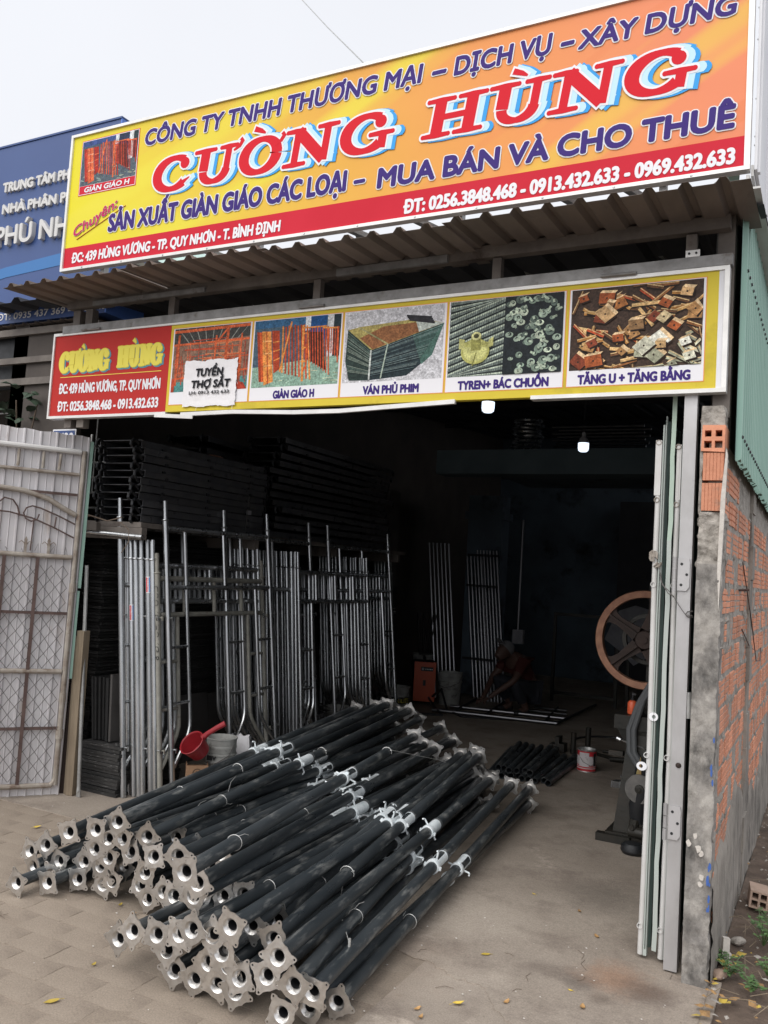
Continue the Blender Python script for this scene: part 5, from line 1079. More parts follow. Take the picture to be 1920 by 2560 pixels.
# the old painted frame with a stencilled leg
old = make_frame(1.64, False, 'old_tube', 'old pale painted scaffold frame with black stencilled letters down its near leg', None)
top_at(old, -4.10, 4.52, 1.64, .12)
def on_cyl(r, fdir=-2.0):
    def f(v): a = fdir+v.x/r; return Vector((r*math.cos(a)*1.0, r*math.sin(a), v.z))
    return f
L_ = [[(-y_, x_) for x_, y_ in P_] for P_ in glyph_loops('CƯỜNG HÙNG 6')]
xs_ = [p[1] for P_ in L_ for p in P_]; k = .50/(max(xs_)-min(xs_)); q = MB()
for j, (P_, H_) in enumerate(islands([[(x*.045+.016, -y*k) for x, y in P__] for P__ in L_])):
    q.poly([(x, y) for x, y in P_], 0, H_, Matrix(((1,0,0,0),(0,0,1,0),(0,1,0,1.42),(0,0,0,1))))
cl_ = old.matrix_basis.inverted() @ Vector((0, 0, 1.6)); q.v = [tuple(on_cyl(.0207, math.atan2(cl_.y, cl_.x)-.5)(Vector(v))) for v in q.v]
q.build('stencil_lettering', 'ink_black', old, smooth=False)
first = True
for i in range(12):
    o = copy_tree(sh); o['group'] = 'nested scaffold frames of the far row'; o['label'] = 'galvanised scaffold frame, %s from the front in the far nested row behind the buckets' % ORD[i]
    top_at(o, -4.02-.045*i+rn.uniform(-.006, .006), 6.16+.012*i+rn.uniform(-.012, .012), 1.73, .10+rn.uniform(-.006, .006), rn.uniform(-.004, .004))
for i in range(6):
    o = copy_tree(sh); o['group'] = 'nested scaffold frames of the last row'; o['label'] = 'galvanised scaffold frame, %s from the front in the last dim row by the inner column' % ORD[i]
    top_at(o, -4.42-.05*i, 7.46+.02*i, 1.73, .09)
def sticker(fr, zc, lab):
    sg = link('sticker', None); tag(sg, lab, 'sticker'); sg.matrix_world = fr.matrix_basis.copy()
    inv = fr.matrix_basis.inverted(); cl_ = inv @ Vector((0, 0, 1.6)); ang = math.atan2(cl_.y, cl_.x)
    def patch(a0, a1, z0, z1, rr_, mt): q = MB(); q.lathe([(rr_, z0), (rr_, z1)], 8, None, 0, ang+a0, ang+a1); q.build('label_film', mt, sg)
    patch(-.75, .75, zc-.055, zc+.055, .0206, 'ink_white'); patch(-.68, -.30, zc-.05, zc+.05, .0208, 'ink_red'); patch(.25, .62, zc-.05, zc+.05, .0208, 'ink_blue')
    LL_ = glyph_loops('CƯỜNG HÙNG'); q = MB(); mw = max(p[0] for P_ in LL_ for p in P_)
    for P_, H_ in islands([[(-y_*.012+.004, x_/mw*.095) for x_, y_ in P__] for P__ in LL_]): q.poly(P_, 0, H_, Matrix(((1,0,0,0),(0,0,1,0),(0,1,0,zc-.047),(0,0,0,1))))
    q.v = [(.0209*math.cos(ang+v[0]/.0208), .0209*math.sin(ang+v[0]/.0208), v[2]) for v in q.v]; q.build('lettering', 'ink_red', sg, smooth=False)
sticker(near[4], 1.22, 'lower red white and blue sticker on a leg of the near nested frames')
sticker(near[1], 1.42, 'higher red white and blue sticker on a leg of the near nested frames')
pm = MB(); pm.tube([(0, 0, 0), (0, 0, 2.05)], .015, 8); lp = pm.mesh('leaning_pipe', 'metal_dim')
for k, (gx, gy, nn, dx, hh, lab) in enumerate(((-4.56, 10.5, 6, .052, 1.0, 'first'), (-3.97, 10.75, 7, .042, .97, 'second'), (-4.22, 11.0, 5, .05, .93, 'third'))):
    for i in range(nn):
        o = link('leaning_pipe', lp, None, (gx+dx*i, gy+.01*i, .005), (R(-3), R(-7.5), 0), (1, 1, hh)); tag(o, {'first': 'shiny pipe in the leftmost leaning row at the back beside the orange welder', 'second': 'shiny pipe in the rightmost leaning row at the back against the column', 'third': 'shiny pipe in the shorter leaning row between the two tall rows at the back'}[lab], 'pipe', lab+' leaning pipe row at the back')
for k in range(3):
    q = MB(); q.box((0, 0, 0), (.42, .03, .03)); tag(link('highlight_gap_bar', q.mesh('highlight_gap_bar', 'black_metal', False), None, (-4.05, 10.62, (1.9, 1.5, .55)[k])), ['topmost', 'middle', 'lowest'][k]+' dark band standing for a highlight gap across the right leaning pipe row at the back', 'bar')  # black bars stand in for the dark gaps in the pipes' highlights
pm = MB(); pm.tube([(0, 0, 0), (0, 0, .75)], .008, 6); rd_ = pm.mesh('thin_rod', 'metal_dim')
for i in range(7): tag(link('thin_rod', rd_, None, (-4.80+i*.012, 10.5, .34), (0, R(-7+i*2.6), 0)), 'thin bright rod fanning out of the bucket behind the orange welder', 'rod', 'rods standing in the rear bucket')
# ================================================================== BUCKETS AND BITS
def bucket(name, label, loc, r, h, m_, fill=None, rot=0, rim='pail'):
    T = thing(name, label, 'bucket', loc, (0, 0, rot))
    q = MB(); q.lathe([(0, .002), (r*.86, .002), (r*.97, h*.8), (r*1.0, h*.82), (r, h*.86), (r*.975, h*.87), (r*.99, h*.97), (r*1.03, h*.975), (r*1.03, h), (r*.97, h), (r*.84, .01), (0, .01)], 28); q.build('shell', m_, T)
    q = MB(); q.lathe([(r*.985, h*.70), (r*1.03, h*.705), (r*1.03, h*.73), (r*.985, h*.735)], 28); q.build('rib', rim, T)
    q = MB(); q.tube([(-r*1.03, 0, h*.9), (-r*1.0, -r*.5, h*.72), (-r*.5, -r*1.06, h*.6), (0, -r*1.15, h*.56), (r*.5, -r*1.06, h*.6), (r*1.0, -r*.5, h*.72), (r*1.03, 0, h*.9)], .003, 6); q.build('handle', 'wire', T)
    if fill: q = MB(); q.lathe([(r*.96, h*.86), (r*.5, h*.9), (0, h*.93)], 16); q.build('contents', fill, T)
    return T
bk = bucket('plastic_bucket', 'dirty pale grey plastic bucket full of scrap beside the red scoop', (-3.72, 4.90, .004), .105, .39, 'pail', 'rust_dark')
q = MB(); q.poly([(.0, .0), (.05, .005), (.045, .03), (.02, .05), (.0, .03)], .001, (), Matrix(((1,0,0,-.04),(0,0,1,-.1035),(0,1,0,.24),(0,0,0,1)))); q.build('printed_mark', 'black_pl', bk, smooth=False)
text('lettering', 'av', bk, (-.02, .04, .25, .285), 'black_pl', -.1055, .002)
sc_ = tag(link('red_scoop', None), 'red plastic water scoop with its handle pointing up, resting on the cardboard box', 'scoop')
rgt = Vector((.886, .463, 0)); hx_ = (rgt*.82+Vector((0, 0, .57))).normalized(); oz = (-rgt*.45+Vector((0, 0, .55))-Vector((-.463, .886, 0))*.55); oz = (oz-hx_*oz.dot(hx_)).normalized(); oy = oz.cross(hx_)
sc_.matrix_world = Matrix(((hx_.x, oy.x, oz.x, -3.76), (hx_.y, oy.y, oz.y, 4.68), (hx_.z, oy.z, oz.z, .345), (0, 0, 0, 1)))
q = MB(); q.lathe([(0, -.055), (.062, -.055), (.068, -.05), (.086, .06), (.090, .064), (.086, .066), (.080, .06), (.062, -.045), (0, -.045)], 28); q.build('bowl', 'red_plastic', sc_)
q = MB(); q.tube([(.078, 0, .045), (.12, 0, .055), (.19, 0, .055), (.255, 0, .05)], [.022, .017, .018, .020], 10); q.build('handle', 'red_plastic', sc_)
bx = thing('cardboard_box', 'small brown cardboard box with a printed round emblem under the red scoop', 'box', (-3.76, 4.70, .004), (0, 0, R(42)))
for a, b in (((-.07, -.07, 0), (.07, -.066, .235)), ((-.07, .066, 0), (.07, .07, .21)), ((-.0705, -.0655, 0), (-.0665, .0655, .235)), ((.0665, -.0655, 0), (.0705, .0655, .235)), ((-.066, -.066, .0), (.066, .066, .004))): q = MB(); q.span(a, b); q.build('panel', 'cardboard', bx, smooth=False)
q = MB(); c_ = disc2(0, .185, .030, 20); q.poly(c_, .0006, [disc2(0, .185, .025, 20)], Matrix(((1,0,0,0),(0,0,1,-.0712),(0,1,0,0),(0,0,0,1)))); q.poly(disc2(0, .185, .014, 12), .0006, (), Matrix(((1,0,0,0),(0,0,1,-.0712),(0,1,0,0),(0,0,0,1)))); q.build('printed_emblem', 'rust_dark', bx, smooth=False)
pb = thing('paper_sack', 'torn white paper sack with yellow stripes standing right of the bucket', 'sack', (-3.74, 5.17, .004), (0, 0, R(20)))
rn = random.Random(8); q = MB(); n = 12; vs = []
for j in range(8):
    for i in range(n): a = 2*math.pi*i/n; k_ = 1-.25*(j/7)**2; vs.append((.075*k_*math.copysign(abs(math.cos(a))**.6, math.cos(a))+rn.uniform(-.007, .007), .05*k_*math.copysign(abs(math.sin(a))**.6, math.sin(a))+rn.uniform(-.006, .006), .34*j/7+(rn.uniform(-.03, .03) if j == 7 else 0)))
q.add(vs, [(j*n+i, j*n+(i+1) % n, (j+1)*n+(i+1) % n, (j+1)*n+i) for j in range(7) for i in range(n)]); q.build('bag', 'paper', pb)
q = MB(); [q.span((-.07, -.0585-.0005*k, .09+.028*k), (.065, -.058, .098+.028*k)) for k in range(3)]; q.build('yellow_stripe', 'ink_yellow', pb, smooth=False)
bucket('dark_bucket', 'dark stained bucket, left of the two behind the front scaffold frames', (-4.12, 6.72, .004), .115, .30, 'pail_dark', 'black_pl', rim='pail_dark')
bucket('rusty_bucket', 'whitish paint bucket with rust runs behind the prop pile', (-4.13, 7.2, .004), .115, .30, 'pail', 'rust_dark', 1.0)
q = MB()
rn = random.Random(5)
for i in range(14): a = rn.uniform(0, 6.28); q.box((-4.13+.06*math.cos(a), 6.75+.1*math.sin(a), .31+rn.uniform(0, .06)), (.16, .05, .008), Euler((rn.uniform(-.4, .4), rn.uniform(-.4, .4), a)).to_matrix())
tag(q.build('scrap_heap', 'ply', smooth=False), 'heap of dusty scrap boards on the dark stained bucket', 'scrap')
mx_ = bucket('paint_bucket', 'white paint bucket with a black band and yellow MAXIL lettering by the orange welder', (-4.26, 8.72, .004), .14, .34, 'pail', 'black_pl', R(8))
q = MB(); q.lathe([(.1325, .16), (.1365, .235)], 28); q.v = [(x*1.01, y*1.01, z) for x, y, z in q.v]; q.build('label_band', 'black_pl', mx_)
isl = islands(fit(glyph_loops('MAXILITE'), -.10, .16, .175, .222)); q = MB()
for P_, H_ in isl: q.poly(P_, 0, H_, Matrix(((1,0,0,0),(0,0,1,0),(0,1,0,0),(0,0,0,1))))
q.v = [(.142*math.sin(v[0]/.14+.35), -.142*math.cos(v[0]/.14+.35), v[2]) for v in q.v]; q.build('lettering', 'ink_yellow', mx_, smooth=False)
bucket('grey_bucket', 'grey plastic bucket standing right of the orange welding machine', (-4.20, 10.1, .004), .15, .40, 'pail', 'pail_dark')
bucket('back_bucket', 'dim bucket holding thin rods behind the orange welding machine', (-4.78, 10.5, .004), .14, .55, 'pail', None)
bucket('small_blue_bucket', 'small dim bluish bucket at the foot of the rear column', (-4.15, 11.2, .004), .11, .32, 'pail_dark', None)
wm = thing('welding_machine', 'orange and black welding machine standing at the back left', 'welding machine', (-4.50, 9.95, .02), (0, 0, R(28)))
q = MB(); q.span((-.13, -.2, .03), (.13, .2, .50)); q.build('case', 'black_pl', wm, smooth=False)
q = MB(); q.span((-.132, -.215, .03), (.132, -.2005, .51)); q.build('front_panel', 'orange_box', wm, smooth=False)
q = MB(); q.span((-.05, -.218, .40), (.10, -.2155, .45)); q.build('name_plate', 'black_pl', wm, smooth=False)
text('lettering', 'O ▪▪▪▪▪', wm, (-.04, .09, .413, .437), 'ink_white', -.2185, .001)
q = MB(); q.span((-.02, -.219, .22), (.015, -.2155, .29)); q.build('switch', 'black_pl', wm, smooth=False)
q = MB(); q.tube([(.0, -.15, .51), (0, -.14, .55), (0, .12, .55), (0, .14, .51)], .012, 8); q.build('carry_handle', 'black_pl', wm)
q = MB(); q.tube([(-4.3, 9.8, .12), (-4.1, 9.6, .25), (-3.95, 9.45, .04), (-3.7, 9.3, .012), (-3.3, 9.5, .012), (-3.0, 9.7, .02)], .014, 8); q.tube([(-4.35, 9.8, .1), (-4.15, 9.5, .06), (-3.9, 9.2, .012), (-4.4, 9.0, .012), (-4.6, 9.2, .012)], .014, 8); tag(q.build('welding_cable', 'black_pl'), 'black welding cables trailing from the orange machine across the floor', 'cable')
# frame being welded on the floor
ff = thing('floor_frame', 'dark steel ladder frame lying on the floor in front of the crouching worker', 'steel frame', (-4.1, 9.36, .035), (0, 0, R(10)))
q = MB(); q.tube([(0, 0, 0), (1.44, 0, 0)], .021, 10, cap=False); q.tube([(0, 0, 0), (1.4399, 0, 0)], .018, 10, cap=False); q.build('long_tube', 'metal_dim', ff)
q = MB(); q.tube([(.12, .42, 0), (1.5, .42, 0)], .018, 10); q.build('long_tube', 'metal_dim', ff)
for x in (.25, .62, 1.30): q = MB(); q.tube([(x, .02, 0), (x+.02, 1.25, 0)], .015, 8); q.build('cross_tube', 'black_metal', ff)
for y, a, b in ((.75, .9, 1.48), (1.05, 1.05, 1.45)): q = MB(); q.tube([(a, y, 0), (b, y, 0)], .014, 8); q.build('short_tube', 'metal_dim', ff)
q = MB(); q.tube([(1.44, 0, 0), (1.6, 1.0, 0), (1.75, 1.9, 0)], .016, 8); q.build('end_tube', 'black_metal', ff)
# ================================================================== CROUCHING WORKER
def skin_body(name, V, E_, Rd, m_, parent, levels=1):
    me = bpy.data.meshes.new(name); me.from_pydata(V, E_, []); o = bpy.data.objects.new(name, me); COL.objects.link(o)
    md = o.modifiers.new('s', 'SKIN'); sv = me.skin_vertices[0].data
    for i, r_ in enumerate(Rd): sv[i].radius = (r_, r_) if not isinstance(r_, tuple) else r_
    sv[0].use_root = True; sb = o.modifiers.new('d', 'SUBSURF'); sb.levels = levels; sb.render_levels = levels
    dg = bpy.context.evaluated_depsgraph_get(); m2 = bpy.data.meshes.new_from_object(o.evaluated_get(dg)); bpy.data.objects.remove(o)
    m2.materials.clear(); m2.materials.append(M[m_]); m2.polygons.foreach_set('use_smooth', [True]*len(m2.polygons)); m2.name = name
    return link(name, m2, parent)
pe = thing('person', 'worker in a dark red shirt and pale cap crouching over the floor frame', 'person', (-3.33, 10.15, .0), (0, 0, R(-38)))
# local: -Y faces the work; squatting
V = [(0, .12, .30), (0, .10, .44), (0, .0, .58), (0, -.08, .66), (0, -.13, .71), (0, -.20, .72),       # 0 pelvis..5 head
     (.10, .10, .28), (.20, -.22, .42), (.17, .02, .08), (.18, -.10, .035),                              # right leg
     (-.10, .10, .28), (-.20, -.22, .42), (-.17, .02, .08), (-.18, -.10, .035),
     (.17, -.06, .62), (.24, -.22, .42), (.12, -.40, .26), (.09, -.46, .20),
     (-.17, -.06, .62), (-.24, -.22, .40), (-.10, -.40, .22), (-.07, -.46, .17)]
E_ = [(0, 1), (1, 2), (2, 3), (3, 4), (4, 5), (0, 6), (6, 7), (7, 8), (8, 9), (0, 10), (10, 11), (11, 12), (12, 13), (3, 14), (14, 15), (15, 16), (16, 17), (3, 18), (18, 19), (19, 20), (20, 21)]
Rd = [.13, .125, .14, .11, .055, .06, .10, .065, .05, .04, .10, .065, .05, .04, .065, .042, .032, .028, .065, .042, .032, .028]
skin_body('body', V, E_, Rd, 'skin', pe, 2)
skin_body('shirt', [V[1], V[2], V[3], (.17, -.06, .62), (.225, -.17, .49), (-.17, -.06, .62), (-.225, -.17, .49), (0, .13, .34)], [(0, 1), (1, 2), (2, 3), (3, 4), (2, 5), (5, 6), (0, 7)], [.142, .158, .125, .08, .062, .08, .062, .145], 'shirt_red', pe, 2)
skin_body('trousers', [V[0], V[6], V[7], (.175, -.02, .14), V[10], V[11], (-.175, -.02, .14)], [(0, 1), (1, 2), (2, 3), (0, 4), (4, 5), (5, 6)], [.148, .112, .08, .066, .112, .08, .066], 'trousers', pe, 2)
for s_ in (1, -1):
    skin_body('shoe', [(s_*.18, .06, .035), (s_*.18, -.04, .04), (s_*.185, -.17, .03)], [(0, 1), (1, 2)], [.04, .045, .034], 'black_pl', pe, 1)
    q = MB(); hx, hy, hz = (.09, -.46, .20) if s_ > 0 else (-.07, -.46, .17)
    for f_ in range(4): q.tube([(hx+(-.018+.012*f_)*s_, hy-.01, hz-.01), (hx+(-.018+.012*f_)*s_, hy-.055, hz-.025), (hx+(-.016+.011*f_)*s_, hy-.06, hz-.06-.004*f_)], .0075, 6)
    q.tube([(hx-.028*s_, hy+.005, hz), (hx-.045*s_, hy-.03, hz-.02), (hx-.03*s_, hy-.05, hz-.04)], .009, 6); q.build('fingers', 'skin', pe)
hm = Matrix.Translation((0, -.23, .74)) @ Matrix.Rotation(R(-48), 4, 'X')
q = MB(); q.lathe([(0, -.12), (.045, -.115), (.065, -.07), (.078, -.01), (.082, .04), (.07, .09), (.035, .115), (0, .12)], 20, hm @ Matrix.Diagonal((.95, 1.1, 1, 1)))
q.lathe([(0, 0), (.012, -.004), (.009, .03), (0, .035)], 8, hm @ Matrix.Translation((0, -.085, -.02)))
for s_ in (1, -1): q.lathe([(0, 0), (.012, .002), (.02, .008), (0, .01)], 8, hm @ Matrix.Translation((s_*.076, 0, -.01)) @ Matrix.Rotation(R(90*s_), 4, 'Y')); 
q.build('head', 'skin', pe)
q = MB()
for s_ in (1, -1): q.lathe([(0, .004), (.008, .002), (.01, 0)], 8, hm @ Matrix.Translation((s_*.03, -.083, .01)) @ Matrix.Rotation(R(90), 4, 'X'))
q.box(hm @ Vector((0, -.078, -.06)), (.04, .004, .006), hm.to_3x3()); q.build('eyes_and_mouth', 'black_pl', pe)
q = MB(); q.lathe([(.088, .02), (.092, .05), (.084, .10), (.055, .132), (0, .142)], 20, hm @ Matrix.Diagonal((1, 1.12, 1, 1))); q.poly([(-.07, -.07), (-.06, -.15), (0, -.175), (.06, -.15), (.07, -.07)], .006, (), hm @ Matrix.Translation((0, 0, .035))); q.build('cap', 'cap_white', pe)
# rear room: beam, columns, racks
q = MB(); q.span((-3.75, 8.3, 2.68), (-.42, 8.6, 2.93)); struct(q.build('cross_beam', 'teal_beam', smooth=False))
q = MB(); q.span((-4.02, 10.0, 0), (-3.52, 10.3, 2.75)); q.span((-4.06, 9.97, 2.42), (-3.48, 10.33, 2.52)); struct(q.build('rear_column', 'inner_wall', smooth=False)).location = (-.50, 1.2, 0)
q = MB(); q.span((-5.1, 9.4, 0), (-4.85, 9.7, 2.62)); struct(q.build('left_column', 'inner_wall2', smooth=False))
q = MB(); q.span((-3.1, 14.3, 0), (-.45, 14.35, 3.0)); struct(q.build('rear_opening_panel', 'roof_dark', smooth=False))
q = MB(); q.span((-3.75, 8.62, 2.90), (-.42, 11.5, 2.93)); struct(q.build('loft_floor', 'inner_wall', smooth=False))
for i in range(9): q = MB(); q.tube([(.15*math.cos(a), .15*math.sin(a), 0) for a in [2*math.pi*k/20 for k in range(20)]], .012, 6, closed=True); tag(link('steel_ring', q.mesh('steel_ring', 'galv'), None, (-2.92+.02*math.sin(i*2), 8.8, 2.95+i*.045), (.05*math.sin(i), .05*math.cos(i), 0)), 'dim steel ring in the pile on the loft edge', 'ring', 'steel rings piled on the loft')
for i in range(9): q = MB(); q.tube([(0, 0, 0), (.95, 0, 0)], .014, 6); tag(link('loft_pipe', q.mesh('loft_pipe', 'black_metal'), None, (-2.62+.04*math.sin(i*3), 8.8, 2.96+i*.035), (0, 0, .02)), 'dark pipe lying in the pile on the loft behind the bulbs', 'pipe', 'pipes stored on the loft')
rk = thing('steel_rack', 'dim steel rack frame at the back of the workshop under the pale cloth', 'rack', (-3.35, 11.6, 0))
for x in (0, .85, 1.0, 1.75): q = MB(); q.span((x, 0, 0), (x+.04, .04, 1.2)); q.build('upright', 'machine', rk, smooth=False)
for x0, x1 in ((.04, .85), (1.04, 1.75)):
    for z in (.1, 1.16): q = MB(); q.span((x0, 0, z), (x1, .04, z+.04)); q.build('rail', 'machine', rk, smooth=False)
cl = MB(); n = 10; rn = random.Random(3)
P4 = [(0, 0), (.38, .12), (.55, -.38), (.22, -.62), (-.22, -.35)]
cl.poly([(-.05, .02), (.15, .10), (.32, .06), (.40, -.10), (.56, -.42), (.40, -.52), (.20, -.66), (.02, -.5), (-.2, -.36), (-.12, -.12)], .01, (), Matrix(((1,0,0,-2.40),(0,.3,1,11.5),(0,1,0,1.27),(0,0,0,1)))); tag(cl.build('pale_cloth', 'cloth_pale', smooth=False), 'pale cloth hung by a corner on the rear steel rack', 'cloth')
q = MB(); q.tube([(-3.62, 10.9, .9), (-3.62, 10.9, 2.4)], .02, 8); tag(q.build('conduit_pipe', 'metal_dim'), 'dim vertical pipe fixed beside the rear column', 'pipe')
q = MB(); q.box((-3.60, 10.88, .87), (.14, .08, .18)); tag(q.build('switch_box', 'cloth_pale', smooth=False), 'small pale switch box low on the vertical pipe behind the worker', 'switch box')
# ================================================================== LAMPS
for i, (loc, lab) in enumerate((((-2.12, 5.5, 2.79), 'lit white bulb hanging just under the edge of the product signboard'), ((-1.84, 7.0, 2.745), 'lit white bulb hanging free deeper in the workshop on the right'))):
    T = thing('hanging_bulb', lab, 'lamp', loc)
    q = MB(); q.lathe([(0, -.052), (.028, -.050), (.040, -.040), (.044, -.02), (.044, .022)], 24); q.build('diffuser', 'bulb', T)
    q = MB(); q.lathe([(.0445, .022), (.044, .030), (.030, .060), (.017, .075), (.017, .10), (.010, .115), (0, .118)], 24); q.build('housing', 'bulb_body', T)
    q = MB(); q.tube([(0, 0, .11), (0, 0, .34+.1*i)], .003, 6); q.build('flex_cord', 'black_pl', T)
# ================================================================== PILE OF STEEL PROPS
PROPS=[(-1.526,2.789,0.062,-1.840,5.972,0.151,0.46),(-1.527,2.613,0.166,-1.916,5.789,0.199,0.44),(-1.587,2.695,0.062,-1.815,5.887,0.068,0.47),(-1.837,2.904,0.062,-2.155,6.087,0.162,0.50),(-1.744,2.684,0.263,-2.182,5.853,0.343,0.45),(-1.861,2.712,0.270,-2.331,5.877,0.325,0.46),(-2.085,2.643,0.350,-2.402,5.826,0.270,0.47),(-2.036,2.882,0.223,-2.257,6.075,0.206,0.33),(-2.066,2.636,0.404,-2.548,5.900,0.330,0.48),(-1.958,2.424,0.524,-2.605,5.659,0.450,0.52),(-2.245,2.731,0.440,-2.676,6.001,0.330,0.47),(-2.755,2.925,0.435,-3.204,6.395,0.520,0.44),(-2.702,3.064,0.349,-3.074,6.542,0.470,0.43),(-2.846,2.891,0.392,-3.293,6.361,0.500,0.47),(-2.913,3.161,0.146,-3.027,6.650,0.396,0.48),(-3.052,2.934,0.331,-3.502,6.403,0.450,0.50),(-3.386,3.050,0.079,-3.169,6.500,0.472,0.50),(-2.819,3.033,0.324,-2.901,6.442,0.310,0.51),(-3.347,3.079,0.180,-3.642,6.525,0.156,0.46),(-3.465,3.092,0.125,-3.669,6.465,0.062,0.50),(-3.306,2.888,0.065,-3.542,6.377,0.075,0.55),(-3.266,3.051,0.062,-3.497,6.556,0.062,0.48),(-3.192,2.966,0.068,-3.442,6.550,0.065,0.48),(-3.269,3.098,0.115,-3.476,6.588,0.115,0.53),(-3.093,3.084,0.152,-3.331,6.603,0.062,0.45),(-3.007,3.059,0.235,-3.236,6.636,0.109,0.52),(-2.990,3.084,0.154,-3.160,6.615,0.129,0.47),(-2.911,3.039,0.305,-3.309,6.530,0.205,0.54),(-2.924,3.064,0.209,-3.234,6.590,0.212,0.45),(-2.780,3.048,0.270,-3.019,6.488,0.129,0.46),(-2.977,3.098,0.068,-3.299,6.505,0.127,0.47),(-2.641,3.048,0.277,-2.981,6.481,0.208,0.46),(-2.746,3.095,0.116,-2.947,6.626,0.080,0.51),(-2.609,3.095,0.118,-2.827,6.489,0.141,0.46),(-2.695,3.089,0.068,-2.873,6.590,0.062,0.56),(-3.117,3.078,0.068,-3.392,6.615,0.062,0.48),(-2.707,3.075,0.185,-3.092,6.452,0.095,0.54),(-2.925,3.100,0.095,-3.173,6.515,0.062,0.54),(-1.980,2.514,0.296,-2.188,5.757,0.214,0.51),(-2.312,2.581,0.189,-2.558,5.681,0.077,0.48),(-2.405,2.609,0.128,-2.689,5.830,0.065,0.50),(-2.191,2.578,0.206,-2.438,5.708,0.090,0.46),(-2.070,2.560,0.244,-2.305,5.760,0.173,0.49),(-1.911,2.545,0.283,-2.229,5.738,0.129,0.53),(-1.823,2.527,0.340,-2.175,5.686,0.270,0.49),(-2.163,2.608,0.147,-2.394,5.768,0.062,0.45),(-2.133,2.623,0.075,-2.530,5.884,0.062,0.53),(-1.968,2.606,0.151,-2.177,5.868,0.117,0.54),(-1.873,2.555,0.228,-2.354,5.670,0.110,0.48),(-1.868,2.594,0.170,-2.177,5.795,0.167,0.51),(-2.044,2.632,0.062,-2.337,5.739,0.062,0.49),(-1.925,2.614,0.083,-2.416,5.693,0.143,0.50),(-1.811,2.586,0.148,-2.222,5.794,0.062,0.46),(-1.696,2.584,0.186,-2.038,5.714,0.066,0.47),(-1.841,2.610,0.083,-2.281,5.724,0.069,0.55),(-1.635,2.550,0.277,-2.044,5.709,0.222,0.55),(-1.586,2.585,0.184,-2.132,5.746,0.204,0.45),(-1.637,2.602,0.068,-2.121,5.699,0.062,0.55),(-2.372,2.880,0.215,-2.456,5.942,0.245,0.44),(-2.250,2.900,0.243,-2.424,6.001,0.198,0.45),(-2.150,2.915,0.254,-2.368,5.985,0.196,0.46),(-2.060,2.931,0.275,-2.290,5.923,0.252,0.48),(-1.883,2.915,0.224,-2.280,6.019,0.335,0.46),(-3.149,3.307,0.275,-3.270,6.628,0.281,0.48),(-3.050,3.252,0.295,-3.229,6.562,0.332,0.44),(-2.919,3.386,0.247,-3.199,6.650,0.278,0.49),(-2.852,3.381,0.224,-3.161,6.674,0.434,0.48),(-2.745,3.318,0.275,-3.033,6.609,0.243,0.47),(-2.628,3.356,0.241,-2.834,6.665,0.349,0.44),(-2.550,3.272,0.192,-2.757,6.664,0.261,0.44),(-2.450,3.280,0.268,-2.701,6.644,0.257,0.49)]
def plate_me(seed):
    rn = random.Random(seed); h = .053; P = []
    def add(x, y, d=.0012): P.append((x+rn.uniform(-d, d), y+rn.uniform(-d, d)))
    for k in range(4):
        a = k*math.pi/2; c, s = math.cos(a), math.sin(a)
        def tp(x, y): return (x*c-y*s, x*s+y*c)
        pts = [(h-.004, -h+.024), (h-.0062, -h+.030), (h-.0055, -.010), (h-.0025, -.002), (h-.0055, .012), (h-.0058, h-.026), (h-.002, h-.020), (h+.001, h-.010), (h-.001, h-.003), (h-.006, h+.0005), (h-.014, h), (h-.022, h-.003)]
        for x, y in pts: add(*tp(x, y))
    hol = [disc2(sx*(h-.0085), sy*(h-.0085), .0042, 8) for sx in (-1, 1) for sy in (-1, 1)]
    q = MB(); q.poly(P, -.0035, hol+[disc2(0, 0, .030, 24)], Matrix.Translation((0, 0, .0035)))
    q.lathe([(.030, .0), (.028, .0012), (.024, .006), (.0200, .011), (.0178, .015)], 24)
    q.lathe([(.0178, .015), (.0176, .017), (.0176, .12), (0, .12)], 20, mi=1)  # bore wall coloured black to give the darkness inside the open tube
    q.lathe([(.030, .0035), (.0325, .010), (.0318, .018), (.0300, .022)], 24)
    return q
PLM = [plate_me(i).mesh('base_plate', ['plate', 'black_pl'], ang=40) for i in range(4)]
PLT = [plate_me(i+9) for i in range(2)]
for q in PLT: q.v = [(x, y, -z) for x, y, z in q.v]; q.f = [f[::-1] for f in q.f]
PLT = [q.mesh('top_plate', ['plate', 'black_pl'], ang=40) for q in PLT]
def tubez(nm, r, m_, n=16, ri=None): q = MB(); q.lathe([(r, 0), (r, 1)], n); return q.mesh(nm, m_)
FT = tubez('front_tube', .0270, 'prop_paint'); RT = tubez('rear_tube', .0285, 'prop_paint')
q = MB()
for a0, a1 in ((32, 148), (212, 328)): 
    q.lathe([(.0292, .0), (.0292, .15), (.0262, .15), (.0262, .0), (.0292, 0)], 14, None, 0, R(a0), R(a1))
for z0, z1 in ((-.002, .014), (.134, .154)): q.lathe([(.0293, z0), (.0300, z0), (.0300, z1), (.0293, z1)], 24)
SLM = q.mesh('threaded_sleeve', 'sleeve')
q = MB(); q.lathe([(.0294, 0), (.0294, .142), (.0268, .142)], 20)
for z0 in range(22): q.lathe([(.0295, .004+z0*.006), (.0303, .007+z0*.006), (.0295, .010+z0*.006)], 16)
SLM2 = q.mesh('threaded_sleeve', 'sleeve')
q = MB(); q.lathe([(.027, -.03), (.0335, -.03), (.0355, -.022), (.0355, -.006), (.0335, 0), (.0275, 0)], 20); q.box((.038, 0, -.016), (.012, .016, .014)); q.box((-.038, 0, -.016), (.012, .016, .014)); NUT = q.mesh('collar_nut', 'sleeve')
q = MB()
for z in (0, .012): q.lathe([(.0300, z), (.0335, z+.001), (.0335, z+.008), (.0300, z+.009)], 20)
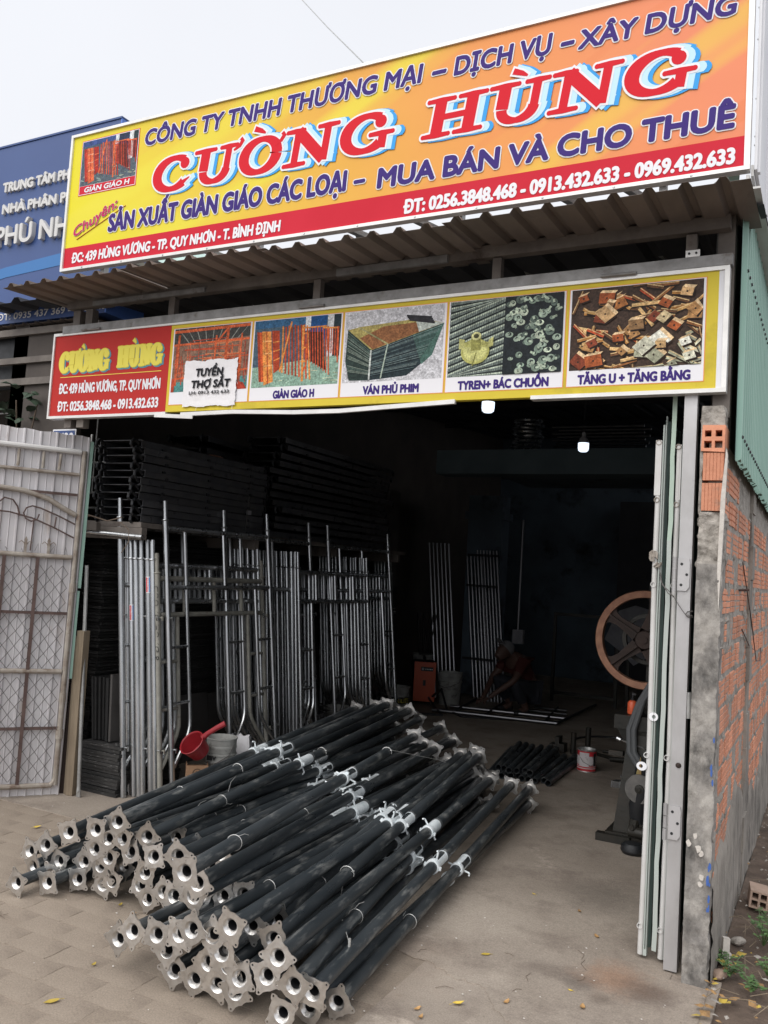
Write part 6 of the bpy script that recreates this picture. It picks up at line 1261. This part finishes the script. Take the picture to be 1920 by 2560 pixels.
RING = q.mesh('tube_ring', 'prop_paint')
q = MB(); q.tube([(-.058, 0, .020), (.062, 0, .020)], .0050, 8); q.tube([(.058, 0, .020), (.064, .0, .016), (.068, .0, -.006)], .0045, 7); PIN = q.mesh('locking_pin', 'sleeve')
q = MB(); q.tube([(.0305*math.cos(a), .0305*math.sin(a), .004*math.sin(a)) for a in [2*math.pi*k/18 for k in range(18)]], .0016, 5, closed=True); q.tube([(.030, 0, 0), (.040, .01, .03), (.035, .02, .06)], .0014, 4); RW = q.mesh('tie_wire', 'wire_bright')
rn = random.Random(77)
names = ['on top of the right heap', 'second from the outer right edge', 'at the outer right edge, lowest', 'in the top row of the right heap']
special = {0: 'black steel prop forming the outer right edge of the heap', 1: 'black steel prop second in from the right edge of the heap', 2: 'black steel prop low on the ground at the right edge, its rear plate lowest', 3: 'black steel prop on the right heap with an unslotted grey collar', 4: 'black steel prop on the right heap whose collar shows a dark slot above its pin',
 5: 'black steel prop on the right heap, third collar from the crossing props', 6: 'black steel prop crossing above the right heap to the plate in the gap between heaps', 7: 'black steel prop on the right heap lying under the third collar', 8: 'black crossing steel prop whose collar is lowest of the three crossing ones', 9: 'black crossing steel prop whose collar is highest of the three crossing ones', 10: 'black crossing steel prop between the other two crossing ones',
 11: 'black steel prop on top of the left heap with wire strung from it', 12: 'black steel prop beside the top one on the left heap', 13: 'black steel prop at the back edge of the left heap, next to the scaffold frames', 14: 'black steel prop in the left heap just left of the crossing props', 15: 'black steel prop farthest back against the red scoop', 16: 'black steel prop jutting out farthest left, its plate nearest the gate'}
for i, (ax, ay, az, bx_, by_, bz, fc) in enumerate(PROPS):
    a, b = Vector((ax, ay, az)), Vector((bx_, by_, bz)); L = (b-a).length
    T = tag(link('steel_prop', None, None, a, align(a, b, rn.uniform(0, 6.28))), special.get(i, 'black steel prop buried in the left heap, showing mostly its end plate' if (i < 38 or i >= 63) else 'black steel prop buried in the right heap, showing mostly its end plate'), 'steel prop', 'steel props heaped in front of the workshop' if i in special else ('steel props buried in the left heap' if (i < 38 or i >= 63) else 'steel props buried in the right heap'))
    Lc = L*fc+rn.uniform(-.01, .01)
    wob = lambda d=.05: (rn.uniform(-d, d), rn.uniform(-d, d), rn.uniform(0, 6.28))
    link('base_plate', PLM[i % 4], T, (0, 0, -.001), wob(.06)); link('top_plate', PLT[i % 2], T, (0, 0, L), wob(.05))
    link('front_tube', FT, T, (0, 0, .019), None, (1, 1, Lc-.019)); link('rear_tube', RT, T, (0, 0, Lc+.16), None, (1, 1, L-Lc-.16-.02))
    core = link('slotted_core', FT, T, (0, 0, Lc-.02), None, (.86, .86, .19)); 
    sl_ = link('threaded_sleeve', SLM if rn.random() < .68 else SLM2, T, (0, 0, Lc+.005), (0, 0, rn.uniform(0, 6.28))); k = rn.uniform(0, 6.28)
    link('collar_nut', NUT, T, (0, 0, Lc+rn.uniform(.0, .012)), (0, 0, k)); link('tube_ring', RING, T, (0, 0, Lc+.150)); link('locking_pin', PIN, T, (0, 0, Lc+rn.uniform(0, .02)), (0, 0, k+rn.uniform(.6, 1.6)))
    for zz in ([.35+rn.random()*.5] if rn.random() < .45 else []): link('tie_wire', RW, T, (0, 0, zz), wob(.1))
def strung(label, pts): q = MB(); q.tube(pts, .0019, 5); q.box(pts[-1], (.007, .007, .034)); tag(q.build('binding_wire', 'wire_bright'), label, 'wire')
def arcwire(p, dirv, r=.033):
    """half loop over a tube at p whose axis is dirv"""
    z = Vector(dirv).normalized(); x = z.cross(Vector((0, 0, 1))).normalized(); y = x.cross(z) if x.cross(z).z > 0 else z.cross(x); p = Vector(p)
    return [p+(x*math.cos(a)+y*math.sin(a))*r for a in [math.pi*k/10-.2 for k in range(12)]]
def on(i, t): a, b = Vector(PROPS[i][:3]), Vector(PROPS[i][3:6]); return a+(b-a)*t, b-a
for (i, t, j, u, lab) in ((11, .30, 14, .22, 'long pale binding wire hanging across the left heap'), (9, .78, 3, .93, 'pale binding wire strung between the rear ends of the heap'), (4, .22, 3, .16, 'pale binding wire looped over the middle of the right heap'), (12, .52, 14, .52, 'short pale binding wire end by the collar of the left heap'), (3, .15, 1, .10, 'pale binding wire loop low on the right heap')):
    p, d = on(i, t); q_, d2 = on(j, u); mid = (p+q_)/2+Vector((0, 0, .06)); strung(lab, arcwire(p, d)+[p+Vector((.035, 0, .02)), mid, q_+Vector((0, 0, .04))])
# ================================================================== SHORT PIPES
rn = random.Random(15)
SPM = MB(); SPM.lathe([(.021, 1.15), (.0255, 1.15), (.0255, 0), (.022, 0), (.022, 1.15)], 16); SPM.lathe([(.021, .6), (0, .6)], 12); SPm = SPM.mesh('short_pipe', 'prop_paint')
k = 0
for row, (n_, z, x0) in enumerate(((10, .0285, -2.42), (6, .073, -2.37))):
    for i in range(n_):
        a = Vector((x0+i*.054+rn.uniform(-.004, .004), 6.78+rn.uniform(-.05, .05)+(.0 if row == 0 else .03), z)); b = a+Vector((-.20+.03*i*.6, 1.15, 0))
        o = link('short_pipe', SPm, None, a, align(a, b)); tag(o, 'short black painted pipe in the neat low pile left of the red tin' if row == 0 else 'short black pipe in the upper layer of the low pile by the red tin', 'pipe', 'short pipes, bottom layer' if row == 0 else 'short pipes, upper layer')
# red paint tin
tn = thing('paint_tin', 'open red and white paint tin standing on the workshop floor', 'tin', (-1.83, 7.55, .004), (0, 0, R(35)))
q = MB(); q.lathe([(0, 0), (.078, 0), (.082, .004), (.080, .01)], 28); q.lathe([(.080, .175), (.083, .18), (.083, .188), (.072, .188), (.070, .182), (.072, .02), (0, .02)], 28); q.build('rim', 'galv_dull', tn)
q = MB(); q.lathe([(.0802, .01), (.0802, .06)], 28); q.lathe([(.0802, .135), (.0802, .175)], 28); q.build('red_label', 'tin_red', tn)
q = MB(); q.lathe([(.0800, .06), (.0800, .135)], 28); q.lathe([(.0806, .03), (.0806, .037)], 28); q.lathe([(.0806, .047), (.0806, .052)], 28); q.build('white_label', 'tin_white', tn)
q = MB(); q.lathe([(.0812, .05), (.0812, .165)], 12, None, 0, R(200), R(262)); q.build('paper_label', 'tin_white', tn)
q = MB(); q.lathe([(.0815, .055), (.0815, .16)], 6, None, 0, R(292), R(312)); q.build('dark_print', 'black_pl', tn)
q = MB(); q.tube([(-.084, 0, .15), (-.06, -.07, .09), (0, -.1, .06), (.06, -.07, .09), (.084, 0, .15)], .0022, 5); q.build('handle', 'wire', tn)
# small tools
q = MB(); q.poly([(0, 0), (.14, 0), (.14, .08), (.09, .08), (.09, .14), (.05, .14), (.05, .07), (0, .07)], .12, (), Matrix.Translation((-2.33, 8.25, .01)) @ Matrix.Rotation(R(90), 4, 'X')); tag(q.build('steel_clamp', 'machine', smooth=False), 'dark steel clamp block on the floor behind the short pipes', 'clamp')
for i, (x, y) in enumerate(((-2.12, 8.2), (-2.02, 8.35))): q = MB(); q.tube([(x, y, .0), (x, y, .2+.04*i)], .026, 12, cap=False); q.tube([(x, y, .0), (x, y, .2+.04*i-.001)], .021, 12, cap=False); tag(q.build('pipe_stub', 'machine'), ['shorter upright pipe stub behind the short pipes', 'taller upright pipe stub behind the short pipes'][i], 'pipe')
q = MB(); q.tube([(-1.95+.35*math.cos(a), 8.9+.45*math.sin(a), .012) for a in [i*.35 for i in range(12)]], .012, 8); tag(q.build('floor_hose', 'black_pl'), 'black hose curled on the floor beyond the red tin', 'hose')
q = MB(); q.tube([(-1.95, 8.3, .02), (-1.35, 7.9, .03)], .016, 8); q.tube([(-1.75, 8.1, .025), (-1.45, 8.05, .06)], .022, 8); q.tube([(-1.9, 8.45, .02), (-1.5, 8.5, .04)], .012, 8); tag(q.build('welding_torch', 'machine'), 'dark cutting torch lying by the foot of the press', 'tool')
q = MB(); q.poly([(0, 0), (.16, .02), (.15, .10), (.03, .08)], .05, (), Matrix.Translation((-1.52, 7.1, .004))); q.box((-1.42, 7.18, .075), (.09, .05, .01), Euler((0, .3, .2)).to_matrix()); tag(q.build('crushed_can', 'galv', smooth=False), 'crumpled shiny metal tray on the floor by the press', 'metal scrap')
# ================================================================== PUNCH PRESS WITH FLYWHEEL
MC = thing('punch_press', 'greasy punch press with a big rust orange flywheel standing behind the folded doors', 'machine', (-1.02, 5.85, 0))
# body: tapered column
def taper(b0, b1, z0, z1, q): 
    (x0, x1, y0, y1), (u0, u1, v0, v1) = b0, b1
    q.add([(x0,y0,z0),(x1,y0,z0),(x1,y1,z0),(x0,y1,z0),(u0,v0,z1),(u1,v0,z1),(u1,v1,z1),(u0,v1,z1)], [(0,3,2,1),(4,5,6,7),(0,1,5,4),(1,2,6,5),(2,3,7,6),(3,0,4,7)])
q = MB(); taper((-.17, .15, -.18, .25), (-.11, .15, -.12, .22), .06, .66, q); q.build('column', 'machine', MC, smooth=False)
q = MB(); q.span((-.21, -.22, .02), (.17, .3, .06)); q.span((-.26, -.26, .0), (-.05, -.2, .05)); q.build('foot_plate', 'machine', MC, smooth=False)
q = MB(); q.span((-.20, -.13, .69), (.06, .22, .78)); taper((-.13, .04, -.11, .2), (-.18, .05, -.12, .21), .60, .6895, q); q.build('anvil_head', 'machine', MC, smooth=False)
q = MB(); q.span((-.045, .05, .66), (.14, .17, 1.62)); q.build('upright_frame', 'machine', MC, smooth=False)
whl = MB(); WC = Matrix.Translation((-.03, -.10, 1.27)) @ Matrix.Rotation(R(90), 4, 'X')
whl.lathe([(.272, -.03), (.312, -.032), (.316, -.028), (.316, .028), (.312, .032), (.272, .03), (.268, 0), (.272, -.03)], 64, WC); whl.build('flywheel_rim', 'rust_rim', MC)
q = MB(); q.lathe([(.272, .012), (.278, .026), (.300, .029)], 64, WC); q.lathe([(0, .055), (.022, .055), (.022, .045), (.055, .045), (.062, .035), (.062, -.035), (0, -.04)], 28, WC)
for k in range(5):
    a = R(90+k*72-14)
    d = (math.cos(a), math.sin(a)); nrm = (-d[1], d[0]); P_ = []
    for t, w in ((.04, .052), (.12, .038), (.2, .030), (.245, .040), (.275, .075)): P_.append((d[0]*t+nrm[0]*w, d[1]*t+nrm[1]*w))
    for t, w in ((.275, .075), (.245, .040), (.2, .030), (.12, .038), (.04, .052)): P_.append((d[0]*t-nrm[0]*w, d[1]*t-nrm[1]*w))
    q.poly(P_, .018, (), WC @ Matrix.Translation((0, 0, -.009))); q.poly([(d[0]*.05+nrm[0]*.009, d[1]*.05+nrm[1]*.009), (d[0]*.27+nrm[0]*.007, d[1]*.27+nrm[1]*.007), (d[0]*.27-nrm[0]*.007, d[1]*.27-nrm[1]*.007), (d[0]*.05-nrm[0]*.009, d[1]*.05-nrm[1]*.009)], .026, (), WC @ Matrix.Translation((0, 0, .006)))
q.build('spoked_wheel', 'rust_dark', MC)
q = MB(); q.lathe([(.14, -.12), (.165, -.12), (.165, -.08), (.14, -.08), (.14, -.12)], 40, WC); q.build('rear_pulley', 'machine', MC)
q = MB(); q.lathe([(0, -.25), (.02, -.25), (.02, .05), (0, .05)], 12, WC); q.build('axle', 'machine', MC)
for k, (dx, dz) in enumerate(((0, 0), (.03, .03))):
    q = MB(); q.tube([(.02+dx, -.13, 1.0), (-.05+dx, -.14, .86+dz), (-.10+dx, -.15, .70), (-.09+dx, -.16, .56), (-.02+dx, -.16, .46), (.0+dx, -.15, .40)][::-1], .019, 10); q.build('hose', 'hose', MC)
q = MB(); q.tube([(-.15, -.13, .62), (.0, -.13, .585)], .006, 6); q.tube([(-.18, -.13, .63), (-.155, -.13, .62)], .012, 8); q.build('lever_rod', 'galv', MC)
q = MB(); q.box((-.18, -.12, .535), (.09, .05, .03)); q.build('side_lug', 'machine', MC, smooth=False)
gb = thing('orange_bottle', 'small orange squeeze bottle with a dark nozzle on the anvil head of the press', 'bottle', (-1.125, 5.80, .782))
q = MB(); q.lathe([(0, 0), (.028, 0), (.031, .006), (.031, .068), (.024, .082), (.012, .088)], 20); q.build('body', 'orange_bottle', gb)
q = MB(); q.lathe([(.012, .086), (.013, .10), (.006, .105), (.005, .14), (0, .142)], 12); q.box((.008, 0, .128), (.026, .010, .012)); q.build('spray_nozzle', 'black_pl', gb)
bgr = thing('bench_grinder', 'dark bench grinder with a round abrasive disc low beside the press', 'grinder', (-1.03, 5.45, 0))
q = MB(); q.lathe([(0, .006), (.085, .006), (.088, 0), (.085, -.006), (0, -.006)], 36, Matrix.Translation((.035, .0, .39)) @ Matrix.Rotation(R(90), 4, 'X')); q.build('abrasive_disc', 'disc', bgr)
q = MB(); q.lathe([(0, .028), (.010, .028), (.010, .018), (.026, .016), (.028, .006)], 18, Matrix.Translation((.035, -.0, .39)) @ Matrix.Rotation(R(90), 4, 'X')); q.build('flange_nut', 'machine', bgr)
q = MB(); q.tube([(.06, .03, .40), (.02, .05, .28), (.02, .06, .18)], [.05, .055, .045], 12); q.tube([(.03, .12, .5), (.03, .05, .4)], .045, 12); q.build('motor_body', 'black_metal', bgr)
q = MB(); q.add([(.0, .02, .44), (.04, .02, .45), (.03, .03, .58), (.012, .025, .46)], [(0, 1, 2), (0, 2, 3), (1, 3, 2)]); q.build('yellow_wedge', 'sack', bgr, smooth=False)
q = MB(); q.tube([(-.02, .02, .13), (.16, .02, .12)], .035, 12); q.tube([(.0, .02, .12), (.01, .03, .2)], .03, 10); q.lathe([(0, .01), (.016, .01), (.016, 0)], 10, Matrix.Translation((-.0, -.018, .16)) @ Matrix.Rotation(R(90), 4, 'X')); q.build('swivel_arm', 'machine', bgr)
q = MB(); q.lathe([(0, 0), (.055, .002), (.066, .02), (.064, .045), (.05, .062), (0, .066)], 24, Matrix.Translation((.01, .0, .004)) @ Matrix.Diagonal((1.1, 1, 1, 1))); q.build('caster_wheel', 'black_metal', bgr)
# ================================================================== LEAVES, STONES, WEEDS
rn = random.Random(31)
def leaf_me(L, m_):
    q = MB(); cu = rn.uniform(.15, .5); vs = []; 
    prof = ((0, .0), (.12, .18), (.35, .36), (.6, .33), (.85, .15), (1, 0)); n = len(prof)
    for t, w in prof: z = L*cu*(t-.5)**2*2-.0*t; vs += [(L*t, -L*w*.62, z+L*.10*w*3*rn.uniform(.5, 1)), (L*t, 0, z), (L*t, L*w*.62, z+L*.10*w*3*rn.uniform(.5, 1))]
    q.add(vs, [f for i in range(n-1) for f in ((3*i, 3*i+3, 3*i+4, 3*i+1), (3*i+1, 3*i+4, 3*i+5, 3*i+2))]); q.tube([(-.25*L, 0, .002), (0, 0, .003)], .0008, 4); return q.mesh('fallen_leaf', m_)
LM = [leaf_me(.05, 'leaf_y') for _ in range(3)]+[leaf_me(.05, 'leaf_b') for _ in range(2)]
LV = [(-2.41,2.345,0,1.15),(-2.62,2.86,1,.9),(-2.86,3.11,2,.7),(-2.75,3.05,3,.55),(-4.05,3.62,0,1),(-4.6,3.82,1,.8),(-2.52,2.62,2,.6),(-1.25,3.62,0,.9),(-1.22,3.13,1,.95),(-1.31,3.04,3,.7),(-1.28,2.96,4,.7),(-1.17,2.87,0,.8),(-1.01,2.86,1,.75),(-.92,2.85,2,.8),(-.98,2.65,0,1.0),(-1.06,4.35,3,.7),(-1.30,4.42,1,.5),(-.92,4.10,3,.8),(-1.05,3.28,4,.8),(-.86,3.50,2,.5),(-.80,3.41,3,.9),(-1.35,2.53,4,.8),(-1.2,2.73,3,.5),(-.71,3.0,2,.5),(-2.0,2.25,3,.7)]
for i, (x, y, k, s_) in enumerate(LV): tag(link('fallen_leaf', LM[k], None, (x, y, .004), (rn.uniform(-.1, .1), rn.uniform(-.1, .1), rn.uniform(0, 6.28)), (s_, s_, s_)), 'large curled yellow leaf alone on the pavers at the lower left' if i == 0 else ('dry yellow leaf lying on the pavement or the concrete' if k < 3 else 'dry brown leaf lying on the pavement or the concrete'), 'leaf', None if i == 0 else ('fallen yellow leaves' if k < 3 else 'fallen brown leaves'))
q = MB()
for i in range(260):
    x, y = rn.uniform(-4.6, -.45), rn.uniform(1.9, 4.1); s_ = rn.uniform(.0015, .006); a = rn.uniform(0, 6); q.add([(x, y, .0045), (x+s_*math.cos(a), y+s_*math.sin(a), .0045), (x+s_*math.cos(a+1.6), y+s_*math.sin(a+1.6), .0045+s_*.3)], [(0, 1, 2)])
for i in range(40):
    x, y = rn.uniform(-4.6, -.45), rn.uniform(1.9, 4.1); a = rn.uniform(0, 6); L = rn.uniform(.03, .12); q.tube([(x, y, .005), (x+L*.5*math.cos(a), y+L*.5*math.sin(a), .006), (x+L*math.cos(a+.4), y+L*math.sin(a+.4), .005)], .0009, 4)
q.build('ground_litter', 'twig', smooth=False)['kind'] = 'stuff'
q = MB()
for i in range(190):
    x, y = rn.uniform(-4.6, -.45), rn.uniform(1.9, 4.1); s_ = rn.uniform(.002, .007); a = rn.uniform(0, 6); q.add([(x+s_*math.cos(a+b), y+s_*.7*math.sin(a+b), .0045) for b in (0, 1.3, 2.6, 4)]+[(x, y, .0045+s_*.5)], [(0, 1, 4), (1, 2, 4), (2, 3, 4), (3, 0, 4)])
q.build('pale_grit', 'plaster_white', smooth=False)['kind'] = 'stuff'
# verge litter
qa, qb, qc = MB(), MB(), MB()
for i in range(1500):
    t = rn.random(); y = 2.6+t*t*6; x = -.40+rn.random()**1.2*1.6; z = .012+rn.random()*.02; near = y < 4.25
    a = rn.uniform(0, 6.28); L = rn.uniform(.02, .055) if near else rn.uniform(.008, .022); w = L*rn.uniform(.3, .5); d = Vector((math.cos(a), math.sin(a), rn.uniform(-.3, .3))); s_ = Vector((-math.sin(a), math.cos(a), rn.uniform(-.4, .4))); c = Vector((x, y, z))
    dst = qa if (near and rn.random() < .75) or rn.random() < .12 else qb
    dst.add([c, c+d*L*.4+s_*w, c+d*L, c+d*L*.4-s_*w, c+d*L*.5+Vector((0, 0, .006))], [(0, 1, 4), (1, 2, 4), (2, 3, 4), (3, 0, 4)])
for i in range(130): 
    y = 2.7+rn.random()*3; x = -.42+rn.random()*1.0; a = rn.uniform(0, 6.28); L = rn.uniform(.06, .25); qc.tube([(x, y, .018), (x+L*.5*math.cos(a), y+L*.5*math.sin(a), .03+rn.uniform(0, .02)), (x+L*math.cos(a+.3), y+L*math.sin(a+.3), .018)], .0016, 4)
qa.mi = [1 if (i//4) % 3 == 0 else 0 for i in range(len(qa.f))]; qa.build('dry_leaf_litter', ['leaf_b', 'leaf_y'], smooth=False)['kind'] = 'stuff'; qb.build('soil_crumbs', 'mortar', smooth=False)['kind'] = 'stuff'; qc.build('straw_and_twigs', 'wood', smooth=False)['kind'] = 'stuff'
for i, (x, y, h, s_, lab) in enumerate(((-.235, 4.45, .13, 1.0, 'bushy bright green weed beside the brick wall, largest of the weeds'), (-.34, 4.02, .08, .6, 'small green weed among orange leaves near the pillar foot'), (-.385, 4.13, .05, .55, 'low dark green weed touching the wall behind the stone'), (-.20, 4.12, .07, .6, 'green weed at the right edge of the leaf litter'), (-.24, 3.93, .05, .5, 'tiny green weed in the lower right corner'), (-.17, 4.62, .12, .9, 'green weed behind the largest one'), (-.2, 6.6, .2, 1.2, 'tall weed far along the brick wall'))):
    T = thing('weed', lab, 'weed', (x, y, .005)); q = MB(); ql = MB()
    for k in range(int(16*s_)+5):
        a = rn.uniform(0, 6.28); r_ = rn.uniform(.02, .12)*s_; tip = Vector((r_*math.cos(a), r_*math.sin(a), h*rn.uniform(.5, 1.1))); q.tube([(0, 0, 0), tip*.5+Vector((0, 0, .012)), tip], .0013, 4)
        for g_ in range(rn.randint(3, 6)):
            b_ = a+rn.uniform(-2.5, 2.5); d = Vector((math.cos(b_), math.sin(b_), rn.uniform(-.2, .5))).normalized(); w_ = d.cross(Vector((0, 0, 1))).normalized(); L = rn.uniform(.018, .038)*max(.75, s_); c = tip*rn.uniform(.6, 1)
            ql.add([c, c+d*L*.45+w_*L*.36, c+d*L-Vector((0, 0, .15*L)), c+d*L*.45-w_*L*.36, c+d*L*.5+Vector((0, 0, -.08*L))], [(0, 1, 4), (1, 2, 4), (2, 3, 4), (3, 0, 4)])
    q.build('stem', 'leaf_g', T); ql.build('leaves', 'leaf_g', T, smooth=False)
hb = MB(); sqq = lambda cx, cz, s_: [(cx-s_, cz-s_), (cx+s_, cz-s_), (cx+s_, cz+s_), (cx-s_, cz+s_)]
hb.poly([(0, 0), (.09, 0), (.09, .085), (0, .085)], .18, [sqq(.025, .024, .0145), sqq(.065, .024, .0145), sqq(.025, .062, .0145), sqq(.065, .062, .0145)], Matrix(((1,0,0,0),(0,0,1,0),(0,1,0,0),(0,0,0,1))))
tag(link('hollow_brick_block', hb.mesh('hollow_brick_block', 'stone_m', False), None, (-.335, 4.93, .01), (R(-3), R(6), R(6))), 'loose brown hollow brick with four holes lying on the dirt by the wall', 'brick')
q = MB(); q.box((0, 0, .05), (.028, .03, .11)); q.box((.004, .01, .02), (.04, .05, .05)); tag(link('upright_slab', q.mesh('upright_slab', 'plaster_white', False), None, (-.372, 4.16, .0), (R(-6), R(4), R(20))), 'pale upright stone sliver leaning at the foot of the brick wall', 'stone')
for i, (x, y, s_, m_, lab) in enumerate(((-.375, 3.99, .034, 'stone_m', 'pinkish rounded stone at the foot of the pillar'), (-.34, 4.42, .03, 'mortar', 'grey broken mortar lump by the brick wall'), (-.22, 5.15, .025, 'plaster_white', 'white fragment on the dirt beside the hollow brick'))):
    q = MB(); vs = []; n = 10
    prof = [(0, -.6)]+[(math.sin(t), -math.cos(t)*.6) for t in (.5, 1.0, 1.5, 2.0, 2.5)]+[(0, .6)]; q.lathe([(a*s_, b*s_) for a, b in prof], n); q.v = [(v[0]*(1+.25*math.sin(v[1]*90+i)), v[1]*(1+.2*math.cos(v[0]*80)), v[2]+.2*v[0]) for v in q.v]
    tag(link('stone', q.mesh('stone', m_), None, (x, y, s_*.4)), lab, 'stone')
# overhead cable
q = MB(); q.tube([(-9.163, 12.4, 12.33), (-6.15, 9.25, 8.83), (-4.1, 7.1, 6.49)], .007, 6); tag(q.build('overhead_cable', 'galv_dull'), 'thin grey cable crossing the white sky down to the signboard', 'cable')
